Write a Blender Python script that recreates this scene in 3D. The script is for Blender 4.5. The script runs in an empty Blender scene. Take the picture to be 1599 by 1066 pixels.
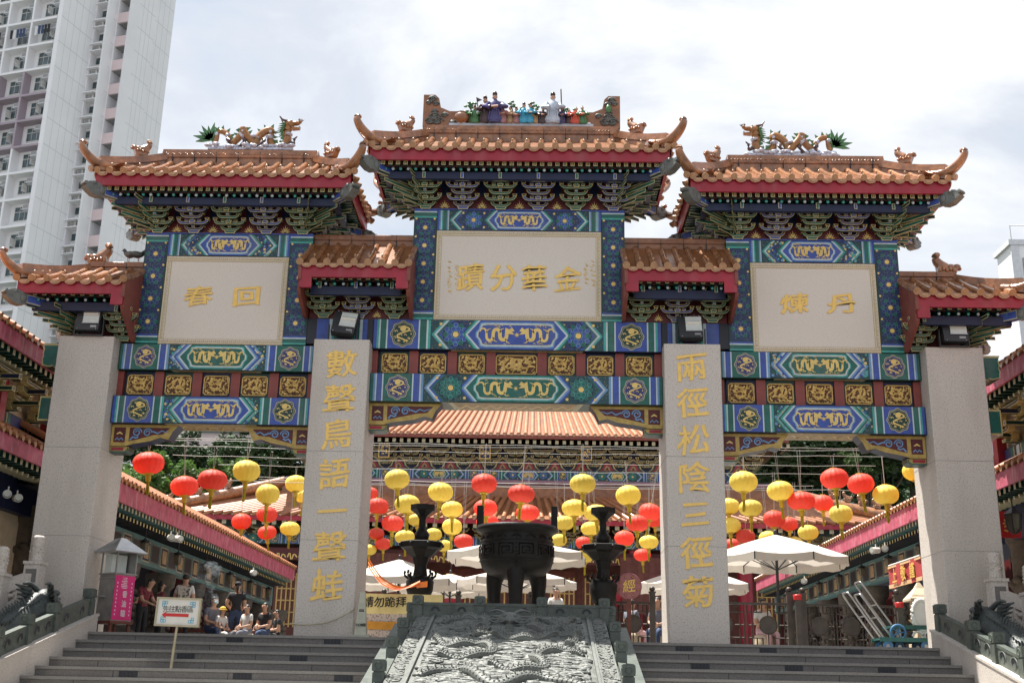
import bpy, math, random
from mathutils import Vector as V, Matrix as MX, noise as NZ
random.seed(7)
SC = bpy.context.scene
COL = SC.collection
sin, cos, pi, rad = math.sin, math.cos, math.pi, math.radians

# ------------------------------------------------------------------ camera
CAM_F, CAM_PITCH, CAM_ROLL, CAM_YAW = 1798.66, 0.2930, 0.0205, -0.0255
CAM_POS = V((0.430, -20.0, -0.786))
_fw = V((sin(CAM_YAW)*cos(CAM_PITCH), cos(CAM_YAW)*cos(CAM_PITCH), sin(CAM_PITCH)))
_r = V((cos(CAM_YAW), -sin(CAM_YAW), 0)); _u = _r.cross(_fw)
_R = cos(CAM_ROLL)*_r + sin(CAM_ROLL)*_u; _U = -sin(CAM_ROLL)*_r + cos(CAM_ROLL)*_u
cd = bpy.data.cameras.new('camera'); cam = bpy.data.objects.new('camera', cd); COL.objects.link(cam)
cd.sensor_width = 36; cd.lens = CAM_F/1599*36; cd.clip_start = .1; cd.clip_end = 3000
_m = MX((_R, _U, -_fw)).transposed().to_4x4(); _m.translation = CAM_POS; cam.matrix_world = _m
SC.camera = cam
def ray(px, py): return _fw + _R*((px-799.5)/CAM_F) - _U*((py-533)/CAM_F)
def P(px, py, Y):                       # surveyed point of the photograph at depth Y
    d = ray(px, py); return CAM_POS + d*((Y-CAM_POS.y)/d.y)
def PX(px, py, X):
    d = ray(px, py); return CAM_POS + d*((X-CAM_POS.x)/d.x)

# ------------------------------------------------------------------ world, sun, exposure
SUN = V((-.30, .17, 1)).normalized()
w = bpy.data.worlds.new('World'); SC.world = w; w.use_nodes = True
nt = w.node_tree; nt.nodes.clear(); N = nt.nodes.new; L = nt.links.new
out = N('ShaderNodeOutputWorld'); bg = N('ShaderNodeBackground'); bg.inputs[1].default_value = .1
sky = N('ShaderNodeTexSky'); sky.sky_type = 'NISHITA'; sky.sun_disc = False
sky.sun_elevation = math.asin(SUN.z); sky.sun_rotation = math.atan2(SUN.x, SUN.y)
tc = N('ShaderNodeTexCoord'); mp = N('ShaderNodeMapping'); mp.inputs['Scale'].default_value = (1.0, 1.0, 2.2); mp.inputs['Location'].default_value = (.35, .2, .1)
n1 = N('ShaderNodeTexNoise'); n1.inputs['Scale'].default_value = 2.3; n1.inputs['Detail'].default_value = 8; n1.inputs['Roughness'].default_value = .56; n1.inputs['Distortion'].default_value = .35
L(tc.outputs['Generated'], mp.inputs[0]); L(mp.outputs[0], n1.inputs['Vector'])
cr = N('ShaderNodeValToRGB'); e = cr.color_ramp.elements
e[0].position = .37; e[0].color = (2.5, 2.85, 3.35, 1); e[1].position = .585; e[1].color = (4.5, 4.5, 4.45, 1)
e2 = e.new(.49); e2.color = (3.3, 3.42, 3.6, 1)
L(n1.outputs[0], cr.inputs[0])
mx = N('ShaderNodeMix'); mx.data_type = 'RGBA'; mx.inputs[0].default_value = .88
L(sky.outputs[0], mx.inputs[6]); L(cr.outputs[0], mx.inputs[7]); L(mx.outputs[2], bg.inputs[0]); L(bg.outputs[0], out.inputs[0])
sl = bpy.data.lights.new('sun', 'SUN'); sl.energy = 4.9; sl.angle = rad(.5); sl.color = (1, .955, .88)
so = bpy.data.objects.new('sun', sl); COL.objects.link(so); so.rotation_euler = SUN.to_track_quat('Z', 'Y').to_euler()
vs = SC.view_settings; vs.view_transform = 'Standard'; vs.look = 'None'; vs.exposure = 1.3; vs.gamma = 1; vs.use_curve_mapping = False
SC.render.engine = 'CYCLES'
SC.cycles.use_denoising = True
SC.cycles.max_bounces = 8

# ------------------------------------------------------------------ materials
MATS = {}
def mat(name, col, rough=.6, var=.15, scale=5, bump=0, bscale=None, metal=0, coat=0, col2=None, ratio=.5, soft=.08, kind='noise', trans=0, randv=0, stain=None, spec=.5):
    if name in MATS: return MATS[name]
    m = bpy.data.materials.new(name); m.use_nodes = True; MATS[name] = m
    t = m.node_tree; N = t.nodes.new; L = t.links.new; b = t.nodes['Principled BSDF']
    b.inputs['Roughness'].default_value = rough; b.inputs['Metallic'].default_value = metal
    b.inputs['Specular IOR Level'].default_value = spec
    if coat: b.inputs['Coat Weight'].default_value = coat; b.inputs['Coat Roughness'].default_value = .12
    tc = N('ShaderNodeTexCoord')
    if kind == 'voronoi':
        n = N('ShaderNodeTexVoronoi'); n.inputs['Scale'].default_value = scale; f = n.outputs['Distance']
    else:
        n = N('ShaderNodeTexNoise'); n.inputs['Scale'].default_value = scale; n.inputs['Detail'].default_value = 6; n.inputs['Roughness'].default_value = .6; f = n.outputs[0]
    L(tc.outputs['Object'], n.inputs['Vector'])
    c4 = lambda c: (c[0], c[1], c[2], 1)
    r = N('ShaderNodeValToRGB'); e = r.color_ramp.elements
    if col2:
        e[0].position = max(0, ratio-soft); e[1].position = min(1, ratio+soft); e[0].color = c4(col2); e[1].color = c4(col)
    else:
        e[0].position = .3; e[1].position = .7
        e[0].color = c4([x*(1-var) for x in col]); e[1].color = c4([min(1, x*(1+var)) for x in col])
    L(f, r.inputs[0]); o = r.outputs[0]
    if stain:                                           # weathering with a shape of its own
        sc_, amt, scol = stain
        n2 = N('ShaderNodeTexNoise'); n2.inputs['Scale'].default_value = sc_; n2.inputs['Detail'].default_value = 5
        mp = N('ShaderNodeMapping'); mp.inputs['Scale'].default_value = (1, 1, .25); L(tc.outputs['Object'], mp.inputs[0]); L(mp.outputs[0], n2.inputs['Vector'])
        r2 = N('ShaderNodeValToRGB'); r2.color_ramp.elements[0].position = .5; r2.color_ramp.elements[1].position = .75
        r2.color_ramp.elements[1].color = (amt, amt, amt, 1); L(n2.outputs[0], r2.inputs[0])
        x = N('ShaderNodeMix'); x.data_type = 'RGBA'; L(r2.outputs[0], x.inputs[0]); L(o, x.inputs[6]); x.inputs[7].default_value = c4(scol); o = x.outputs[2]
    if randv:
        oi = N('ShaderNodeObjectInfo'); mr = N('ShaderNodeMapRange'); mr.inputs[3].default_value = 1-randv; mr.inputs[4].default_value = 1+randv
        L(oi.outputs['Random'], mr.inputs[0]); x = N('ShaderNodeVectorMath'); x.operation = 'SCALE'; L(o, x.inputs[0]); L(mr.outputs[0], x.inputs['Scale']); o = x.outputs[0]
    L(o, b.inputs['Base Color'])
    if bump:
        n3 = N('ShaderNodeTexNoise'); n3.inputs['Scale'].default_value = bscale or scale*3; n3.inputs['Detail'].default_value = 5; L(tc.outputs['Object'], n3.inputs['Vector'])
        bp = N('ShaderNodeBump'); bp.inputs['Strength'].default_value = bump; bp.inputs['Distance'].default_value = .03; L(n3.outputs[0], bp.inputs['Height']); L(bp.outputs[0], b.inputs['Normal'])
    if trans:
        tl = N('ShaderNodeBsdfTranslucent'); L(o, tl.inputs[0]); ms = N('ShaderNodeMixShader'); ms.inputs[0].default_value = trans
        L(b.outputs[0], ms.inputs[1]); L(tl.outputs[0], ms.inputs[2]); L(ms.outputs[0], t.nodes['Material Output'].inputs[0])
    return m
mat('granite', (.56, .51, .46), .6, col2=(.25, .22, .19), scale=44, ratio=.40, soft=.07, bump=.08, stain=(1.5, .45, (.33, .29, .24)))
mat('granite_dark', (.165, .152, .14), .55, col2=(.10, .092, .088), scale=48, ratio=.45, soft=.12, bump=.08, stain=(1.2, .6, (.10, .09, .085)))
mat('granite_nosing', (.24, .225, .205), .5, col2=(.17, .16, .145), scale=48, ratio=.45, soft=.12, stain=(1.2, .4, (.14, .13, .12)))
mat('plaque_stone', (.68, .615, .535), .45, col2=(.48, .43, .38), scale=70, ratio=.41, soft=.09)
mat('plaque_frame', (.50, .40, .22), .5, var=.1)
mat('gold_line', (.72, .52, .16), .4, var=.12)
mat('gold', (.84, .555, .14), .38, var=.12, scale=12)
mat('gold_relief', (.62, .42, .14), .4, var=.25, scale=20, metal=.2)
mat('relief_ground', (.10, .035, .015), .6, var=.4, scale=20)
mat('glaze', (.32, .142, .064), .27, var=.45, scale=7, bump=.12, coat=.5, stain=(3.0, .75, (.13, .06, .028)))
mat('glaze_cap', (.41, .225, .115), .35, var=.2, scale=14, coat=.3, bump=.2)
mat('glaze_dark', (.26, .105, .042), .35, var=.3, scale=6, bump=.15, coat=.3, stain=(2, .5, (.12, .04, .015)))
mat('red_board', (.30, .012, .030), .42, var=.2, scale=3, stain=(4, .35, (.36, .12, .12)))
mat('pink_board', (.44, .085, .14), .55, var=.3, scale=4, stain=(9, .6, (.62, .34, .36)))
mat('brown_red', (.20, .05, .035), .5, var=.2)
mat('post_red', (.22, .045, .035), .5, var=.15)
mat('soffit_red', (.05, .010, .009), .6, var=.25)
mat('dark_red', (.085, .008, .009), .5, var=.3)
mat('navy', (.007, .013, .05), .5, var=.3)
mat('ink', (.012, .013, .022), .5, var=.3)
mat('blue', (.035, .075, .33), .45, var=.2, scale=9, stain=(4.5, .35, (.16, .17, .16)))
mat('lblue', (.13, .27, .48), .5, var=.15, scale=9, stain=(4.5, .35, (.16, .17, .16)))
mat('white', (.48, .57, .60), .5, var=.1, scale=9, stain=(4.5, .35, (.16, .17, .16)))
mat('green', (.006, .105, .082), .4, var=.25, scale=9, stain=(4.5, .35, (.16, .17, .16)))
mat('teal', (.05, .33, .29), .45, var=.2, scale=9, stain=(4.5, .35, (.16, .17, .16)))
mat('dgreen', (.004, .036, .028), .4, var=.3, scale=9)
mat('edge_gold', (.50, .42, .19), .4, var=.2, scale=15)
mat('edge_pale', (.42, .39, .25), .45, var=.2, scale=15)
mat('pbase', (.014, .034, .12), .5, var=.2)
mat('pblue', (.085, .13, .25), .5, var=.2)
mat('pteal', (.03, .20, .17), .5, var=.2)
mat('violet', (.035, .04, .15), .5, var=.2)
mat('floral', (.012, .032, .10), .5, col2=(.30, .25, .09), scale=30, kind='voronoi', ratio=.18, soft=.10)
mat('floral_g', (.010, .055, .07), .5, col2=(.32, .25, .07), scale=26, kind='voronoi', ratio=.18, soft=.10)
mat('beast_grey', (.125, .135, .125), .5, var=.3, scale=8, bump=.4)
mat('copper', (.36, .24, .12), .5, var=.3, scale=8)
mat('stone_green', (.072, .088, .076), .55, var=.3, scale=9, bump=.12, stain=(2, .4, (.15, .17, .14)))
mat('stone_relief', (.125, .133, .122), .55, var=.3, scale=6, bump=.25, bscale=30)
mat('bronze_black', (.010, .009, .008), .5, var=.4, scale=6, bump=.15, spec=.25)
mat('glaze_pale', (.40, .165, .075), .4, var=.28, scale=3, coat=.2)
mat('glaze_low', (.36, .15, .07), .4, var=.3, scale=3, coat=.2)
mat('corbel_gold', (.42, .29, .075), .45, var=.25, scale=12)
mat('banner_red', (.40, .045, .045), .7, var=.15)
mat('banner_hem', (.70, .42, .22), .7, var=.1)
mat('column_stone', (.085, .072, .058), .7, var=.4, scale=8, bump=.4)
mat('dragon_stone', (.055, .066, .064), .45, var=.4, scale=9, bump=.4)
mat('lantern_red', (.86, .10, .06), .6, var=.06, trans=.35, randv=.16)
mat('lantern_yellow', (.84, .68, .13), .6, var=.06, trans=.32, randv=.12)
mat('lantern_gold', (.52, .36, .02), .5, var=.15, scale=20)
mat('tassel', (.50, .40, .02), .7, var=.3, scale=30, trans=.2)
mat('cable', (.40, .385, .36), .5, var=.1)
mat('canvas', (.66, .61, .54), .8, var=.05, trans=.25)
mat('steel', (.42, .42, .42), .3, var=.15, metal=.9, bump=.05)
mat('steel_dull', (.33, .32, .31), .42, var=.25, metal=.65, scale=4)
mat('black_metal', (.025, .026, .03), .45, var=.2)
mat('lamp_glass', (.62, .66, .62), .2, var=.1, scale=5)
mat('paving', (.20, .19, .175), .7, var=.12, scale=3)
mat('concrete', (.12, .115, .11), .8, var=.12, scale=.8)
mat('tower_white', (.78, .78, .785), .7, var=.04, scale=.25, stain=(.2, .2, (.74, .74, .74)))
mat('tower_side', (.76, .76, .77), .7, var=.05, scale=.25)
mat('tower_pink', (.68, .55, .55), .7, var=.06, scale=.5)
mat('tower_purple', (.36, .30, .34), .7, var=.08, scale=.5)
mat('tower_line', (.58, .59, .61), .7, var=.1)
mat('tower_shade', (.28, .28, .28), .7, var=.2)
mat('glass_dark', (.06, .09, .10), .12, var=.5, scale=2)
mat('curtain', (.55, .55, .52), .8, var=.3, scale=4)
mat('leaf', (.05, .095, .022), .6, var=.45, scale=1.2, trans=.3)
mat('leaf_dark', (.026, .058, .018), .6, var=.5, scale=1.0, trans=.2)
mat('leaf_bright', (.075, .15, .03), .6, var=.4, scale=1.4, trans=.35)
mat('bark', (.09, .065, .045), .85, var=.3, scale=8, bump=.4)
mat('hill', (.035, .055, .022), .9, var=.5, scale=.4, bump=.5)
mat('purple_pipe', (.26, .16, .20), .5, var=.1)
mat('drape', (.15, .055, .045), .85, var=.2)
mat('wood_red', (.14, .035, .02), .5, var=.3)
mat('fence_metal', (.075, .06, .05), .45, var=.3, metal=.3)
mat('red_paint', (.55, .02, .02), .4, var=.1)
mat('sign_white', (.68, .66, .60), .4, var=.06)
mat('cyan_paint', (.10, .42, .58), .5, var=.1)
mat('frame_gold', (.42, .37, .25), .4, var=.15, metal=.4)
mat('pink_poster', (.66, .02, .17), .4, var=.1)
mat('poster_white', (.78, .55, .62), .5, var=.1)
mat('banner_yellow', (.72, .58, .25), .75, var=.1, trans=.15)
mat('banner_orange', (.60, .27, .03), .7, var=.15)
mat('banner_net', (.60, .50, .42), .8, col2=(.32, .22, .19), scale=26, kind='voronoi', ratio=.35, soft=.08)
mat('ribbon_orange', (.85, .20, .03), .5, var=.1, trans=.2)
mat('letter_black', (.02, .02, .018), .6, var=.1)
mat('cone_plastic', (.42, .42, .33), .5, var=.15, scale=8)
mat('disc_pink', (.36, .13, .14), .55, var=.15)
mat('beige_stone', (.55, .45, .32), .7, var=.12)
mat('mirror_white', (.75, .74, .71), .4, var=.05)
mat('cart_green', (.02, .10, .09), .45, var=.2)
mat('wheel_blue', (.04, .14, .28), .5, var=.2)
mat('rubber', (.02, .02, .02), .7, var=.2)
mat('ceramic_white', (.60, .62, .68), .3, var=.3, scale=25, col2=(.22, .24, .42), ratio=.45, soft=.1)
mat('ceramic_green', (.06, .17, .06), .3, var=.3)
mat('ceramic_dark', (.06, .03, .03), .3, var=.3)
mat('ceramic_orange', (.30, .135, .045), .3, var=.3, scale=18)
mat('ceramic_blue', (.05, .32, .48), .3, var=.2); mat('ceramic_purple', (.06, .05, .16), .3, var=.2)
mat('ceramic_red', (.55, .07, .03), .3, var=.2); mat('ceramic_rose', (.35, .16, .15), .3, var=.2); mat('ceramic_silver', (.45, .50, .58), .3, var=.2)
mat('skin', (.50, .29, .20), .55, var=.05); mat('hair', (.014, .012, .011), .5, var=.2)
mat('cloth_black', (.018, .018, .022), .8, var=.2); mat('cloth_jeans', (.035, .06, .13), .8, var=.25, scale=10)
mat('cloth_red', (.26, .045, .06), .8, col2=(.12, .02, .03), scale=22, ratio=.5); mat('cloth_grey', (.17, .18, .22), .8, var=.1)
mat('cloth_white', (.62, .62, .60), .8, var=.08); mat('cloth_pattern', (.55, .52, .46), .8, col2=(.10, .09, .08), scale=14, ratio=.47, soft=.04)
mat('cloth_yellow', (.60, .38, .05), .8, var=.1); mat('mask_blue', (.45, .68, .78), .7, var=.05); mat('cloth_pink', (.62, .40, .44), .8, var=.1)
mat('pigeon', (.06, .06, .07), .6, var=.3)
mat('trim_teal', (.10, .20, .20), .5, var=.2)
mat('pendant', (.13, .11, .075), .4, var=.3, trans=.2)

# ------------------------------------------------------------------ mesh builder
class MB:
    def __init__(s, M=None): s.v = []; s.f = []; s.m = []; s.s = []; s.names = []; s.M = M or MX()
    def mi(s, n):
        if n not in s.names: s.names.append(n)
        return s.names.index(n)
    def add(s, vs, fs, mat, smooth=False):
        b = len(s.v); s.v += [s.M @ V(p) for p in vs]; k = s.mi(mat)
        for f in fs: s.f.append([b+i for i in f]); s.m.append(k); s.s.append(smooth)
    def poly(s, pts, mat): s.add(pts, [range(len(pts))], mat)
    def pz(s, pts, y, mat): s.add([(p[0], y, p[1]) for p in pts], [range(len(pts))], mat)     # flat paint on an xz face looking to -y
    def box(s, x0, x1, y0, y1, z0, z1, mat):
        s.add([(x0,y0,z0),(x1,y0,z0),(x1,y1,z0),(x0,y1,z0),(x0,y0,z1),(x1,y0,z1),(x1,y1,z1),(x0,y1,z1)],
              [(0,3,2,1),(4,5,6,7),(0,1,5,4),(1,2,6,5),(2,3,7,6),(3,0,4,7)], mat)
    def prism(s, pts, d, mat, capmat=None):            # 3D polygon extruded by vector d
        n = len(pts); d = V(d); a = [V(p) for p in pts]; b = [p+d for p in a]
        s.add(a+b, [(i, (i+1) % n, n+(i+1) % n, n+i) for i in range(n)], mat)
        s.poly(a[::-1], capmat or mat); s.poly(b, mat)
    def xz(s, pts, y0, y1, mat, front=None): s.prism([(p[0], y0, p[1]) for p in pts], (0, y1-y0, 0), mat, front)
    def edged(s, pts, d, mat, emat, e=.02):            # convex prism whose faces carry a painted edge band
        n = len(pts); d = V(d); a = [V(p) for p in pts]; b = [p+d for p in a]
        for q in [a, b[::-1]]+[[a[i], b[i], b[(i+1) % n], a[(i+1) % n]] for i in range(n)]: s.ring(q, mat, emat, e)
    def ring(s, q, mat, emat, e):
        n = len(q); c = sum(q, V())/n; ins = []
        for i in range(n):
            p = q[i]; u = (q[i-1]-p).normalized(); w_ = (q[(i+1) % n]-p).normalized(); h = u+w_
            if h.length < 1e-4: h = c-p
            h.normalize(); sn = max(.3, abs(u.cross(h).length)); ins.append(p+h*min(e/sn, (c-p).length*.6))
        b = len(s.v); s.add(list(q)+ins, [(i, (i+1) % n, n+(i+1) % n, n+i) for i in range(n)], emat); s.poly(ins, mat)
    def ebox(s, x0, x1, y0, y1, z0, z1, mat, emat, e=.02): s.edged([(x0,y0,z0),(x1,y0,z0),(x1,y0,z1),(x0,y0,z1)], (0, y1-y0, 0), mat, emat, e)
    def tube(s, path, r, mat, n=8, cap=True, smooth=True, flat=None):
        path = [V(p) for p in path]; K = len(path); rs = r if isinstance(r, (list, tuple)) else [r]*K
        vs = []; up = V((0, 0, 1)) if abs((path[-1]-path[0]).normalized().z) < .95 else V((0, 1, 0))
        for i, p in enumerate(path):
            t = (path[min(K-1, i+1)]-path[max(0, i-1)]).normalized()
            a = t.cross(up)
            if a.length < 1e-3: a = t.cross(V((1, 0, 0)))
            a.normalize(); b = a.cross(t).normalized()
            for k in range(n):
                an = 2*pi*k/n; vs.append(p + (a*cos(an) + b*sin(an)*(flat or 1))*rs[i])
        fs = [(i*n+k, i*n+(k+1) % n, (i+1)*n+(k+1) % n, (i+1)*n+k) for i in range(K-1) for k in range(n)]
        s.add(vs, fs, mat, smooth)
        if cap: s.poly([vs[k] for k in range(n)][::-1], mat); s.poly([vs[(K-1)*n+k] for k in range(n)], mat)
    def lathe(s, prof, mat, c=(0, 0, 0), n=16, smooth=True, sx=1, sy=1, ph=0):
        K = len(prof); vs = [(c[0]+r*cos(ph+2*pi*k/n)*sx, c[1]+r*sin(ph+2*pi*k/n)*sy, c[2]+z) for r, z in prof for k in range(n)]
        s.add(vs, [(i*n+k, i*n+(k+1) % n, (i+1)*n+(k+1) % n, (i+1)*n+k) for i in range(K-1) for k in range(n)], mat, smooth)
        if prof[0][0] > 1e-4: s.poly(vs[:n][::-1], mat)
        if prof[-1][0] > 1e-4: s.poly(vs[-n:], mat)
    def ball(s, c, r, mat, n=10, m=7):
        rx, ry, rz = r if isinstance(r, (tuple, list)) else (r, r, r)
        vs = [(c[0]+rx*sin(pi*i/m)*cos(2*pi*k/n), c[1]+ry*sin(pi*i/m)*sin(2*pi*k/n), c[2]-rz*cos(pi*i/m)) for i in range(m+1) for k in range(n)]
        s.add(vs, [(i*n+k, i*n+(k+1) % n, (i+1)*n+(k+1) % n, (i+1)*n+k) for i in range(m) for k in range(n)], mat, True)
    def ribbon(s, path, wd, y0, y1, mat, front=None, inner=None, iw=.5):   # a band along an xz path, as thick as y0..y1; inner = painted core
        K = len(path); ws = wd if isinstance(wd, (list, tuple)) else [wd]*K; lo = []; hi = []; li = []; ui = []
        for i in range(K):
            a = V(path[max(0, i-1)]); b = V(path[min(K-1, i+1)]); t = (b-a); t = t.normalized() if t.length > 0 else V((1, 0)); nn = V((-t.y, t.x)); p = V(path[i])
            lo.append(p-nn*ws[i]/2); hi.append(p+nn*ws[i]/2); li.append(p-nn*ws[i]*iw/2); ui.append(p+nn*ws[i]*iw/2)
        vs = [(p.x, y0, p.y) for p in lo]+[(p.x, y0, p.y) for p in hi]+[(p.x, y1, p.y) for p in lo]+[(p.x, y1, p.y) for p in hi]
        fs = []; ff = []
        for i in range(K-1):
            ff.append((i, i+1, K+i+1, K+i)); fs += [(2*K+i, 3*K+i, 3*K+i+1, 2*K+i+1), (i, 2*K+i, 2*K+i+1, i+1), (K+i, K+i+1, 3*K+i+1, 3*K+i)]
        fs += [(0, K, 3*K, 2*K), (K-1, 3*K-1, 4*K-1, 2*K-1)]
        s.add(vs, fs, mat); s.add(vs[:2*K], ff, front or mat)
        if inner:
            yy = y0-.004; s.add([(p.x, yy, p.y) for p in li]+[(p.x, yy, p.y) for p in ui], [(i, i+1, K+i+1, K+i) for i in range(K-1)], inner)
    def disc(s, cx, cz, r, y, mat, n=14, ph=0, sx=1): s.pz([(cx+r*sx*cos(ph+2*pi*k/n), cz+r*sin(ph+2*pi*k/n)) for k in range(n)], y, mat)
    def build(s, name, parent=None, loc=None):
        me = bpy.data.meshes.new(name); me.from_pydata([tuple(p) for p in s.v], [], [list(f) for f in s.f])
        for n in s.names: me.materials.append(MATS[n])
        me.polygons.foreach_set('material_index', s.m); me.polygons.foreach_set('use_smooth', s.s); me.validate(); me.update()
        return link(name, me, parent, loc)
def link(name, me, parent=None, loc=None):
    o = bpy.data.objects.new(name, me); COL.objects.link(o)
    if parent: o.parent = parent
    if loc: o.location = loc
    return o
def tag(o, label=None, cat=None, group=None, kind=None):
    if label: o['label'] = label
    if cat: o['category'] = cat
    if group: o['group'] = group
    if kind: o['kind'] = kind
    return o
def thing(name, label, cat, loc=(0, 0, 0), rz=0, group=None):
    o = bpy.data.objects.new(name, None); COL.objects.link(o); o.location = loc; o.rotation_euler = (0, 0, rz); o.empty_display_size = .2
    return tag(o, label, cat, group)
def dup(o, parent=None, loc=None, label=None, rz=None, scale=None, group=None):
    def rec(a, p):
        c = a.copy(); COL.objects.link(c); c.parent = p
        for ch in list(a.children): rec(ch, c)
        return c
    c = rec(o, parent)
    if loc is not None: c.location = loc
    if rz is not None: c.rotation_euler = (0, 0, rz)
    if scale is not None: c.scale = (scale,)*3 if not isinstance(scale, tuple) else scale
    if label: c['label'] = label
    if group: c['group'] = group
    return c
def text_mesh(ch, size, depth, mat, name, parent, loc, off=.02, rx=pi/2, rz=0, sx=1, wob=.0):
    """brush-weight lettering: the glyph laid several times, slightly shifted, then bent by a soft noise"""
    c = bpy.data.curves.new(name, 'FONT'); c.body = ch; c.size = size; c.extrude = 0; c.align_x = 'CENTER'; c.align_y = 'CENTER'; c.resolution_u = 3
    t = bpy.data.objects.new('t', c); COL.objects.link(t); bpy.context.view_layer.update()
    me0 = bpy.data.meshes.new_from_object(t.evaluated_get(bpy.context.evaluated_depsgraph_get())); bpy.data.objects.remove(t); bpy.data.curves.remove(c)
    xs = [v.co.x for v in me0.vertices]; ys = [v.co.y for v in me0.vertices]; cx = (min(xs)+max(xs))/2; cy = (min(ys)+max(ys))/2
    sd = sum(map(ord, ch)); vs = []; fs = []; k = 2.6/size; n = 9 if off else 1
    for j in range(n):
        ox = off*cos(2*pi*j/8)*1.15 if j < 8 and off else 0; oy = off*sin(2*pi*j/8)*.9 if j < 8 and off else 0; b = len(vs)
        for v in me0.vertices:
            x = v.co.x-cx; y = v.co.y-cy; q = 1+.5*NZ.noise(V((x*k*1.7, y*k*1.7, sd*.11+5)))
            dx = NZ.noise(V((x*k, y*k, sd*.37)))*wob*size; dy = NZ.noise(V((x*k+9, y*k, sd*.37)))*wob*size
            vs.append(((x+ox*q+dx)*sx, y+oy*q+dy+(x*.12 if wob else 0), .0009*j))
        fs += [[b+i for i in p.vertices] for p in me0.polygons]
        bd = {}
        for p in me0.polygons:
            for e in p.edge_keys: bd[e] = bd.get(e, 0)+1
        if depth and j in (0, 4, 8):
            m0 = len(vs); mp_ = {}
            for e, cnt in bd.items():
                if cnt == 1:
                    for i in e:
                        if i not in mp_: mp_[i] = len(vs); q = vs[b+i]; vs.append((q[0], q[1], -depth))
                    fs.append([b+e[0], b+e[1], mp_[e[1]], mp_[e[0]]])
    bpy.data.meshes.remove(me0); me = bpy.data.meshes.new(name); me.from_pydata(vs, [], fs); me.materials.append(MATS[mat])
    o = link(name, me, parent, loc); o.rotation_euler = (rx, 0, rz); return o
def lerp(a, b, t): return a+(b-a)*t
def curve(pts, n=6):                                   # Catmull-Rom through points
    pts = [V(p) for p in pts]; o = []
    for i in range(len(pts)-1):
        p0, p1, p2, p3 = pts[max(0, i-1)], pts[i], pts[i+1], pts[min(len(pts)-1, i+2)]
        for k in range(n):
            t = k/n; o.append(.5*((2*p1)+(p2-p0)*t+(2*p0-5*p1+4*p2-p3)*t*t+(3*p1-p0-3*p2+p3)*t**3))
    return o+[pts[-1]]
# ------------------------------------------------------------------ setting: ground, stairs
def struct(name, mb, parent=None): return tag(mb.build(name, parent), kind='structure')
g = MB(); g.add([(-400,-90,-2.46),(400,-90,-2.46),(400,-8.3,-2.46),(-400,-8.3,-2.46)], [(0,1,2,3)], 'concrete'); struct('forecourt_ground', g)
g = MB(); g.box(-14, 14, -.42, 45, -3, -.004, 'paving'); g.add([(-500,45,-.3),(500,45,-.3),(500,900,-.3),(-500,900,-.3)], [(0,1,2,3)], 'concrete'); struct('temple_plaza', g)
TR = .48
st = MB()
for k in range(17):
    zt = -.004-.145*k; yf = -.45-TR*k
    for a, b in ((-7.0, -1.95), (1.95, 7.0)):
        st.box(a, b, yf, yf+TR+.02, zt-.145, zt-.045, 'granite_dark')
        st.box(a, b, yf-.022, yf+TR+.03, zt-.043, zt, 'granite_nosing')
        nj = random.uniform(a+.4, a+1.6)
        while nj < b-.3:
            st.box(nj, nj+.008, yf-.0035, yf, zt-.145, zt-.05, 'ink'); nj += random.uniform(1.6, 1.9)
struct('stairs', st)
def drain(x, k):
    m = MB(); zt = -.004-.145*k; yf = -.45-TR*k
    m.box(x-.14, x+.14, yf-.008, yf-.001, zt-.135, zt-.05, 'black_metal')
    for i in range(5): m.box(x-.13+i*.054, x-.115+i*.054+.02, yf-.014, yf-.008, zt-.128, zt-.057, 'ink')
    return tag(m.build('step_vent'), 'black metal vent plate let into a stair riser', 'vent', 'black vent plates in the stair risers')
for k, xs in ((0, (-4.55, -2.93, 2.85, 4.22, 5.62)), (2, (-5.05, -3.28, 2.98, 4.42, 5.85)), (4, (-5.6, -3.9, -2.4, 3.3, 5.1))):
    for x in xs: drain(x, k)

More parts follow.
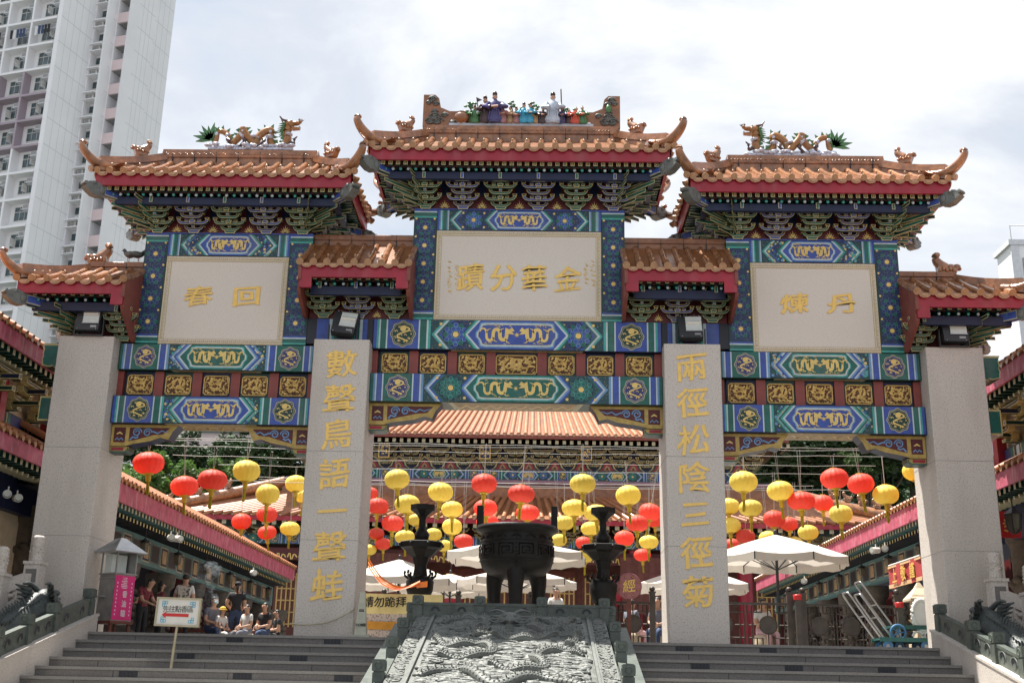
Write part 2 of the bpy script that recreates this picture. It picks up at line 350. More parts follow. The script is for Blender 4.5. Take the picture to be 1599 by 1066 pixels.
# ------------------------------------------------------------------ the archway
ARCH = thing('memorial_archway', 'great painted memorial archway with four granite pillars and seven orange tiled roofs', 'archway')
PW, PD = 1.016, 1.19
chars = {-1: '數聲鳥語一聲蛙', 1: '兩徑松陰三徑菊'}
for cx, H, tx in ((-7.866, 5.245, 0), (-3.176, 5.245, -1), (3.176, 5.245, 1), (7.866, 5.245, 0)):
    m = MB(); h = PW/2; b = .012
    m.prism([(cx-h+b,0,0),(cx+h-b,0,0),(cx+h,b,0),(cx+h,PD-b,0),(cx+h-b,PD,0),(cx-h+b,PD,0),(cx-h,PD-b,0),(cx-h,b,0)], (0,0,H), 'granite')
    z0 = 0 if tx else -2.4
    m.box(cx-h+.01, cx+h-.01, .012, PD-.01, -2.4, -.006, 'granite')
    for zj in (1.62, 3.18): m.box(cx-h-.0015, cx+h+.0015, -.0015, PD+.0015, zj, zj+.007, 'granite_nosing')
    pl = m.build('pillar', ARCH)
    if tx:
        for i, ch in enumerate(chars[tx]):
            p = V((cx-.02*tx, -.006, [4.80, 4.13, 3.50, 2.79, 2.13, 1.50, .86][i] if tx < 0 else [4.80, 4.16, 3.50, 2.82, 2.17, 1.52, .86][i]))
            o = text_mesh(ch, .56 if ch not in '一三' else .5, .012, 'gold', 'gold_character', pl, p, off=.009, sx=1.04, wob=.08)
    else:                                               # tenon ends of the two beams on the outer side
        s = -1 if cx < 0 else 1
        for za, zb, y0, y1, n in ((4.72, 5.2, .34, .86, 3), (3.72, 4.18, .30, .9, 1)):
            x0 = s*8.378; x1 = s*(8.80 if n == 3 else 8.70); q = [(x0, za), (x0, zb), (x1, zb)]
            k = 8
            if n == 3:
                for i in range(1, k): q.append((x1-s*.03*abs(sin(i*pi/2.6)), lerp(zb, za, i/k)))
                for i in range(1, k): q.append((lerp(x1, x0, i/k)-s*.02, za+.05*abs(sin(i*pi/2.5))))
            else: q += [(x1, za)]
            if s > 0: q = q[::-1]
            t = MB(); t.xz(q, y0, y1, 'dgreen', 'edge_gold'); c = sum((V(p) for p in q), V((0, 0)))/len(q)
            t.pz([(c+(V(p)-c)*.86) for p in q], y0-.004, 'green'); t.build('beam_tenon', ARCH)

def dragon2d(m, cx, cz, W, H, d, y, mt):               # painted dragon: waving body, head, claws
    T = 44; pts = []
    for t in range(T+1):
        u = t/T; ph = u*pi*4.1+.5; pts.append((cx+d*W*(-.48+.84*u-.030*sin(2*ph)), cz+H*.30*sin(ph)*(1-.25*u)))
    m.ribbon(pts, [H*(.05+.12*sin(min(1, t/30)*pi/2)) for t in range(T+1)], y-.004, y, mt)
    hx, hz = cx+d*W*.40, cz+H*.14
    m.pz([(hx-d*H*.22, hz-.08*H), (hx-d*H*.2, hz+.2*H), (hx-d*.02*H, hz+.12*H), (hx+d*H*.1, hz+.22*H), (hx+d*H*.22, hz+.05*H), (hx+d*H*.1, hz), (hx+d*H*.22, hz-.13*H), (hx-d*.05*H, hz-.1*H)][::d], y-.006, mt)
    for t in (8, 18, 29, 38):
        p = V(pts[t]); s = 1 if p.y < cz else -1
        m.ribbon([(p.x, p.y), (p.x+d*.07*H, p.y-s*.16*H), (p.x+d*.2*H, p.y-s*.2*H)], [.06*H, .05*H, .02*H], y-.004, y, mt)
    for k in range(10):
        a = random.random()*2*pi; x = cx+random.uniform(-.48, .48)*W; z = cz+random.choice((-1, 1))*H*random.uniform(.36, .46)
        m.ribbon([(x-.05*H, z), (x, z+.05*H), (x+.06*H, z-.02*H)], [.025*H]*3, y-.003, y, mt)
def pearl(m, cx, cz, r, y):
    for k in range(8):
        a = k*pi/4; m.ribbon([(cx+r*.8*cos(a), cz+r*.8*sin(a)), (cx+r*1.9*cos(a), cz+r*1.9*sin(a))], [.35*r, .1*r], y-.002, y, 'gold_line')
    m.disc(cx, cz, r, y-.004, 'gold_line')
def rosette(m, cx, cz, r, y, a='blue', b='pblue', clip=None):
    def D(x, z, rr, yy, mt, n=10):
        if clip and not (clip[0] < x-rr and x+rr < clip[1] and clip[2] < z-rr and z+rr < clip[3]): return
        m.disc(x, z, rr, yy, mt, n)
    D(cx, cz, r, y-.002, 'navy', 20)
    for k in range(12):
        t = 2*pi*k/12; D(cx+.78*r*cos(t), cz+.78*r*sin(t), .20*r, y-.004, b if k % 2 else 'pteal'); D(cx+.80*r*cos(t), cz+.80*r*sin(t), .15*r, y-.006, a if k % 2 else 'green')
    for k in range(8):
        t = 2*pi*(k+.5)/8; D(cx+.46*r*cos(t), cz+.46*r*sin(t), .20*r, y-.0045, b); D(cx+.48*r*cos(t), cz+.48*r*sin(t), .155*r, y-.0065, a)
    D(cx, cz, .23*r, y-.0075, 'gold_line', 12)
def medallion(m, cx, cz, r, y, fill):
    def lob(k): return [(cx+k*r*(1+.06*cos(8*t))*cos(t)*.92, cz+k*r*(1+.06*cos(8*t))*sin(t)) for t in [2*pi*i/40 for i in range(40)]]
    m.pz(lob(1.0), y-.003, 'edge_pale'); m.pz(lob(.93), y-.005, fill); m.pz(lob(.86), y-.006, 'edge_pale'); m.pz(lob(.82), y-.008, fill)
    pts = [(cx+r*.5*sin(t*.62)*(1-.02*t), cz+r*(.62-1.22*t/12)) for t in range(13)]
    m.ribbon(curve(pts, 3), .11*r, y-.011, y-.008, 'gold_line'); m.disc(cx, cz+.42*r, .24*r, y-.012, 'gold_line', 8)
    for sx in (-1, 1):
        for q, (dx, dz) in enumerate(((.2, .5), (.5, .2), (.45, -.35), (.18, -.1), (.3, -.55))): m.ribbon([(cx+sx*dx*r-.1*r, cz+dz*r), (cx+sx*dx*r, cz+dz*r+.09*r), (cx+sx*dx*r+.12*r, cz+dz*r-.03*r)], .055*r, y-.0105, y-.008, 'gold_line')
    for a in range(9): m.disc(cx+.62*r*cos(a*.7), cz+.62*r*sin(a*.7), .06*r, y-.010, 'gold_line', 6)
def stripes(m, x0, x1, z0, z1, y, cols):
    w_ = (x1-x0)/sum(c[1] for c in cols); x = x0
    for c, k in cols: m.pz([(x, z0), (x+k*w_, z0), (x+k*w_, z1), (x, z1)], y-.003, c); x += k*w_
def hexa(m, xl, xr, z0, z1, d, y, mt): m.pz([(xl+d, z0), (xr-d, z0), (xr, (z0+z1)/2), (xr-d, z1), (xl+d, z1), (xl, (z0+z1)/2)], y, mt)
def paint_beam(m, x0, x1, z0, z1, y, A, medal=True, flower=True, cart=.42, endw=None, y1=None):
    """the painted face: end stripes, medallions, chevrons, flower field and a dragon cartouche"""
    a, b, la, lb = ('blue', 'green', 'lblue', 'teal') if A else ('green', 'blue', 'teal', 'lblue')
    h = z1-z0; zm = (z0+z1)/2; W = x1-x0; sw = .46*h if endw is None else endw
    st = [(a, .8), (la, .6), ('white', .35), (lb, .5), (b, 1.5), (la, .5), ('white', .35)]
    mw = 1.02*h if medal else 0; xa = x0+sw; xb = x1-sw
    stripes(m, x0, xa, z0, z1, y, st if not medal else [(a, .8), (lb, .5), ('white', .35), (b, 1.4), ('white', .35)]); stripes(m, xb, x1, z0, z1, y, (st if not medal else [(a, .8), (lb, .5), ('white', .35), (b, 1.4), ('white', .35)])[::-1])
    if medal:
        for s, xx in ((1, xa), (-1, xb)):
            e = xx+s*mw; lo, hi = min(xx, e), max(xx, e)
            m.pz([(lo, z0), (hi, z0), (hi, z1), (lo, z1)], y-.003, 'green' if not A else 'blue'); medallion(m, (lo+hi)/2, zm, h*.44, y-.003, 'dgreen' if A else 'violet')
            e2 = e+s*.40*h; stripes(m, min(e, e2), max(e, e2), z0, z1, y, [('white', .3), (b, 1.4), ('white', .35), (lb, .5)][::s])
        xa += mw+.40*h; xb -= mw+.40*h
    m.pz([(xa, z0), (xb, z0), (xb, z1), (xa, z1)], y-.003, 'floral_g')
    d = .42*h; k = .085*h
    cl = (xa+xb)/2-cart*W/2; cr_ = (xa+xb)/2+cart*W/2
    u = xa-.02*h
    for i, c in enumerate((lb, 'white', b, a)): hexa(m, u+i*k+.05*h, xb+.02*h-i*k-.05*h, z0+.004, z1-.004, d, y-.004-.0015*i, c)
    u1 = u+4*k+.05*h; hexa(m, u1, xb+.02*h-4*k-.05*h, z0+.004, z1-.004, d, y-.011, 'floral' if A else 'floral_g')
    for s, cc in ((1, u1), (-1, xb-(u1-xa))):
        fx = (cc+(cl-.15*h if s > 0 else cr_+.15*h))/2+s*.09*h
        if flower: 
            rosette(m, fx, zm, .43*h, y-.012, a, la)
            for dz in (-1, 1):
                for dx in (-.62, .62): m.disc(fx+dx*h*.8, zm+dz*.36*h, .055*h, y-.014, 'gold_line', 7)
        else:
            for q in range(46): 
                m.disc(fx+random.uniform(-.36, .36)*h, zm+random.uniform(-.44, .44)*h, random.choice((.03, .045, .06))*h, y-.0125-.0006*random.random(), random.choice(('lblue', 'teal', 'gold_line', 'blue', 'green', 'edge_pale')), 7)
    for i, c in enumerate((b, lb, 'white', a)): hexa(m, cl-.28*h+i*k*.95, cr_+.28*h-i*k*.95, z0+.005, z1-.005, d, y-.016-.0015*i, c)
    def pan(e, n): 
        L_, R_, B, T = cl+.26*h+e, cr_-.26*h-e, z0+.10*h+e, z1-.10*h-e; q = n
        return [(L_, zm-.5*q), (L_+q*.6, zm-1.2*q), (L_+q, B+q*.2), (L_+2.1*q, B), (R_-2.1*q, B), (R_-q, B+q*.2), (R_-q*.6, zm-1.2*q), (R_, zm-.5*q), (R_, zm+.5*q), (R_-q*.6, zm+1.2*q), (R_-q, T-q*.2), (R_-2.1*q, T), (L_+2.1*q, T), (L_+q, T-q*.2), (L_+q*.6, zm+1.2*q), (L_, zm+.5*q)]
    m.pz(pan(-.04*h, .15*h), y-.022, la); m.pz(pan(0, .15*h), y-.0235, 'white'); m.pz(pan(.045*h, .145*h), y-.025, 'edge_gold'); m.pz(pan(.062*h, .14*h), y-.0265, 'blue' if A else 'green')
    pw = cr_-cl-.6*h
    for s in (1, -1): dragon2d(m, (cl+cr_)/2-s*pw*.26, zm, pw*.42, h*.72, s, y-.0275, 'gold_line')
    pearl(m, (cl+cr_)/2, zm, .05*h, y-.0275)
def beam(name, x0, x1, z0, z1, yf, yb, A, **kw):
    m = MB(); bl, gn = ('blue', 'green') if A else ('green', 'blue')
    m.box(x0, x1, yf, yb, z0, z1, 'navy' if A else 'dgreen')
    paint_beam(m, x0+.01, x1-.01, z0+.005, z1-.005, yf, A, **kw)
    q = (x1-x0)*.27                                     # painted soffit
    m.poly([(x0+q,yf+.01,z0-.004),(x0+q+.1,yb-.02,z0-.004),(x1-q-.1,yb-.02,z0-.004),(x1-q,yf+.01,z0-.004)], 'edge_pale')
    m.poly([(x0+q+.1,yf+.05,z0-.007),(x0+q+.2,yb-.06,z0-.007),(x1-q-.2,yb-.06,z0-.007),(x1-q-.1,yf+.05,z0-.007)], 'copper')
    for i in range(5):
        xx = lerp(x0+q+.35, x1-q-.35, i/4); pts = [(xx-.2+.04*k, (yf+yb)/2+.1*sin(k*1.1)) for k in range(11)]
        for k in range(10): m.poly([(pts[k][0], pts[k][1]-.03, z0-.010), (pts[k+1][0], pts[k+1][1]-.03, z0-.010), (pts[k+1][0], pts[k+1][1]+.03, z0-.010), (pts[k][0], pts[k][1]+.03, z0-.010)], 'gold_line')
    return m.build(name, ARCH)
# carved gilt panels: modelled relief, gilding on the raised parts
def relief_panel(wd, ht, seed):
    m = MB(); nx, ny = int(wd*130), int(ht*130); vs = []; hs = []
    c = curve([(-.36, .12), (-.12, .30), (-.30, -.05), (-.05, -.22), (.10, .05), (.02, .28), (.30, .30), (.34, 0), (.12, -.18), (.36, -.32)], 5)
    if seed % 2: c = [V((-p.y*1.05, p.x*.95)) for p in c]
    if wd > .55: c = [V((p.x-.25, p.y)) for p in c]+[V((.25-p.x, p.y)) for p in c]
    for j in range(ny+1):
        for i in range(nx+1):
            x = (i/nx-.5); z = (j/ny-.5); X = x*wd/ht if wd < .55 else x*1.6
            dm = min((V((X, z))-p).length for p in c)
            h = max(0, 1-(dm/.075)**2)*1.0
            n = NZ.noise(V((x*wd*26, z*ht*26, seed*3.1)))+.5*NZ.noise(V((x*wd*50, z*ht*50, seed)))
            h = max(h, .62 if n > .06 else 0)
            if max(abs(x), abs(z)) > .485: h = 0
            vs.append((x*wd, -.028*h, z*ht)); hs.append(h)
    w_ = nx+1; q = {}
    for j in range(ny):
        for i in range(nx):
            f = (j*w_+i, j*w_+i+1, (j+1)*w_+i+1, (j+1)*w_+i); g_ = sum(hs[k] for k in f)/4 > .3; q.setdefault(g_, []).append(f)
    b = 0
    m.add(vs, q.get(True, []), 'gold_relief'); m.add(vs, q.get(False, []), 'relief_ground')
    fr = [(-wd/2-.015, -ht/2+.02), (-wd/2+.02, -ht/2-.015), (wd/2-.02, -ht/2-.015), (wd/2+.015, -ht/2+.02), (wd/2+.015, ht/2-.02), (wd/2-.02, ht/2+.015), (-wd/2+.02, ht/2+.015), (-wd/2-.015, ht/2-.02)]
    for k in range(8):
        a, b_ = V(fr[k]), V(fr[(k+1) % 8]); m.tube([(a.x, -.006, a.y), (b_.x, -.006, b_.y)], .013, 'gold_relief', 5)
    me = m.build('panel_relief'); d = me.data; bpy.data.objects.remove(me); return d
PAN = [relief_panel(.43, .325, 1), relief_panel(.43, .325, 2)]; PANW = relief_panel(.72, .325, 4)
def panel_row(x0, x1, z0, z1, yf, n, wide=None):
    bk = MB(); bk.box(x0, x1, yf+.10, yf+.25, z0+.003, z1-.003, 'ink'); bk.build('panel_backing', ARCH)
    pw = .17; W = x1-x0; xs = []
    ws = [1.0]*n
    if wide is not None: ws[wide] = 1.42
    u = (W-pw*n-.1)/sum(ws); x = x0+.05+pw/2
    for i in range(n):
        if i > 0 or True:
            p = MB(); px = x-pw/2 if i else x-pw/2-.04
            p.box(px-pw/2+.0, px+pw/2, yf+.01, yf+.12, z0+.006, z1-.006, 'post_red'); p.build('strut', ARCH)
        w_ = u*ws[i]; f = MB(); c = x+w_/2
        f.box(x+.006, x+w_-.006, yf+.05, yf+.11, z0+.008, z1-.008, 'navy' if (i % 2 == 0) == (wide is None) else 'dgreen')
        fo = f.build('panel_frame', ARCH)
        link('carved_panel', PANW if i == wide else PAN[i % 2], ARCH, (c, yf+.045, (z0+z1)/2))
        x += w_+pw
    p = MB(); p.box(x1-.13, x1-.001, yf+.01, yf+.12, z0+.006, z1-.006, 'post_red'); p.build('strut', ARCH)
def corbel(x0, s, z1, w_, yf, yb):
    """carved bracket under a beam, flush with the pillar at x0, reaching out by w_ in direction s"""
    f = lambda u, z: (x0+s*u, z1+z)
    out = [f(0, 0), f(w_, 0), f(w_-.10, -.12), f(w_-.17, -.27), f(w_-.32, -.235), f(w_-.5, -.30), f(.42, -.355), f(.28, -.40), f(0, -.40)]
    m = MB(); o = out if s < 0 else out[::-1]; m.xz(o[::-1] if False else o, yf, yb, 'navy', 'corbel_gold')
    def ins(q, mt, y): m.pz([f(*p) for p in q][::-s], y, mt)
    ins([(0, -.012), (w_-.035, -.012), (w_-.20, -.245), (w_-.33, -.205), (.44, -.325), (.3, -.37), (0, -.37)], 'corbel_gold', yf-.003)
    ins([(.05, -.055), (.26, -.055), (.26, -.33), (.05, -.33)], 'dark_red', yf-.006); ins([(.33, -.055), (w_-.15, -.055), (w_-.27, -.175), (w_-.45, -.19), (.5, -.27), (.33, -.31)], 'dark_red', yf-.006)
    for cx_, r in ((.47, .085), (.66, .08)):
        m.ribbon([(x0+s*(cx_+r*(1-t/26)*cos(t*.5)), z1-.145+r*(1-t/26)*sin(t*.5)) for t in range(20)], .022, yf-.012, yf-.006, 'lblue')
    m.ribbon([f(.75, -.12), f(.85, -.16), f(.92, -.11), f(1.0, -.14), f(w_-.2, -.10)], [.025, .03, .02, .02, .01], yf-.012, yf-.006, 'lblue')
    m.ribbon([f(.10, -.18), f(.155, -.15), f(.21, -.18)], [.015, .035, .015], yf-.012, yf-.006, 'gold_line')
    m.ribbon([f(.08, -.29), f(.12, -.25), f(.155, -.29), f(.19, -.25), f(.23, -.29)], .02, yf-.012, yf-.006, 'lblue')
    m.ribbon([f(.35, -.29), f(.40, -.23), f(.46, -.25), f(.50, -.22)], .03, yf-.012, yf-.006, 'lblue')
    m.build('corbel', ARCH)
    b = MB(); q = [f(0, -.405), f(.34, -.405), f(.33, -.47), f(.27, -.51), f(0, -.51)]; b.xz(q if s < 0 else q[::-1], yf+.03, yb, 'dgreen', 'corbel_gold')
    b.pz([f(.02, -.42), f(.24, -.42), f(.24, -.475), f(.02, -.475)][::-s], yf+.026, 'red_board'); b.ribbon([f(0, -.5), f(.26, -.5), f(.315, -.465), f(.32, -.42)], .022, yf+.022, yf+.03, 'green')
    b.build('corbel_block', ARCH)
# beams
for s in (-1, 1):
    x0, x1 = (-7.345, -3.70) if s < 0 else (3.70, 7.345)
    beam('upper_beam', x0, x1, 4.715, 5.21, .32, .86, False, flower=False, cart=.37)
    beam('lower_beam', x0, x1, 3.70, 4.205, .27, .91, True, flower=False, cart=.37)
    panel_row(x0, x1, 4.21, 4.71, .40, 5)
    for a, d in ((x0, 1), (x1, -1)): corbel(a, d, 3.695, 1.22, .40, .74)
beam('upper_beam', -2.66, 2.66, 5.175, 5.745, .31, .88, True, cart=.335)
beam('lower_beam', -2.665, 2.665, 4.17, 4.695, .27, .91, False, cart=.335)
panel_row(-2.66, 2.66, 4.70, 5.17, .40, 7, wide=3)
for a, d in ((-2.665, 1), (2.665, -1)): corbel(a, d, 4.165, 1.32, .40, .74)
for s in (-1, 1):                                       # beam ends over the inner pillars
    m = MB(); lo, hi = (-3.93, -2.67) if s < 0 else (2.67, 3.93)
    m.box(lo, hi, .33, .86, 5.255, 5.745, 'ink')
    c = [('ink', .24), ('blue', .26), ('white', .06), ('teal', .05), ('green', .10), ('violet', .28), ('teal', .06), ('green', .09), ('white', .06), ('blue', .10), ('ink', .12)]
    stripes(m, lo, hi, 5.26, 5.74, .33, c if s < 0 else c[::-1]); m.build('beam_end', ARCH)
def post(xa, xb, z0, z1, n, yf=.31, yb=.89):
    m = MB(); m.box(xa, xb, yf, yb, z0, z1, 'dgreen'); h = .17
    for za in (z0, z1-h):
        for i, (c, k) in enumerate((('teal', .2), ('green', .45), ('white', .15), ('blue', .2))):
            zz = za+h*sum((.2, .45, .15, .2)[:i]); m.pz([(xa, zz), (xb, zz), (xb, zz+h*k), (xa, zz+h*k)], yf-.003, c)
    m.pz([(xa+.025, z0+h+.01), (xb-.025, z0+h+.01), (xb-.025, z1-h-.01), (xa+.025, z1-h-.01)], yf-.003, 'floral')
    zz = (z1-z0-2*h-.04); r = min((xb-xa)*.44, zz/n/2)
    for i in range(n):
        cz = z0+h+.02+zz*(i+.5)/n; rosette(m, (xa+xb)/2, cz, r, yf-.004, 'pbase', 'pblue')
        for sx in (-1, 1): m.disc((xa+xb)/2+sx*(xb-xa)*.40, cz+zz/n/2, .022, yf-.008, 'gold_line', 7)
    return m.build('post', ARCH)
def plaque(xa, xb, z0, z1, yf, chs, cs, zc, xs, sx=.98):
    m = MB(); m.box(xa, xb, yf, yf+.3, z0, z1, 'plaque_stone'); p = m.build('plaque', ARCH)
    f = MB(); t = .105
    for a, b, c, d in ((xa, xb, z0, z0+t), (xa, xb, z1-t, z1), (xa, xa+t, z0+t, z1-t), (xb-t, xb, z0+t, z1-t)):
        f.box(a+.001, b-.001, yf-.008, yf+.01, c+.001, d-.001, 'plaque_frame')
        e = .022
        if d-c < b-a:
            for zz in (c+.02, d-.02): f.box(a+.02, b-.02, yf-.014, yf-.008, zz-.006, zz+.006, 'plaque_stone')
            x = a+.05
            while x < b-.06: f.ribbon([(x, c+.04), (x, d-.03), (x+.045, d-.03), (x+.045, c+.06), (x+.022, c+.06)], .011, yf-.014, yf-.008, 'plaque_stone'); x += .075
        else:
            for xx in (a+.02, b-.02): f.box(xx-.006, xx+.006, yf-.014, yf-.008, c, d, 'plaque_stone')
            z = c+.03
            while z < d-.06: f.ribbon([(a+.04, z), (b-.035, z), (b-.035, z+.045), (a+.06, z+.045), (a+.06, z+.022)], .011, yf-.014, yf-.008, 'plaque_stone'); z += .075
    f.build('plaque_border', p)
    for ch, x in zip(chs, xs): text_mesh(ch, cs, .012, 'gold', 'gold_character', p, (x, yf-.012, zc), off=.009, wob=.07, sx=sx)
    return p
for s in (-1, 1):
    lo, li, ri, ro = sorted((s*7.10, s*6.67, s*4.335, s*3.905))
    post(lo, li, 5.225, 7.40, 4); post(ri, ro, 5.225, 7.40, 4)
    plaque(li+.005, ri-.005, 5.215, 6.95, .33, '春回' if s < 0 else '煉丹', .40, 6.16, (s*5.5-.49, s*5.5+.42) if s < 0 else (5.13, 6.0), 1.4)
    m = MB(); m.box(li, ri, .32, .88, 6.955, 7.40, 'navy'); paint_beam(m, li+.005, ri-.005, 6.96, 7.395, .32, True, medal=False, flower=False, cart=.46, endw=.22); m.build('frieze_beam', ARCH)
post(-2.0, -1.565, 5.75, 7.95, 5); post(1.565, 2.0, 5.75, 7.95, 5)
cp = plaque(-1.56, 1.56, 5.75, 7.53, .33, '蹟分華金', .54, 6.59, (-.90, -.27, .30, .93))
t = MB()                                                # small signature columns cut beside the great characters, too worn to read
for x, zs, mt in ((-1.28, 6.9, 7), (-1.16, 6.85, 5), (1.27, 6.88, 5), (1.40, 6.95, 6)):
    for k in range(mt):
        for q in range(3):
            a = random.uniform(-.03, .03); z = zs-k*.095+random.uniform(-.03, .03)
            t.ribbon([(x+a-.03*random.random(), z), (x+a+.01, z-.02*random.random()), (x+a+.03*random.random(), z-.03*random.random())], .009, .318, .326, 'gold')
t.build('signature', cp)
m = MB(); m.box(-1.56, 1.56, .32, .88, 7.535, 7.95, 'navy'); paint_beam(m, -1.555, 1.555, 7.54, 7.945, .32, True, medal=False, cart=.36, endw=.22); m.build('frieze_beam', ARCH)
# ------------------------------------------------------------------ bracket sets (mesh shared by all copies)
def bracket_mesh(c1, c2, sc=1.0):
    m = MB(); hw = [.16, .27, .19, .28, .20]
    m.edged([(-.085, .17, 0), (-.125, .17, .075), (.125, .17, .075), (.085, .17, 0)], (0, .14, 0), c1, 'edge_gold', .014)
    for k in range(5):
        y = .16-.105*k; z = .08+.084*k; h = hw[k]; c = c1 if k % 2 else c2
        m.ribbon([(-h, .065+z), (-h+.008, .03+z), (-h+.04, .002+z), (-h+.09, -.008+z), (h-.09, -.008+z), (h-.04, .002+z), (h-.008, .03+z), (h, .065+z)], .05, y, y+.075, 'dgreen' if c1 == 'green' else 'navy', front='edge_gold', inner=c, iw=.58)
        for s in (-1, 1):
            m.edged([(s*h-.034, y-.01, z+.058), (s*h-.045, y-.01, z+.105), (s*h+.045, y-.01, z+.105), (s*h+.034, y-.01, z+.058)], (0, .09, 0), 'ink', 'edge_gold', .011)
            if k in (1, 3): m.edged([(s*h*.45-.03, y-.005, z+.02), (s*h*.45-.036, y-.005, z+.06), (s*h*.45+.036, y-.005, z+.06), (s*h*.45+.03, y-.005, z+.02)], (0, .09, 0), c, 'edge_gold', .009)
        if k in (1, 3): m.edged([(-.045, y-.05, z-.02), (-.06, y-.05, z+.035), (.06, y-.05, z+.035), (.045, y-.05, z-.02)], (0, .1, 0), c, 'edge_gold', .012)
        m.ebox(-.027, .027, y-.06, .3, z+.02, z+.085, 'lblue' if k == 2 else c, 'edge_pale', .009)
    m.ebox(-.03, .03, -.36, -.2, .40, .52, c1, 'edge_pale', .011)
    o = m.build('b'); d = o.data; bpy.data.objects.remove(o); return d
BRK = [bracket_mesh('green', 'green'), bracket_mesh('blue', 'violet')]
def brackets(roof, xs, y, z, rz=0, ph=0, mats=None, cx=None):
    for i, x in enumerate(xs):
        o = link('bracket_set', BRK[(i+ph) % 2], roof, (x, y, z) if rz == 0 else (cx, x, z)); o.rotation_euler = (0, 0, rz)
def flame(m, cx, z, s, y):
    for k in range(7):
        a = pi*(k+.5)/7; m.ribbon([(cx+.25*s*cos(a), z+.25*s*sin(a)), (cx+.8*s*cos(a), z+(1.0*s*sin(a) if k != 3 else 1.25*s))], [.2*s, .03*s], y-.004, y, 'gold_line')
    for dx, dz in ((-.22, .1), (.22, .1), (0, .45)): m.disc(cx+dx*s, z+dz*s+.12*s, .2*s, y-.006, 'gold_line', 8); m.disc(cx+dx*s, z+dz*s+.12*s, .1*s, y-.009, 'green', 8)
def barrel(m, a, b, r, knob=True, mt='glaze', sag=.03):   # one row of cover tiles from eave a up to b
    a, b = V(a), V(b); K = max(2, int((b-a).length/.16)); pts = []; rs = []
    for k in range(K+1):
        t = k/K; p = a.lerp(b, t); p.z -= sag*sin(pi*t); pts.append(p); rs.append(r*(1.0 if k % 2 == 0 else .93))
    m.tube(pts, rs, mt, 8, False)
    d = (a-b).normalized(); ca = a+d*.02
    sd = d.cross(V((0, 0, 1))).normalized(); up = sd.cross(d)
    ring = [ca+(sd*cos(2*pi*k/12)+up*sin(2*pi*k/12))*r*1.08 for k in range(12)]; ring2 = [p-d*.03 for p in ring]
    m.add(ring2+ring, [(k, (k+1) % 12, 12+(k+1) % 12, 12+k) for k in range(12)], 'glaze_cap'); m.poly(ring, 'glaze_cap')
    ri = [ca+d*.006+(sd*cos(2*pi*k/10)+up*sin(2*pi*k/10))*r*.6 for k in range(10)]; m.poly(ri, 'glaze_cap')
    if knob:
        k0 = a-d*.09+V((0, 0, r)); m.tube([k0, k0+V((0, 0, .035))], .012, mt, 6); m.ball(k0+V((0, 0, .045)), .024, 'glaze_cap', 6, 4)
def drip(m, c, d, wd, mt='glaze_cap'):                 # hanging lip of a pan tile between two rows; d = outward unit vector
    c, d = V(c), V(d); sd = d.cross(V((0, 0, 1))).normalized(); pts = []
    for k in range(9):
        t = k/8*pi; pts.append(c+sd*cos(t)*wd*.5-V((0, 0, 1))*sin(t)*wd*.42)
    m.prism(pts, -d*.02, mt); m.prism([p+d*.004+(c-V((0, 0, wd*.16))-p)*.4 for p in pts], d*.008, mt)
    m.poly([c+sd*wd*.5, c-sd*wd*.5, c-sd*wd*.5-d*.5+V((0, 0, .22)), c+sd*wd*.5-d*.5+V((0, 0, .22))], 'glaze_dark')
def horn_path(B, o, k=1.0):                            # upturned ridge end from B, outwards along o
    B, o = V(B), V(o); q = [(-.40, -.0), (-.18, -.05), (.02, -.04), (.17, .02), (.29, .11), (.36, .21), (.355, .28), (.30, .275)]
    return curve([B+o*(u*k)+V((0, 0, v*k)) for u, v in q], 3)
def beast_mesh():
    m = MB()
    m.prism([(-.17, -.07, .10), (-.10, -.07, -.06), (.14, -.07, -.06), (.16, -.07, .12), (.05, -.07, .10), (-.06, -.07, .07)], (0, .14, 0), 'glaze')
    m.ball((-.15, 0, .11), (.07, .07, .05), 'glaze', 8, 5); m.ball((-.05, 0, .10), (.09, .075, .06), 'glaze', 8, 5); m.ball((-.19, 0, .08), (.04, .05, .03), 'glaze', 6, 4)
    m.tube(curve([(.02, 0, .08), (.12, 0, .16), (.17, 0, .25), (.15, 0, .31), (.10, 0, .30)], 3), [.09, .09, .085, .08, .075, .07, .06, .06, .055, .05, .045, .04, .03], 'glaze', 7)
    for k in range(5): m.ball((-.08+.055*k, -.075, .03+.02*(k % 2)), .033, 'glaze', 6, 4); m.ball((-.08+.055*k, .075, .03+.02*(k % 2)), .033, 'glaze', 6, 4)
    o = m.build('b'); d = o.data; bpy.data.objects.remove(o); return d
BEAST = beast_mesh()
def corner_beast(m):                                   # canonical: neck at origin, snout towards +x, hung level
    pr = [(0, -.17), (0, .03), (.16, .05), (.30, .035), (.36, -.0), (.40, .015), (.42, -.03), (.36, -.055), (.40, -.085), (.34, -.13), (.22, -.20), (.1, -.21)]
    m.prism([(x, -.085, z) for x, z in pr], (0, .17, 0), 'beast_grey')
    for s in (-1, 1): m.ball((.22, s*.08, .02), (.05, .03, .04), 'beast_grey', 8, 5); m.ball((.06, s*.085, -.08), (.07, .03, .09), 'beast_grey', 8, 5); m.ball((.37, s*.06, .01), .025, 'beast_grey', 6, 4)
    m.ball((.17, 0, .05), (.12, .06, .035), 'beast_grey', 8, 5)
def fan(m, levels):                                    # pointed bracket arms fanning out under a corner; canonical corner towards +x,-y
    for ang, ln, z, wd, c in levels:
        a = rad(ang); d = V((cos(a), -sin(a), 0)); n = V((sin(a), cos(a), 0)); rise = .05
        a0 = -n*wd*.5; b0 = n*wd*.5
        q = [a0, d*ln, b0]
        q = [p+V((0, 0, z+rise*(p.dot(d)/ln))) for p in q]
        m.edged(q, (0, 0, .07), c, 'edge_gold', .012)

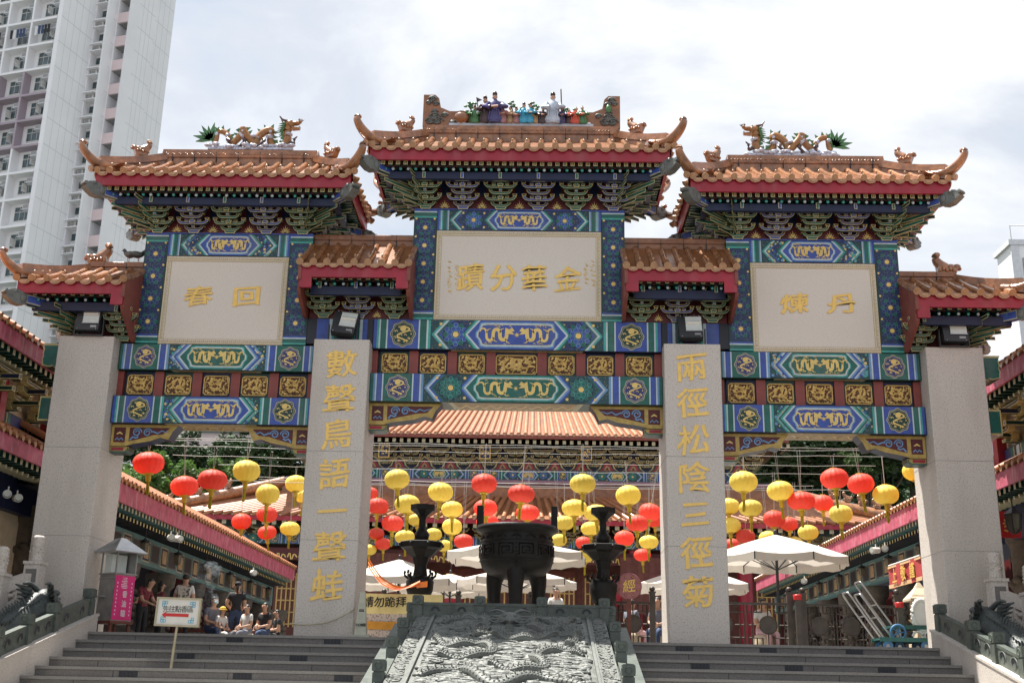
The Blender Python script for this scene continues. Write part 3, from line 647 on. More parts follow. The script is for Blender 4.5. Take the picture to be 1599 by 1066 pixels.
def hip_roof(cx, hw, he, zE, zW, n, ridge_in=.88, yf=-.50, cap=True):
    """hw = half width over the posts, he = half width of the eave board, zE = under side of the board, zW = top of the wall"""
    R = bpy.data.objects.new('roof', None); COL.objects.link(R); R.parent = ARCH; R.location = (cx, .6, 0); R.empty_display_size = .2
    hd = .6-yf                                          # half depth of the eave
    zt = zE+.26; zr = zE+.93; rx = he-ridge_in
    # tile field
    m = MB()
    for s in (-1, 1):
        m.poly([(-he, s*hd, zt), (he, s*hd, zt), (rx, 0, zr+.04), (-rx, 0, zr+.04)], 'glaze_dark')
        m.poly([(s*he, -hd, zt), (s*he, hd, zt), (s*rx, 0, zr+.04)], 'glaze_dark')
    nt = int(round(2*he/.262)); pit = 2*he/nt; r = .058
    for s in (-1, 1):
        for i in range(nt+1):
            x = -he+pit*i
            if i in (0, nt): x *= .985
            L_ = min(hd-.16, max(.12, (he-abs(x))*hd/ridge_in-.02)); z2 = zt+.05+(zr+.02-zt)*L_/hd
            barrel(m, (x, s*(hd+.07), zt+.02), (x, s*(hd-L_), z2), r)
            if i < nt: drip(m, (x+pit/2 if i else -he+pit/2, s*(hd+.055), zt-.005), (0, s, 0), pit*.80)
        ns = int(round(2*hd/.262)); ps = 2*hd/ns
        for i in range(1, ns):
            y = -hd+ps*i; L_ = max(.12, (hd-abs(y))*ridge_in/hd-.02); z2 = zt+.05+(zr+.02-zt)*L_/ridge_in
            barrel(m, (s*(he+.07), y, zt+.02), (s*(he-L_), y, z2), r)
        for i in range(ns): drip(m, (s*(he+.055), -hd+ps*(i+.5), zt-.005), (s, 0, 0), ps*.80)
    m.build('roof_tiles', R)
    # eave board all round
    for nm, b in (('eave_board', (-he, he, -hd, -hd+.05)), ('eave_board', (-he, he, hd-.05, hd)), ('eave_board', (-he, -he+.05, -hd+.051, hd-.051)), ('eave_board', (he-.05, he, -hd+.051, hd-.051))):
        m = MB(); m.box(*b, zE, zt+.01, 'red_board'); m.build(nm, R)
    # rafters and soffit
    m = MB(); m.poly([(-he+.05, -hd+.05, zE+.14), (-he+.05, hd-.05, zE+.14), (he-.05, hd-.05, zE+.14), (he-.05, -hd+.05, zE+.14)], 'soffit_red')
    k = int(2*he/.155)
    for s in (-1, 1):
        for i in range(k+1):
            x = -he+.24+(2*he-.48)*i/k
            m.box(x-.038, x+.038, *sorted((s*(hd-.09), s*(hd-.5))), zE-.06, zE+.015, 'dgreen')
            yq = s*(hd-.09)-(.004 if s > 0 else -.004)*-1
            q = [(x-.038, zE-.06), (x+.038, zE-.06), (x+.038, zE+.015), (x-.038, zE+.015)]
            yy = s*(hd-.086); m.poly([(a, yy, b) for a, b in (q if s < 0 else q[::-1])], 'edge_gold'); m.poly([(x+(a-x)*.62, s*(hd-.084), zE-.0225+(b-zE+.0225)*.62) for a, b in (q if s < 0 else q[::-1])], 'ink'); m.poly([(x+(a-x)*.3, s*(hd-.082), zE-.0225+(b-zE+.0225)*.3) for a, b in (q if s < 0 else q[::-1])], 'edge_gold')
            m.tube([(x+.04, s*(hd-.2), zE-.095), (x+.04, s*(hd-.6), zE-.03)], .032, 'dgreen', 8); m.ball((x+.04, s*(hd-.2), zE-.095), (.031, .02, .031), 'white' if i % 2 else 'teal', 8, 5)
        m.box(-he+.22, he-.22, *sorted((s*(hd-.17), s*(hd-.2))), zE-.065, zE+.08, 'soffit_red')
        ks = int(2*hd/.155)
        for i in range(ks+1):
            y = -hd+.24+(2*hd-.48)*i/ks; m.box(*sorted((s*(he-.09), s*(he-.5))), y-.038, y+.038, zE, zE+.075, 'dgreen')
            m.poly([(s*(he-.086), y-.03, zE+.005), (s*(he-.086), y+.03, zE+.005), (s*(he-.086), y+.03, zE+.07), (s*(he-.086), y-.03, zE+.07)], 'edge_gold')
    m.build('rafters', R)
    m = MB()
    for s in (-1, 1):
        m.box(-he+.3, he-.3, *sorted((s*(hd-.26), s*(hd-.36))), zE-.26, zE-.12, 'navy'); m.box(*sorted((s*(he-.26), s*(he-.36))), -hd+.38, hd-.38, zE-.258, zE-.122, 'navy')
        m.box(-hw+.05, hw-.05, *sorted((s*.20, s*.26)), zW, zE+.13, 'dark_red'); m.box(*sorted((s*(hw-.1), s*(hw-.05))), -.19, .19, zW, zE+.13, 'dark_red')
        m.box(-hw, hw, *sorted((s*.27, s*.30)), zW+.0, zW+.02, 'blue')
    pitch = (2*hw-.42)/(n-1); xs = [-hw+.21+pitch*i for i in range(n)]
    for i in range(n-1): flame(m, (xs[i]+xs[i+1])/2, zW+.05, .125, -.262)
    for i in range(n-1): m.pz([((xs[i]+xs[i+1])/2-.07, zW+.30), ((xs[i]+xs[i+1])/2+.07, zW+.30), ((xs[i]+xs[i+1])/2+.1, zE-.05), ((xs[i]+xs[i+1])/2-.1, zE-.05)], -.263, 'navy')  # deep eave shade between the sets, painted on the board as navy patches
    m.build('bracket_board', R)
    brackets(R, xs, -.50, zW+.005)
    for s in (-1, 1):
        for y in (-.0,): brackets(R, [y], 0, zW+.02, rz=s*pi/2, ph=1, cx=s*(hw+.18))
    # ridge
    m = MB(); z1 = zE+1.20
    m.box(-rx, rx, -.15, .15, zr-.1, z1-.16, 'glaze'); m.box(-rx, rx, -.185, .185, z1-.155, z1-.06, 'glaze'); m.box(-rx, rx, -.165, .165, z1-.058, z1, 'glaze')
    m.box(-rx, rx, -.18, .18, zr+.10, zr+.135, 'glaze'); m.tube([(-rx, 0, z1+.01), (rx, 0, z1+.01)], .09, 'glaze', 10, flat=.5)
    x = -rx+.2
    while x < rx-.1:
        for s in (-1, 1): m.box(x, x+.012, *sorted((s*.187, s*.14)), zr, z1-.055, 'ink')
        x += .43
    for s in (-1, 1):
        k = 0; x = -rx+.05
        while x < rx-.15: m.tube(curve([(x, s*.186, z1-.13), (x+.03, s*.19, z1-.09), (x+.07, s*.19, z1-.12), (x+.10, s*.186, z1-.085)], 2), .010, 'glaze', 5); x += .125
    m.build('ridge', R)
    # hips with horns, corner beams with beasts, fanning arms
    for sx in (-1, 1):
        for sy in (-1, 1):
            Mx = MX.Diagonal((sx, -sy, 1, 1)); m = MB(Mx)    # canonical corner: +x, -y
            A = V((rx-.05, -.05, 0)); B = V((he+.0, -hd+.0, 0)); d = (B-A).normalized(); nrm = V((d.y, -d.x, 0)); th = .085
            for (za0, za1, zb0, zb1, t) in ((zr-.05, z1-.20, zt+.02, zt+.17, th), (z1-.195, z1-.10, zt+.175, zt+.26, th*1.35), (z1-.095, z1-.03, zt+.262, zt+.31, th*1.0)):
                K = 6
                for k in range(K):
                    t0, t1 = k/K, (k+1)/K; sg = lambda u: -.05*sin(pi*u)
                    p, q = A.lerp(B, t0), A.lerp(B, t1); zl0, zl1 = lerp(za0, zb0, t0)+sg(t0), lerp(za0, zb0, t1)+sg(t1); zh0, zh1 = lerp(za1, zb1, t0)+sg(t0), lerp(za1, zb1, t1)+sg(t1)
                    m.add([p-nrm*t+V((0,0,zl0)), q-nrm*t+V((0,0,zl1)), q+nrm*t+V((0,0,zl1)), p+nrm*t+V((0,0,zl0)), p-nrm*t+V((0,0,zh0)), q-nrm*t+V((0,0,zh1)), q+nrm*t+V((0,0,zh1)), p+nrm*t+V((0,0,zh0))], [(0,1,5,4),(1,2,6,5),(2,3,7,6),(3,0,4,7),(4,5,6,7)], 'glaze')
            m.build('hip_ridge', R)
            m = MB(Mx); pth = horn_path(B+V((0, 0, zt+.22)), d, 1.0); kk = len(pth)
            m.tube(pth, [lerp(.16, .045, (i/(kk-1))**.9) for i in range(kk)], 'glaze', 10, flat=.7); m.ball(pth[-1], .044, 'glaze', 8, 5)
            barrel(m, B+d*.12+V((0, 0, zt+.03)), A.lerp(B, .7)+V((0, 0, lerp(zr, zt, .7)+.05)), .06, False)
            m.build('ridge_horn', R)
            be = link('ridge_beast', BEAST, R, (sx*(rx+.34), sy*.42, z1-.22)); be.rotation_euler = (0, 0, math.atan2(sy*.6, sx*1.0)+pi); be.scale = (.9,)*3
            m = MB(Mx); a0 = V((hw-.05, -.2, 0)); b0 = V((he-.12, -hd+.12, 0)); dd = (b0-a0).normalized(); nn = V((dd.y, -dd.x, 0))*.075
            q = [a0-nn, b0-nn, b0+nn, a0+nn]; m.edged([p+V((0, 0, zE-.17)) for p in q], (0, 0, .165), 'blue', 'edge_pale', .018)
            m.build('corner_beam', R)
            an = math.atan2(dd.y, dd.x); m = MB(Mx @ MX.Translation(b0+V((0, 0, zE-.02))) @ MX.Rotation(an, 4, 'Z')); corner_beast(m); m.build('corner_beast', R)
            m = MB(Mx @ MX.Translation(V((hw-.2, -.28+.12, 0)))); lv = []
            for k, (z, ln) in enumerate(((zW+.07, .46), (zW+.17, .66), (zW+.28, .84), (zW+.39, .98))):
                c = ('dgreen', 'green', 'green', 'dgreen')[k]
                for ang, f in ((45, 1.22), (14, .95), (76, .95)): lv.append((ang, ln*f, z, .11, c))
            fan(m, lv); m.build('corner_bracket', R)
    return R
RC = hip_roof(0, 2.0, 2.79, 8.605, 7.95, 6)
RL = hip_roof(-5.5, 1.60, 2.38, 8.03, 7.40, 5, ridge_in=.86)
RR = hip_roof(5.52, 1.60, 2.36, 8.02, 7.40, 5, ridge_in=.86)

def small_roof(x0, x1, zE, zW, n, xs, left_open=None, ztop=None, zcap=None, sill=True):
    """lower roof between or outside the towers; left_open = -1/1 when that end is a free hip with a horn"""
    R = bpy.data.objects.new('lower_roof', None); COL.objects.link(R); R.parent = ARCH; R.location = ((x0+x1)/2, .6, 0); R.empty_display_size = .2
    h = (x1-x0)/2; hd = 1.10; zt = zE+.25; zr = zcap or zE+.64; z1 = ztop or zE+.95
    m = MB()
    for s in (-1, 1): m.poly([(-h, s*hd, zt), (h, s*hd, zt), (h, s*.1, zr+.05), (-h, s*.1, zr+.05)], 'glaze_dark')
    nt = int(round(2*h/.262)); pit = 2*h/nt
    for s in (-1, 1):
        for i in range(nt+1):
            x = -h+pit*i; d_ = (x+h if left_open == -1 else h-x) if left_open else 9
            L_ = min(.95, max(.12, d_*1.2)); barrel(m, (x, s*(hd+.07), zt+.02), (x, s*(hd-L_), zt+.05+(zr-zt)*L_), .062)
            if i < nt: drip(m, (x+pit/2, s*(hd+.055), zt-.005), (0, s, 0), pit*.8)
    if left_open:
        for i in range(1, 8): y = -hd+2*hd*i/8; barrel(m, (left_open*(h+.07), y, zt+.02), (left_open*(h-min(.8, (hd-abs(y))*.8)), y, zt+.05+(zr-zt)*min(1, (hd-abs(y)))), .058)
    m.build('roof_tiles', R)
    for s in (-1, 1):
        m = MB(); y = s*hd; q = [(-h, zt+.01), (-h, zE-.2), (-h+.22, zE-.2), (-h+.22, zE), (h-.22, zE), (h-.22, zE-.2), (h, zE-.2), (h, zt+.01)]
        if left_open == -1: q = [(-h, zt+.01), (-h, zE), (h-.22, zE), (h-.22, zE-.2), (h, zE-.2), (h, zt+.01)]
        if left_open == 1: q = [(-h, zt+.01), (-h, zE-.2), (-h+.22, zE-.2), (-h+.22, zE), (h, zE), (h, zt+.01)]
        m.xz(q, *sorted((y, y-s*.05)), 'red_board'); m.build('eave_board', R)
    if left_open: m = MB(); m.box(*sorted((left_open*h, left_open*(h-.05))), -hd+.051, hd-.051, zE, zt+.01, 'red_board'); m.build('eave_board', R)
    for s in (-1, 1):
        if s == left_open: continue
        m = MB(); q = [(0, zr+.05), (-hd-.02, zt+.02), (-hd-.02, zE-.05), (-hd+.05, zE-.09), (-hd+.05, zE-.17), (-hd-.0, zE-.24), (-hd+.08, zE-.32), (-.42, zW-.02)]
        q2 = q+[(-a, b) for a, b in q[:0:-1]]
        m.prism([(s*(h+.03), a, b) for a, b in q2], (-s*.06, 0, 0), 'brown_red'); m.build('barge_board', R)
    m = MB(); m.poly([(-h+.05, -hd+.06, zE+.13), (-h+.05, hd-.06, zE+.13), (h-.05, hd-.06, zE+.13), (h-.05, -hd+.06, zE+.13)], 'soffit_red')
    lo = -h+(.26 if left_open != -1 else .3); hi = h-(.26 if left_open != 1 else .3); k = int((hi-lo)/.155)
    for i in range(k+1):
        x = lerp(lo, hi, i/k); y = -hd+.1; m.box(x-.036, x+.036, y, y+.4, zE-.01, zE+.062, 'dgreen')
        q = [(x-.036, zE-.01), (x+.036, zE-.01), (x+.036, zE+.062), (x-.036, zE+.062)]; cz = zE+.026
        m.pz(q, y-.004, 'edge_gold'); m.pz([(x+(a-x)*.62, cz+(b-cz)*.62) for a, b in q], y-.006, 'ink'); m.pz([(x+(a-x)*.3, cz+(b-cz)*.3) for a, b in q], y-.008, 'edge_gold')
        m.tube([(x+.02, y+.12, zE-.05), (x+.02, y+.5, zE+.0)], .03, 'dgreen', 8); m.ball((x+.02, y+.12, zE-.05), (.029, .02, .029), 'white' if i % 2 else 'teal', 8, 5)
    m.box(lo-.05, hi+.05, -hd+.19, -hd+.21, zE-.01, zE+.07, 'soffit_red')
    m.build('rafters', R)
    m = MB(); m.box(lo-.1, hi+.1, -hd+.27, -hd+.36, zE-.24, zE-.08, 'navy'); wa = -h+(.72 if left_open == -1 else .05); wb = h-(.72 if left_open == 1 else .05); m.box(wa, wb, -.25, -.2, zW, zE+.12, 'dark_red'); m.box(wa, wb, .2, .25, zW, zE+.12, 'dark_red')
    for i in range(len(xs)-1): flame(m, (xs[i]+xs[i+1])/2-(x0+x1)/2, zW+.04, .11, -.252)
    m.build('bracket_board', R)
    brackets(R, [x-(x0+x1)/2 for x in xs], -.48, zW+.005, ph=0)
    m = MB(); a = -h+(.85 if left_open == -1 else 0); b = h-(.85 if left_open == 1 else 0)
    m.box(a, b, -.14, .14, zr-.1, z1-.12, 'glaze_dark'); m.box(a, b, -.17, .17, z1-.118, z1-.04, 'glaze_dark'); m.tube([(a, 0, z1-.02), (b, 0, z1-.02)], .12, 'glaze', 10, flat=.35); m.box(a, b, -.165, .165, zr+.12, zr+.15, 'glaze_dark')
    x = a+.3
    while x < b: m.box(x, x+.01, -.172, -.1, zr, z1-.035, 'ink'); x += .43
    m.build('ridge', R)
    if left_open:
        s = left_open
        for sy in (-1, 1):
            Mx = MX.Diagonal((s, -sy, 1, 1)); m = MB(Mx); A = V((h-.88, -.05, 0)); B = V((h, -hd, 0)); d = (B-A).normalized(); nrm = V((d.y, -d.x, 0)); th = .09
            for k in range(6):
                t0, t1 = k/6, (k+1)/6; p, q = A.lerp(B, t0), A.lerp(B, t1); zl = [lerp(zr, zt+.02, t) for t in (t0, t1)]; zh = [lerp(z1-.03, zt+.30, t)-.05*sin(pi*t) for t in (t0, t1)]
                m.add([p-nrm*th+V((0,0,zl[0])), q-nrm*th+V((0,0,zl[1])), q+nrm*th+V((0,0,zl[1])), p+nrm*th+V((0,0,zl[0])), p-nrm*th+V((0,0,zh[0])), q-nrm*th+V((0,0,zh[1])), q+nrm*th+V((0,0,zh[1])), p+nrm*th+V((0,0,zh[0]))], [(0,1,5,4),(1,2,6,5),(2,3,7,6),(3,0,4,7),(4,5,6,7)], 'glaze')
            m.build('hip_ridge', R); m = MB(Mx); pth = horn_path(B+V((0, 0, zt+.2)), d, 1.0); kk = len(pth)
            m.tube(pth, [lerp(.16, .045, (i/(kk-1))**.9) for i in range(kk)], 'glaze', 10, flat=.7); m.ball(pth[-1], .044, 'glaze', 8, 5); m.build('ridge_horn', R)
            m = MB(Mx); a0 = V((h-.8, -.2, 0)); b0 = V((h-.12, -hd+.12, 0)); dd = (b0-a0).normalized(); nn = V((dd.y, -dd.x, 0))*.075
            m.edged([p+V((0, 0, zE-.17)) for p in [a0-nn, b0-nn, b0+nn, a0+nn]], (0, 0, .165), 'blue', 'edge_pale', .018); m.build('corner_beam', R)
            m = MB(Mx @ MX.Translation(b0+V((0, 0, zE-.02))) @ MX.Rotation(math.atan2(dd.y, dd.x), 4, 'Z')); corner_beast(m); m.build('corner_beast', R)
            m = MB(Mx @ MX.Translation(V((h-.92, -.16, 0)))); lv = []
            for k, (z, ln) in enumerate(((zW+.10, .40), (zW+.20, .56), (zW+.30, .74), (zW+.40, .92))):
                for ang, f in ((45, 1.2), (14, 1.0), (74, .95)): lv.append((ang, ln*f, z, .085, ('dgreen', 'green', 'green', 'dgreen')[k]))
            fan(m, lv); m.build('corner_bracket', R)
        be = link('ridge_beast', BEAST, R, (s*(h-.95), 0, z1-.0)); be.rotation_euler = (0, 0, 0 if s < 0 else pi); be.scale = (1.2,)*3
    return R
for s in (-1, 1):
    a, b = sorted((s*3.93, s*1.96)); mid = (a+b)/2
    small_roof(a, b, 6.27, 5.75, 3, (mid-.66, mid, mid+.66), ztop=P(560, 367, .5).z, zcap=P(560, 386, .5).z)
small_roof(-9.05, -7.10, 5.90, 5.245, 2, (-7.30,), left_open=-1, ztop=P(180, 409, .5).z, zcap=P(180, 425, .5).z)
small_roof(7.10, 9.05, 5.84, 5.245, 2, (7.30,), left_open=1, ztop=P(1440, 424, .5).z, zcap=P(1440, 440, .5).z)
# ------------------------------------------------------------------ ornaments on the archway
def crest():                                           # ceramic picture ridge above the centre roof
    z0 = 9.815; y0, y1 = .50, .72; t = thing('ridge_crest', 'brown ceramic ridge screen with grey clouds and stepped ends on the centre roof', 'roof ornament', (0, .6, z0))
    m = MB(); h = lambda px: 0
    q = [(-1.95, 0), (-1.95, .70), (-1.72, .70), (-1.64, .62), (-1.60, .42), (-1.42, .34), (1.42, .34), (1.60, .42), (1.64, .62), (1.72, .70), (1.95, .70), (1.95, 0)]
    m.xz(q, -.08, .08, 'glaze_dark'); m.build('screen_wall', t)
    m = MB(); m.box(-1.42, 1.42, -.16, -.06, -.01, .04, 'ceramic_silver')
    for k in range(34): x = random.uniform(-1.4, 1.4); m.ball((x, -.13, .03+.02*random.random()), (.06, .05, .03), 'ceramic_silver', 7, 4)
    for s in (-1, 1):
        for x, z, r in ((1.78, .60, .09), (1.70, .50, .07), (1.84, .52, .06), (1.72, .22, .12), (1.66, .12, .13), (1.80, .12, .12), (1.72, .32, .07), (1.52, .25, .07)):
            pts = [(s*x+r*(1-k/17)*cos(k*.75), -.095, z+r*.7*(1-k/17)*sin(k*.75)) for k in range(15)]; m.tube(pts, .017, 'beast_grey', 6); m.ball((s*x, -.083, z), (r*.5, .012, r*.35), 'beast_grey', 8, 5)
    m.ball((1.72, -.12, .40), (.06, .03, .09), 'ceramic_green', 7, 5)
    m.build('cloud_relief', t)
    return t
crest()
def figurine(x, h, robe, label, wide=1.0, lean=0, hat=True, prop=None):
    t = thing('figurine', label, 'figurine', (x, .44, 9.855), 0, 'ceramic figures on the centre roof ridge'); k = h/.55
    m = MB(MX.Diagonal((wide*k, k, k, 1)))
    m.lathe([(.10, 0), (.115, .06), (.09, .20), (.085, .30), (.075, .38), (.03, .42), (.028, .44)], robe, n=12, sy=.75)
    m.tube([(-.07, -.02, .36), (-.12, -.06, .27), (-.05, -.10, .24)], [.034, .04, .045], robe, 7); m.tube([(.07, -.02, .36), (.13, -.05, .28), (.06, -.1, .26)], [.034, .04, .045], robe, 7)
    for i in range(5): m.tube([(-.07+.035*i, -.075, .02), (-.05+.025*i, -.068, .22)], .010, robe, 5)
    m.build('robe', t); m = MB(MX.Translation((lean*k, 0, 0)) @ MX.Diagonal((k, k, k, 1)))
    m.ball((0, 0, .475), (.038, .04, .048), 'skin', 9, 7); m.ball((0, -.04, .47), (.008, .012, .012), 'skin', 6, 4)
    for s in (-1, 1): m.ball((s*.014, -.037, .483), .005, 'hair', 5, 4); m.ball((s*.038, 0, .475), (.008, .01, .015), 'skin', 5, 4)
    m.build('head', t); m = MB(MX.Translation((lean*k, 0, 0)) @ MX.Diagonal((k, k, k, 1)))
    m.ball((0, .012, .50), (.042, .04, .035), 'hair', 9, 5); (m.lathe([(.03, .52), (.045, .53), (.03, .57), (.01, .58)], 'ceramic_dark', n=8) if hat else m.ball((0, .02, .54), .024, 'hair', 7, 5)); m.build('hair', t)
    m = MB(MX.Diagonal((k, k, k, 1)))
    if prop == 'staff': m.tube([(.15, -.06, .02), (.13, -.06, .6)], .01, 'bark', 6)
    elif prop == 'flag': m.tube([(-.12, -.06, .2), (-.16, -.04, .52)], .01, 'ceramic_dark', 6); m.poly([(-.16, -.04, .52), (-.05, -.04, .47), (-.15, -.04, .42)], 'ceramic_dark')
    elif prop == 'fan': m.ball((.10, -.1, .3), (.05, .012, .06), 'ceramic_white', 8, 5)
    else: m.tube([(-.05, -.11, .25), (.06, -.11, .26)], .018, 'skin', 6)
    m.build('held_object' if prop else 'hands', t)
for x, h, rb, lb, wd, ln, hat, pr in (
    (-.92, .34, 'ceramic_green', 'small green robed ceramic figure seated near the left of the ridge', 1.3, .0, True, 'fan'),
    (-.72, .52, 'ceramic_dark', 'dark robed ceramic figure holding a pointed flag on the ridge', 1.0, 0, True, 'flag'),
    (-.53, .60, 'ceramic_purple', 'tall purple robed ceramic figure, tallest left of the middle', 1.25, 0, True, None),
    (-.36, .36, 'ceramic_rose', 'small rose coloured ceramic figure beside the tall purple one', 1.1, 0, False, None),
    (-.22, .34, 'copper', 'little brown ceramic figure in the middle of the ridge', .8, 0, False, None),
    (.05, .40, 'ceramic_blue', 'turquoise robed ceramic figure right of the middle, white sleeve', 1.15, 0, True, 'fan'),
    (.17, .40, 'ceramic_blue', 'turquoise robed ceramic figure with its back turned to the pale one', 1.0, .01, True, None),
    (.42, .33, 'ceramic_dark', 'crouching dark brown ceramic figure before the pale tall one', 1.5, .02, False, None),
    (.62, .60, 'ceramic_silver', 'tall pale grey robed ceramic figure carrying a staff', 1.15, 0, True, 'staff'),
    (-.10, .32, 'ceramic_rose', 'small dusky pink ceramic figure left of the turquoise pair', 1.0, 0, True, None),
    (.28, .30, 'copper', 'small bronze coloured ceramic figure right of the turquoise pair', 1.0, 0, False, 'fan'),
    (.80, .33, 'ceramic_purple', 'short violet ceramic figure right of the tall pale one', 1.1, 0, True, None),
    (.94, .30, 'ceramic_dark', 'short brown ceramic figure left of the kneeling red one', 1.0, 0, False, None),
    (1.06, .34, 'ceramic_red', 'kneeling orange red ceramic figure near the right end', 1.7, .03, False, 'fan'),
    (1.20, .36, 'ceramic_green', 'dark green ceramic figure at the right end of the group', 1.1, 0, False, None)):
    figurine(x, h*1.1, rb, lb, wd*1.1, ln, hat, pr)
m = MB(MX.Translation((0, .43, 9.84)))
for k in range(70): x = random.uniform(-1.38, 1.38); m.ball((x, .06+.04*random.random(), random.uniform(.02, .30)), (random.uniform(.03, .09), .04, random.uniform(.03, .08)), random.choice(('glaze_dark', 'copper', 'ceramic_rose', 'ceramic_dark', 'beast_grey')), 7, 4)
for k in range(12):
    x = random.choice((-1.25, -1.05, -.25, -.1, .3, .95, 1.25))+random.gauss(0, .05); z = random.uniform(.25, .42)
    m.tube(curve([(x, .05, .05), (x+.03, .04, z*.6), (x+random.uniform(-.08, .08), .03, z)], 3), .014, 'ceramic_dark', 5)
    for q in range(4): m.ball((x+random.gauss(0, .05), .02, z+random.gauss(0, .03)), (.04, .03, .025), 'ceramic_green', 6, 4)
tag(m.build('ridge_scenery'), 'rocks and small twisted pines modelled behind the ridge figures', 'roof ornament')
m = MB(); m.lathe([(.02, 0), (.10, .03), (.14, .10), (.13, .17), (.07, .21), (.09, .23)], 'glaze', n=14)
tag(m.build('wine_jar', None, (-1.18, .44, 9.85)), 'round brown glazed jar at the left end of the ridge figures', 'jar')

def dragon(cx, zb, s, label):                          # glazed dragon crawling along a side roof; s=+1 head to the right
    t = thing('dragon_statue', label, 'dragon statue', (cx, .6, zb)); S = MX.Diagonal((s, 1, 1, 1))
    T = 66; L_ = 1.78; pts = []; rs = []
    for k in range(T+1):
        u = k/T; x = -.72+1.34*u; pts.append(V((x+.05*sin(2*u*pi*5.0+1), .05*sin(u*9), .29+.20*cos((u*3.0-.42)*2*pi)*(.78+.22*u)))); rs.append(lerp(.045, .075, min(1, u*2)))
    neck = curve([pts[-1], pts[-1]+V((.10, 0, -.10)), V((.76, 0, .12)), V((.80, 0, .30)), V((.77, 0, .45)), V((.82, 0, .52))], 5)
    m = MB(S); m.tube(pts+neck[1:], rs+[lerp(.078, .08, k/(len(neck)-2)) for k in range(len(neck)-1)], 'ceramic_orange', 10)
    for k in range(6, len(pts)-4, 7): m.ball(pts[k]-V((0, .05, .02)), (.045, .028, .04), 'ceramic_white', 6, 4)
    m.build('dragon_body', t)
    m = MB(S); al = pts+neck[1:]
    for k in range(2, len(al)-3, 2):
        p = al[k]; d = (al[k+1]-al[k-1]).normalized(); n = V((-d.z, 0, d.x)); r = .072 if k > 20 else .055
        if n.z < -.25: continue
        b = p+n*r; m.prism([b-d*.035-V((0, .01, 0)), b+n*.08-V((0, .01, 0))-d*.01, b+d*.03-V((0, .01, 0))], (0, .02, 0), 'ceramic_green')
    m.build('back_spines', t); m = MB(S)
    for k in range(7):                                  # tail fan
        a = rad(60+k*22); o = V((-.74, 0, .26)); d = V((cos(a), 0, sin(a))); nn = V((-d.z, 0, d.x)); ln = .30+.06*(k % 2)
        m.prism([o-nn*.04-V((0, .015, 0)), o+d*ln*.6-nn*.035-V((0, .015, 0)), o+d*ln-V((0, .015, 0)), o+d*ln*.6+nn*.035-V((0, .015, 0)), o+nn*.04-V((0, .015, 0))], (0, .03, 0), 'ceramic_green')
    m.build('tail_fan', t)
    m = MB(S); o = V((.82, 0, .56))
    m.ball(o+V((-.02, 0, .03)), (.12, .085, .085), 'ceramic_orange', 10, 7); m.ball(o+V((.11, 0, .05)), (.10, .06, .045), 'ceramic_orange', 9, 6); m.ball(o+V((.20, 0, .085)), (.035, .05, .035), 'ceramic_orange', 8, 5)
    m.prism([o+V(p) for p in ((.02, -.05, -.03), (.18, -.05, -.055), (.21, -.05, -.02), (.20, -.05, -.075), (.06, -.05, -.09))], (0, .10, 0), 'ceramic_orange')
    for sy in (-1, 1):
        m.ball(o+V((.04, sy*.075, .075)), .022, 'ceramic_white', 7, 5); m.ball(o+V((.045, sy*.092, .075)), .011, 'ceramic_dark', 6, 4)
        m.tube(curve([o+V((-.04, sy*.05, .08)), o+V((-.14, sy*.07, .10)), o+V((-.2, sy*.08, .17))], 3), [.028, .026, .024, .02, .018, .015, .010], 'ceramic_dark', 6)
        for k in range(5): m.tube([o+V((-.08-.01*k, sy*.06, .03-.045*k)), o+V((-.20-.01*k, sy*.09, -.01-.05*k))], [.028, .004], 'ceramic_green', 5)
    for k in range(5): m.tube([o+V((.17+.012*k, -.03+.015*k, .11)), o+V((.19+.02*k, -.03+.015*k, .15))], [.014, .004], 'ceramic_dark', 5)
    m.build('head', t)
    m = MB(S)
    for x, dx in ((-.38, .03), (-.05, -.06), (.34, -.10), (.88, .08)):
        z0 = .22 if x < .8 else .16
        m.tube(curve([(x, -.06, z0), (x+dx*.3+.05, -.12, z0-.06), (x+dx, -.12, .05 if x < .8 else .22)], 3), [.045, .04, .035, .03, .028, .026, .024], 'ceramic_dark', 6)
        e = V((x+dx, -.12, .05 if x < .8 else .22))
        for a in (-.6, -.1, .4, 2.6): m.tube([e, e+V((.06*cos(a), -.01, .045*sin(a) if x < .8 else .055*sin(a+.8)))], [.016, .004], 'ceramic_dark', 5)
    m.build('legs', t)
    m = MB(S)
    for k in range(60):
        x = random.choice((-.60, -.28, .12, .48, .78))+random.gauss(0, .09); m.ball((x, random.uniform(-.14, .06), .02+.07*random.random()), (random.uniform(.05, .10), .06, .04), 'ceramic_white', 7, 4)
    for x in (-.1, .1, .42, .80): m.ball((x+.02, -.02, .30 if x < .7 else .36), (.08, .10, .035), 'ceramic_white', 8, 5)
    m.box(-.74, .94, -.12, .12, -.02, .03, 'ceramic_white')
    m.build('clouds', t)
dragon(-5.42, P(384, 236, .6).z, 1, 'orange glazed dragon statue facing right on the left tower roof')
dragon(5.40, P(1258, 246, .6).z, -1, 'orange glazed dragon statue facing left on the right tower roof')

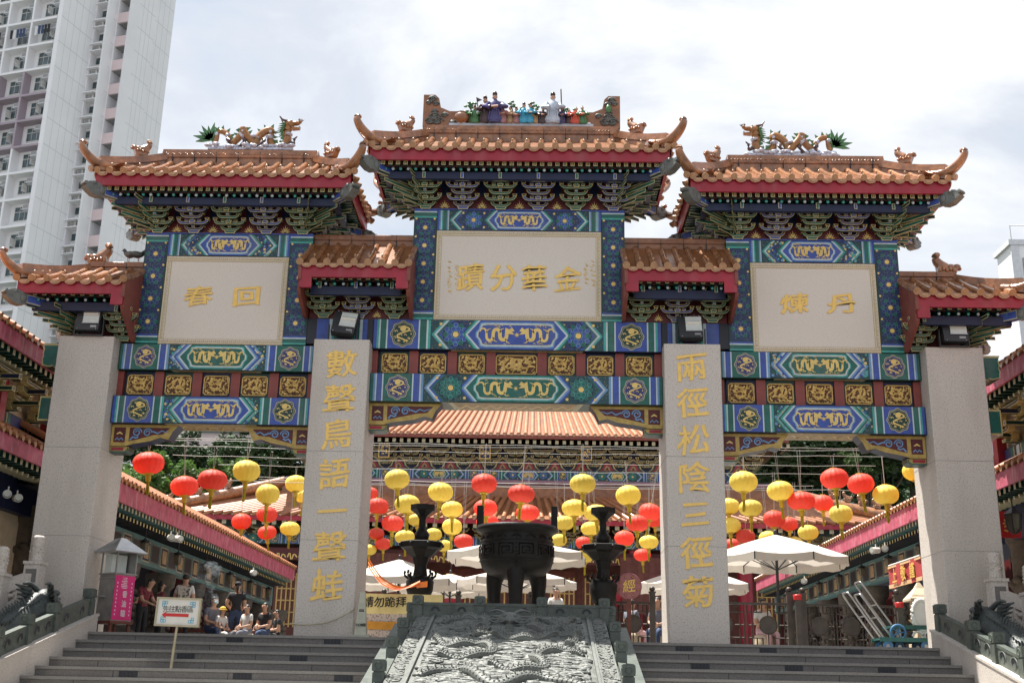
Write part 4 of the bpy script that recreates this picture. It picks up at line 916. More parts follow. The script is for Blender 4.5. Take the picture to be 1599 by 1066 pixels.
def floodlight(loc, tilt, roll, label):
    t = thing('floodlight', label, 'floodlight', loc, 0, 'floodlights on the pillar tops'); Mx = MX.Rotation(roll, 4, 'Y') @ MX.Translation((0, 0, .30)) @ MX.Rotation(-tilt, 4, 'X')
    m = MB(Mx); m.prism([(-.21, -.10, -.24), (.21, -.10, -.24), (.23, -.10, .24), (-.23, -.10, .24)], (0, .14, 0), 'black_metal'); m.prism([(-.15, .04, -.16), (.15, .04, -.16), (.15, .04, .16), (-.15, .04, .16)], (0, .12, 0), 'black_metal')
    for i in range(6): m.box(-.14, .14, .14, .19, -.14+.05*i, -.125+.05*i, 'black_metal')
    for s in (-1, 1): m.ball((s*.17, -.10, .25), .015, 'steel', 6, 4); m.ball((s*.17, -.11, -.22), .012, 'steel', 6, 4)
    m.build('lamp_housing', t)
    m = MB(Mx); m.box(-.09, .20, -.115, -.102, -.10, .215, 'lamp_glass'); m.tube([(-.08, -.118, .07), (.19, -.118, .07)], .035, 'sign_white', 8); m.box(-.10, .21, -.122, -.101, -.115, -.101, 'steel'); m.box(-.10, .21, -.122, -.101, .216, .23, 'steel'); m.box(.06, .17, -.106, -.101, -.19, -.15, 'steel_dull'); m.build('lamp_glass', t)
    m = MB(); m.box(-.27, -.25, -.03, .03, .0, .32, 'black_metal'); m.box(.25, .27, -.03, .03, 0, .32, 'black_metal'); m.box(-.27, .27, -.04, .04, -.005, .015, 'black_metal'); m.build('bracket', t)
floodlight((-7.83, -.02, 5.25), .12, .0, 'black floodlight standing on the leftmost granite pillar'); floodlight((-3.19, .12, 5.25), .38, .12, 'black floodlight tilted askew on the left inscribed pillar')
floodlight((3.17, .12, 5.25), .35, -.02, 'black floodlight standing on the right inscribed pillar'); floodlight((7.87, -.02, 5.25), .12, 0, 'black floodlight standing on the rightmost granite pillar')
def pigeon(loc, rz, label):
    t = thing('pigeon', label, 'pigeon', loc, rz); m = MB()
    m.tube(curve([(-.17, 0, .10), (-.10, 0, .12), (0, 0, .13), (.07, 0, .16), (.11, 0, .22)], 3), [.015, .02, .035, .05, .058, .065, .066, .062, .055, .048, .042, .036, .034], 'pigeon', 9); m.ball((.125, 0, .235), (.036, .03, .033), 'pigeon', 8, 6); m.tube([(.155, 0, .233), (.185, 0, .225)], [.008, .002], 'ceramic_dark', 5)
    for s in (-1, 1): m.tube([(.01, s*.025, .09), (.015, s*.025, 0)], .007, 'ceramic_rose', 5); m.ball((.14, s*.026, .242), .005, 'gold_line', 5, 4)
    m.build('pigeon_body', t); m = MB()
    for s in (-1, 1): m.ball((-.03, s*.055, .14), (.12, .018, .045), 'beast_grey', 8, 5)
    m.build('wings', t)
pz = P(205, 408, .6)
pigeon((pz.x-.05, .6, pz.z-.0), 2.9, 'dark pigeon perched left of the other on the leftmost low roof'); pigeon((pz.x+.12, .6, pz.z-.0), .5, 'dark pigeon beside the tower post on the leftmost low roof')

# ------------------------------------------------------------------ the carved ramp, its balustrades, the flanking walls
SL = .27
def ramp():
    t = thing('carved_ramp', 'sloping grey stone slab carved with dragons and clouds between the stairs', 'carved slab', (0, -.35, .35))
    W, Ln = 2.50, 8.6; S_ = lambda x, v, h: V((x, -v-SL*h*.9, -SL*v+h*.9))
    m = MB(); nx, ny = 90, 130; vs = []
    for j in range(ny+1):
        v = (j/ny)**1.4*Ln
        for i in range(nx+1): x = (i/nx-.5)*W; e = min(1, (W/2-abs(x))/.05, v/.05+.01); vs.append(S_(x, v, max(0, e)*(.012+.03*NZ.noise(V((x*5, v*7, 1)))+.022*NZ.noise(V((x*13, v*17, 5))))))
    m.add(vs, [(j*(nx+1)+i, (j+1)*(nx+1)+i, (j+1)*(nx+1)+i+1, j*(nx+1)+i+1) for j in range(ny) for i in range(nx)], 'stone_relief', True)
    rd = random.Random(11); LM = W/2-.10
    for k in range(900):                                # cloud curls, half sunk in the slab
        v = .06+5.2*rd.random()**1.2; x = rd.uniform(-LM, LM); r = rd.uniform(.035, .12)*(1+.10*v); a = rd.random()*6.3; dr = rd.choice((-1, 1)); n = rd.choice((5, 7, 9)); st = rd.uniform(1.2, 2.4)
        pts = []
        for q in range(n): rr = r*(1-.75*q/n); an = a+dr*q*.75; pts.append(S_(max(-LM, min(LM, x+st*rr*cos(an)*1.5)), max(.04, v+rr*sin(an)), .014+.035*q/n))
        m.tube(pts, [rd.uniform(.018, .032)*(1-.5*q/n) for q in range(n)], 'stone_relief', 6)
    for k in range(420): v = .06+5.2*rd.random()**1.2; x = rd.uniform(-LM, LM); c = S_(x, v, .02); m.ball(c, (rd.uniform(.04, .12), rd.uniform(.03, .06), rd.uniform(.025, .05)), 'stone_relief', 8, 5)
    m.build('cloud_relief', t)
    for k, p in enumerate(([(-1.05, .50), (-.80, .22), (-.5, .26), (-.36, .48), (-.55, .66), (-.30, .80)], [(1.05, .22), (.78, .46), (.50, .24), (.32, .46), (.52, .72), (.85, .66), (1.08, .9)], [(-.55, 1.02), (-.25, .88), (.02, 1.12), (.40, 1.10), (.75, .92), (1.02, 1.08), (.9, 1.34)], [(-1.1, 1.15), (-.85, 1.45), (-.45, 1.36), (-.2, 1.62), (-.55, 1.9), (-.95, 1.8)], [(1.1, 1.75), (.8, 1.55), (.4, 1.78), (.55, 2.15), (.15, 2.3), (-.2, 2.1)], [(-1.1, 2.55), (-.6, 2.3), (-.1, 2.75), (.5, 2.5), (1.1, 2.9)])):
        m = MB(); c = curve([(a_, b_*1.5) for a_, b_ in p], 11); n = len(c); pts = [S_(max(-LM+.05, min(LM-.05, q.x)), max(.09, q.y), .045+.03*sin(i*.5)) for i, q in enumerate(c)]
        m.tube(pts, [.085*(.45+.55*sin(pi*min(1, (i+1)/n*1.15)*.87)) for i in range(n)], 'stone_relief', 12)
        for i in range(1, n-1):                           # rows of scales
            d = (pts[i+1]-pts[i-1]).normalized(); up = V((0, -SL, 1)).normalized(); sd_ = d.cross(up).normalized(); rr = .085*(.45+.55*sin(pi*min(1, (i+1)/n*1.15)*.87))
            for a in (-.9, -.3, .3, .9): m.ball(pts[i]+(sd_*sin(a)+up*cos(a))*rr*.95, (.022, .02, .014), 'stone_relief', 5, 3)
            if i % 2: m.tube([pts[i]+up*rr*.8, pts[i]+up*(rr+.045)-d*.02], [.02, .005], 'stone_relief', 4)
        m.build('dragon_relief', t)
    m = MB(); hd_ = S_(0, .55, .10)                       # frontal dragon head
    m.ball(hd_, (.20, .11, .12), 'stone_relief', 12, 8); m.ball(hd_+V((0, -.10, -.03)), (.12, .07, .06), 'stone_relief', 10, 6); m.ball(hd_+V((0, -.12, -.10)), (.10, .05, .03), 'stone_relief', 8, 5)
    for sx in (-1, 1):
        m.ball(hd_+V((sx*.085, -.07, .06)), .035, 'stone_relief', 8, 5); m.ball(hd_+V((sx*.05, -.17, -.02)), .028, 'stone_relief', 7, 5); m.tube(curve([hd_+V((sx*.08, 0, .10)), hd_+V((sx*.2, .02, .15)), hd_+V((sx*.34, 0, .12))], 4), [.03, .03, .028, .026, .024, .02, .016, .012, .008], 'stone_relief', 6)
        for q in range(5): m.tube([hd_+V((sx*.15, -.02, .04-.03*q)), hd_+V((sx*(.32+.02*q), -.03, .05-.06*q))], [.035, .008], 'stone_relief', 5)
        m.tube(curve([hd_+V((sx*.08, -.15, -.03)), hd_+V((sx*.22, -.2, -.06)), hd_+V((sx*.36, -.12, .0))], 4), .012, 'stone_relief', 5)
    m.tube([hd_+V((0, -.15, -.10)), S_(0, .95, .06)], [.03, .07], 'stone_relief', 6); m.build('dragon_head', t)
    m = MB()
    for s in (-1, 1):
        sd = lambda x0, x1, z, mt: m.prism([(s*x0, 0, z), (s*x1, 0, z), (s*x1, -Ln, z-SL*Ln), (s*x0, -Ln, z-SL*Ln)], (0, 0, -.12), mt)
        sd(1.25, 1.29, .05, 'stone_relief'); sd(1.29, 1.33, .02, 'stone_relief'); sd(1.33, 1.56, .0, 'stone_relief')
        for k in range(330):                             # fret carving of the side bands
            v = 5.5*random.random()**1.2; x = random.uniform(1.38, 1.50); a = random.random()*6
            m.tube([(s*(x+.05*cos(a+q)), -(v+.05*sin(a+q)), -SL*(v+.05*sin(a+q))+.006) for q in (0, 1, 2, 3)], .012, 'stone_relief', 5)
    m.build('border', t)
    m = MB(); m.prism([(-1.92, 0, -.12), (1.92, 0, -.12), (1.92, -Ln, -.12-SL*Ln), (-1.92, -Ln, -.12-SL*Ln)], (0, 0, -.4), 'stone_green'); m.box(-1.62, 1.62, -.05, -.0, -.42, .0, 'stone_green'); m.build('slab', t)
ramp()
def painted_recess(m, p, ux, uz, n, r):                    # flat cloud motif: rim, hollow's shade painted as an ink crescent, lower swell
    p, ux, uz, n = V(p), V(ux), V(uz), V(n)
    c = lambda a, k, sq=1.0: p+ux*(r*k*cos(a)*1.15)+uz*(r*k*sin(a)*sq)
    m.tube([c(pi*i/12, 1.22)+n*.0 for i in range(13)], .012, 'stone_green', 5)
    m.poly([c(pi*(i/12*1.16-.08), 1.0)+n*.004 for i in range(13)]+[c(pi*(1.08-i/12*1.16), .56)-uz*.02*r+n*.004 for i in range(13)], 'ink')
    m.poly([c(2*pi*i/16, .5)-uz*.3*r+n*.006 for i in range(16)], 'stone_green')
def stone_post(m, x, y, z0, z1, w_=.16, d=(0, -1, 0)):
    h = w_/2; m.box(x-h, x+h, y-h, y+h, z0, z1-.17, 'stone_green'); m.box(x-h+.012, x+h-.012, y-h+.012, y+h-.012, z1-.17, z1-.15, 'stone_green')
    m.box(x-h-.008, x+h+.008, y-h-.008, y+h+.008, z1-.15, z1-.012, 'stone_green'); m.box(x-h+.008, x+h-.008, y-h+.008, y+h-.008, z1-.012, z1, 'stone_green')
    r = .045
    for sy in (-1, 1):
        m.tube([(x+r*cos(2*pi*k/12), y+sy*(h+.008), z1-.08+r*sin(2*pi*k/12)) for k in range(13)], .007, 'stone_green', 4); m.tube([(x+sy*(h+.008), y+r*cos(2*pi*k/12), z1-.08+r*sin(2*pi*k/12)) for k in range(13)], .007, 'stone_green', 4)
def balustrade(name, label, pts, hp, ph, narch):
    """posts at pts (x, y, base z); sloping panels between them"""
    t = thing(name, label, 'balustrade', pts[0], 0); o = V(pts[0])
    for p in pts:
        m = MB(); q = V(p)-o; stone_post(m, q.x, q.y, q.z-.25, q.z+ph); m.build('post', t)
    for a, b in zip(pts, pts[1:]):
        a, b = V(a)-o, V(b)-o; d = (b-a); hd = V((d.x, d.y, 0)).normalized(); a2 = a+hd*.08; b2 = b-hd*.08; dz = d.z/V((d.x, d.y)).length
        a2.z = a.z+dz*.08; b2.z = b.z-dz*.08; n = V((hd.y, -hd.x, 0))
        m = MB(); m.prism([a2-n*.045+V((0,0,-.2)), b2-n*.045+V((0,0,-.2)), b2-n*.045+V((0,0,hp)), a2-n*.045+V((0,0,hp))], n*.09, 'stone_green')
        m.prism([a2-n*.055+V((0,0,hp)), b2-n*.055+V((0,0,hp)), b2-n*.055+V((0,0,hp+.045)), a2-n*.055+V((0,0,hp+.045))], n*.11, 'stone_green')
        for k in range(narch):
            c = a2.lerp(b2, (k+.5)/narch)+V((0, 0, hp*.50)); uz = V((0, 0, 1)); ux = (b2-a2).normalized()
            for s in (-1, 1): painted_recess(m, c+n*s*.047, ux, uz, n*s, min(.085, hp*.34))
        m.build('panel', t)
balustrade('stone_balustrade', 'grey green stone balustrade along the top of the carved ramp', [(x, -.27, .37) for x in (-1.56, -.52, .52, 1.56)], .17, .33, 2)
for s, nm in ((-1, 'left'), (1, 'right')):
    balustrade('stair_balustrade', 'stepped grey green stone balustrade descending on the %s of the carved ramp' % nm, [(s*1.66, y, .24+.265*y) for y in (-.22, -1.42, -2.72, -4.05, -5.4)], .08, .40, 2)
CK = .24
for s, nm in ((-1, 'left'), (1, 'right')):
    m = MB(); q = [(-.10, -2.46), (-.10, .27), (-8.6, .27-CK*8.5), (-8.6, -2.46)]
    m.prism([(s*7.0, a, b) for a, b in q], (s*.32, 0, 0), 'granite'); m.prism([(s*6.985, -.08, .27), (s*6.985, -8.6, .27-CK*8.5), (s*6.985, -8.6, .31-CK*8.5), (s*6.985, -.08, .31)], (s*.35, 0, 0), 'granite')
    tag(m.build('cheek_wall'), 'sloping granite side wall closing the stairs on the %s' % nm, 'wall')
    ys = (-.22, -1.62, -2.55, -3.5, -4.5); balustrade('side_balustrade', 'grey green stone balustrade sloping down the %s side wall' % nm, [(s*7.14, y, .31+CK*(y+.1)) for y in ys], .235, .43, 2)
def stone_dragon(s, nm):
    """dark stone dragon lying beyond the side balustrade: coiled body with a spiny back, raised head and claws"""
    o = V((s*7.62, -1.3, -.25)); t = thing('dragon_sculpture', 'dark carved stone dragon with a spiny back behind the %s side balustrade' % nm, 'dragon sculpture', o); S = MX.Diagonal((s, 1, 1, 1))
    pts = curve([(.62, -3.2, -.55), (.25, -2.6, -.2), (.12, -1.9, .05), (.30, -1.35, .20), (.16, -.85, .02), (.10, -.45, .25), (.0, -.10, .42), (-.04, .15, .62)], 6)
    m = MB(S); m.tube(pts, [lerp(.12, .24, min(1, k/18)) for k in range(len(pts))], 'dragon_stone', 12); m.build('dragon_body', t)
    m = MB(S)
    for k in range(1, len(pts)-5):
        p = pts[k]; d = (pts[k+1]-pts[k-1]).normalized()
        for a in (-.5, .0, .5):
            n = V((sin(a), 0, cos(a))); b = p+n*.2; m.tube([b, b+n*.13-d*.05], [.045, .008], 'dragon_stone', 5)
    m.build('spines', t)
    m = MB(S); h = V((-.06, .30, .70))
    m.ball(h, (.19, .26, .19), 'dragon_stone', 12, 8); m.ball(h+V((0, .26, -.02)), (.13, .20, .10), 'dragon_stone', 10, 7); m.ball(h+V((0, .22, -.15)), (.11, .18, .05), 'dragon_stone', 10, 6); m.ball(h+V((0, .42, .05)), (.08, .06, .06), 'dragon_stone', 8, 5)
    for k in (-1, 1):
        m.ball(h+V((k*.12, .10, .12)), .06, 'dragon_stone', 8, 6); m.ball(h+V((k*.145, .14, .13)), .028, 'stone_relief', 7, 5)
        m.tube(curve([h+V((k*.1, -.1, .14)), h+V((k*.16, -.3, .24)), h+V((k*.18, -.5, .22))], 4), [.05, .048, .045, .04, .036, .03, .025, .02, .012], 'dragon_stone', 7)
        for q in range(6): m.tube([h+V((k*.17, -.05-.04*q, -.1+.05*q)), h+V((k*.30, -.25-.05*q, -.14+.07*q))], [.055, .012], 'dragon_stone', 6)
    m.build('head', t)
    m = MB(S); e = V((-.16, .62, .30)); m.tube(curve([(.05, .05, .2), (-.1, .32, .10), e-V((0, .02, .12)), e], 4), [.12, .11, .10, .09, .085, .08, .075, .07, .07, .07, .07, .07, .07], 'dragon_stone', 9)
    for k in range(5):
        a = -1.1+k*.55; d = V((sin(a)*.5, .3*cos(a), .75*cos(a*.6))); m.tube(curve([e, e+d*.16, e+d*.24+V((0, .05, .02))], 3), [.05, .048, .045, .042, .035, .025, .012], 'dragon_stone', 7)
    m.build('foreleg', t)
    m = MB(S)
    for k in range(40): m.ball((random.uniform(-.1, .5), random.uniform(-3.2, .3), random.uniform(-.55, .05)-0), (random.uniform(.10, .2), .16, .10), 'dragon_stone', 8, 5)
    m.box(-.3, .6, -3.6, .5, -2.2, -.25, 'granite'); m.build('cloud_base', t)
stone_dragon(-1, 'left'); stone_dragon(1, 'right')
def granite_rail(s, nm):
    """pale granite rail with tall carved posts beyond the dragon, stepping down towards the viewer"""
    pts = [(s*7.95, -.66, .33), (s*8.24, -1.30, .07), (s*8.56, -2.0, -.20), (s*8.9, -2.75, -.5)]; t = thing('granite_railing', 'pale granite railing with carved finial posts beyond the %s stone dragon' % nm, 'railing', pts[0]); o = V(pts[0])
    for p in pts:
        q = V(p)-o; m = MB(); m.box(q.x-.13, q.x+.13, q.y-.13, q.y+.13, q.z-2.2, q.z+.72, 'granite'); m.box(q.x-.15, q.x+.15, q.y-.15, q.y+.15, q.z+.72, q.z+.77, 'granite')
        m.lathe([(.10, .77), (.115, .79), (.10, .82), (.105, .84), (.105, 1.03), (.12, 1.05), (.10, 1.08), (.115, 1.10), (.10, 1.14), (.11, 1.16), (.07, 1.2), (.01, 1.205)], 'granite', (q.x, q.y, q.z), 14)
        for k in range(10): a = k*pi/5; m.ball((q.x+.11*cos(a), q.y+.11*sin(a), q.z+.93+.05*(k % 2)), .018, 'granite', 6, 4)
        m.box(q.x-.09, q.x+.09, q.y-.14, q.y-.13, q.z+.42, q.z+.64, 'granite_dark'); m.build('post', t)
    for a, b in zip(pts, pts[1:]):
        a, b = V(a)-o, V(b)-o; n = V((.02, 0, 0)); m = MB()
        for z0, z1, th in ((.44, .62, .08), (.18, .26, .06), (-.3, -.02, .06)): m.prism([a-V((th, 0, -z0)), b-V((th, 0, -z0)), b-V((th, 0, -z1)), a-V((th, 0, -z1))], (2*th, 0, 0), 'granite')
        for k in range(7):
            c = a.lerp(b, (k+.5)/7)
            if k % 3 != 1: m.box(c.x-.06, c.x+.06, c.y-.05, c.y+.05, c.z+.24, c.z+.46, 'granite')
            m.ball((c.x, c.y-.0, c.z+.34), (.07, .09, .05), 'granite', 7, 5)
        m.build('panel', t)
    for k in range(2): m = MB(); y = .9+1.1*k; m.box(-.13, .13, y-.13, y+.13, -.4, .62, 'granite'); m.lathe([(.11, .62), (.09, .68), (.13, .74), (.12, .95), (.03, 1.02)], 'granite', (0, y, 0), 12); m.build('rear_post', t)
granite_rail(-1, 'left'); granite_rail(1, 'right')
# ------------------------------------------------------------------ incense burner and black lamp stands
def burner():
    t = thing('incense_burner', 'big black three legged bronze incense cauldron behind the ramp', 'incense burner', (.03, 2.5, 0)); r = .74
    m = MB(); m.lathe([(0, 1.24), (.34, 1.25), (.55, 1.32), (.67, 1.45), (.72, 1.62), (.71, 1.86), (.68, 2.04), (.69, 2.10), (.79, 2.14), (.79, 2.23), (.64, 2.24), (.62, 2.1), (0, 2.0)], 'bronze_black', n=40)
    for z in (1.56, 1.92): m.lathe([(.71, z-.012), (.725, z), (.71, z+.012)], 'bronze_black', n=40)
    m.build('cauldron', t)
    m = MB()
    for a0 in (-.75, -.25, .25, .75, 1.25, -1.25):      # square spiral relief round the bowl
        a = a0*1.1-pi/2; R = .72; q = [(-.14, -.11), (-.14, .11), (.14, .11), (.14, -.07), (-.08, -.07), (-.08, .05), (.07, .05), (.07, -.02), (-.02, -.02)]
        m.tube([(R*cos(a+u/R), R*sin(a+u/R), 1.74+v) for u, v in q], .016, 'bronze_black', 5)
    for k in range(9): m.ball((0, -.715, 1.40+.075*k), .022, 'bronze_black', 6, 4)
    for k in range(7): a = -pi/2+(k-3)*.42; m.tube([(.70*cos(a-.13), .70*sin(a-.13), 1.98), (.70*cos(a), .70*sin(a), 2.03), (.70*cos(a+.13), .70*sin(a+.13), 1.98)], .014, 'bronze_black', 5)
    m.build('relief_band', t)
    for k in range(3):
        a = -pi/2+k*2*pi/3; c = V((cos(a), sin(a), 0)); m = MB(); m.tube(curve([c*.42+V((0, 0, 1.45)), c*.50+V((0, 0, 1.15)), c*.47+V((0, 0, .5)), c*.48+V((0, 0, 0))], 4), [.20, .20, .19, .17, .15, .135, .13, .13, .13, .13, .135, .15, .17], 'bronze_black', 12); m.build('leg', t)
    for s in (-1, 1):
        m = MB(); m.prism([(s*.66, -.18, 2.2), (s*.66, -.20, 2.62), (s*.66, .20, 2.62), (s*.66, .18, 2.2), (s*.66, .09, 2.2), (s*.66, .11, 2.52), (s*.66, -.11, 2.52), (s*.66, -.09, 2.2)], (s*.12, 0, 0), 'bronze_black'); m.build('handle', t)
burner()
def lamp_stand(x, label):
    t = thing('bronze_lamp_stand', label, 'lamp stand', (x, 2.5, 0)); B = 'bronze_black'
    m = MB(); m.lathe([(.34, 0), (.34, .3), (.22, .4), (.19, .78)], B, n=8, smooth=False, ph=pi/8); m.build('base', t)
    m = MB(); m.lathe([(.14, .78), (.20, .83), (.255, 1.0), (.27, 1.16), (.22, 1.24), (.15, 1.27)], B, n=16)
    for k in range(8): a = k*pi/4; m.tube(curve([(.2*cos(a), .2*sin(a), 1.2), (.3*cos(a), .3*sin(a), 1.28), (.29*cos(a), .29*sin(a), 1.36)], 3), .025, B, 5)
    m.build('urn', t); m = MB(); m.lathe([(.15, 1.25), (.12, 1.45), (.17, 1.62)], B, n=8, smooth=False, ph=pi/8); m.build('stem', t)
    m = MB(); m.lathe([(.20, 1.62), (.34, 1.76), (.42, 1.80), (.43, 1.90), (.40, 1.915), (.1, 1.92)], B, n=8, smooth=False, ph=pi/8)
    for k in range(8): a = pi/8+k*pi/4; m.ball((.43*cos(a), .43*sin(a), 1.86), .035, B, 6, 4)
    m.build('tray', t); m = MB(); m.lathe([(.08, 1.91), (.13, 1.97), (.15, 2.06), (.10, 2.14), (.07, 2.2), (.065, 2.36), (.10, 2.42)], B, n=12)
    m.build('upper_stem', t); m = MB(); m.lathe([(.10, 2.42), (.20, 2.50), (.25, 2.53), (.25, 2.63), (.1, 2.64)], B, n=8, smooth=False, ph=pi/8); m.build('upper_tray', t)
lamp_stand(-1.82, 'two tiered black bronze lamp stand left of the cauldron'); lamp_stand(1.70, 'two tiered black bronze lamp stand right of the cauldron')

# ------------------------------------------------------------------ lanterns on wires
def lantern_parts():
    R, Hh = .32, .235; n = 64; mr = 12; vs = []
    for i in range(mr+1):
        th = pi*i/mr
        for k in range(n):
            a = 2*pi*k/n; q = (1+.055*abs(cos(a*8))-.035)*sin(th)**.8; vs.append((R*q*cos(a), R*q*sin(a), -Hh*cos(th)))
    fs = [(i*n+k, i*n+(k+1) % n, (i+1)*n+(k+1) % n, (i+1)*n+k) for i in range(mr) for k in range(n)]
    d = {}
    for c in ('lantern_red', 'lantern_yellow'):
        m = MB(); m.add(vs, fs, c, True); o = m.build('lantern_shade'); d[c] = o.data; bpy.data.objects.remove(o)
    m = MB(); m.lathe([(.11, -.215), (.12, -.235), (.10, -.25)], 'lantern_gold', n=16); o = m.build('c'); d['base'] = o.data; bpy.data.objects.remove(o); m = MB(); m.lathe([(.085, .225), (.08, .25)], 'lantern_gold', n=16); o = m.build('c'); d['cap'] = o.data; bpy.data.objects.remove(o)
    m = MB(); m.lathe([(.055, -.25), (.06, -.30), (.05, -.40)], 'lantern_gold', n=10)
    for k in range(9):
        a = k*2.4; r = .03*(k/9)**.5; m.tube([(r*cos(a), r*sin(a), -.40), (r*1.2*cos(a), r*1.2*sin(a), -.64-.05*random.random())], .010, 'tassel', 4)
    o = m.build('c'); d['tassel'] = o.data; bpy.data.objects.remove(o)
    return d
LP = lantern_parts()
LAN = [(232,723,48,'R'),(385,735,43,'Y'),(332,749,46,'R'),(288,759,42,'R'),(418,771,40,'Y'),(462,755,36,'Y'),(417,803,34,'R'),(377,814,33,'R'),(417,831,30,'R'),(453,825,31,'Y'),(474,774,30,'Y'),
 (620,748,41,'Y'),(688,768,40,'Y'),(756,755,43,'R'),(814,771,42,'R'),(910,755,42,'Y'),(981,773,41,'Y'),(590,790,33,'R'),(636,787,38,'Y'),(706,795,35,'Y'),(758,793,39,'R'),(824,800,36,'R'),(897,793,39,'Y'),(930,800,36,'Y'),(1015,799,36,'R'),
 (613,817,33,'R'),(706,822,33,'Y'),(650,811,26,'Y'),(724,845,30,'R'),(694,852,26,'Y'),(632,838,30,'Y'),(677,834,28,'Y'),(588,833,24,'R'),(598,849,25,'R'),(576,858,24,'Y'),(761,815,36,'R'),(820,832,30,'Y'),(881,816,30,'Y'),(922,825,31,'Y'),(873,843,26,'Y'),(911,847,27,'R'),(995,817,37,'R'),(975,840,31,'R'),(1013,846,30,'Y'),(1003,866,28,'R'),(913,868,27,'Y'),(1022,812,28,'R'),(577,770,28,'R'),
 (1161,752,43,'Y'),(1218,766,43,'Y'),(1303,747,46,'R'),(1344,755,43,'R'),(1383,772,42,'Y'),(1251,782,42,'R'),(1285,785,33,'R'),(1172,793,38,'Y'),(1138,790,34,'Y'),(1209,810,36,'R'),(1232,818,29,'R'),(1313,802,37,'Y'),(1164,837,32,'R'),(1262,831,33,'Y'),(1140,820,33,'Y'),(1143,851,28,'R'),(1199,839,28,'Y'),(1241,849,29,'Y'),(1430,735,44,'Y')]
ROWS = [2.6, 3.9, 5.4, 7.0, 8.8, 10.8, 13.0, 15.4, 18.0, 20.8]
rowz = {}; placed = []
for px, py, wd, c in LAN:
    Y = 1799*.655/wd-20.3; Y = min(ROWS, key=lambda r: abs(r-Y)); p = P(px, py, Y); sc = (P(px+wd/2, py, Y).x-P(px-wd/2, py, Y).x)/.66
    placed.append((p, sc, c, Y)); rowz.setdefault(Y, []).append(p.z+.25*sc)
WZ = {y: max(v)+.28 for y, v in rowz.items()}
def lan_label(i):
    px, py, wd, c = LAN[i]; col = 'red' if c == 'R' else 'yellow'; bay = 'left' if px < 500 else 'middle' if px < 1050 else 'right'; near = 'near large' if wd >= 39 else 'mid sized' if wd >= 32 else 'far small'
    x0, x1 = (190, 470) if px < 500 else (570, 1030) if px < 1050 else (1135, 1430); u = (px-x0)/(x1-x0); h = 'beside the left pillar' if u < .12 else 'left of centre' if u < .42 else 'at the centre' if u < .58 else 'right of centre' if u < .88 else 'beside the right pillar'
    return '%s %s lantern %s in the %s opening' % (near, col, h, bay)
seen = {}
labs = [lan_label(i) for i in range(len(LAN))]
for i, l in enumerate(labs): seen.setdefault(l, []).append(i)
for l, ids in seen.items():
    if len(ids) > 1:
        ids.sort(key=lambda i: LAN[i][1]); w_ = ['uppermost', 'second highest', 'third highest', 'fourth highest', 'fifth highest', 'lowest'] if len(ids) > 2 else ['upper', 'lower']
        if len(ids) > 2: w_ = w_[:len(ids)-1]+['lowest']
        for k, i in enumerate(ids): labs[i] = w_[k]+' '+l
for i, (p, sc, c, Y) in enumerate(placed):
    t = thing('paper_lantern', labs[i], 'lantern', p, random.random()*6, 'red and yellow lanterns strung over the courtyard'); t.scale = (sc,)*3
    link('lantern_shade', LP['lantern_red' if c == 'R' else 'lantern_yellow'], t); link('cap_ring', LP['cap'], t); link('base_ring', LP['base'], t); link('tassel', LP['tassel'], t); q_ = random.uniform(.95, 1.06); t.scale = (sc*q_, sc*q_*random.uniform(.97, 1.03), sc*random.uniform(.93, 1.07)); t.rotation_euler = (random.gauss(0, .05), random.gauss(0, .05), random.random()*6)
    m = MB(); h = (WZ[Y]-p.z)/sc; m.tube([(-.05, 0, h), (-.01, 0, .26)], .006, 'cable', 4); m.tube([(.03, 0, h), (.01, 0, .26)], .006, 'cable', 4); m.build('hanger', t)
for k, (y, z) in enumerate(sorted(WZ.items())):
    m = MB(); pts = [(-8.9+17.8*q/24, y, z-.07*sin(pi*q/24)+.012*sin(q*2.1+k)) for q in range(25)]; m.tube(pts, .0062, 'cable', 5)
    tag(m.build('lantern_wire'), 'thin pale wire strung across the courtyard to carry lanterns', 'wire', 'wires strung across the courtyard')

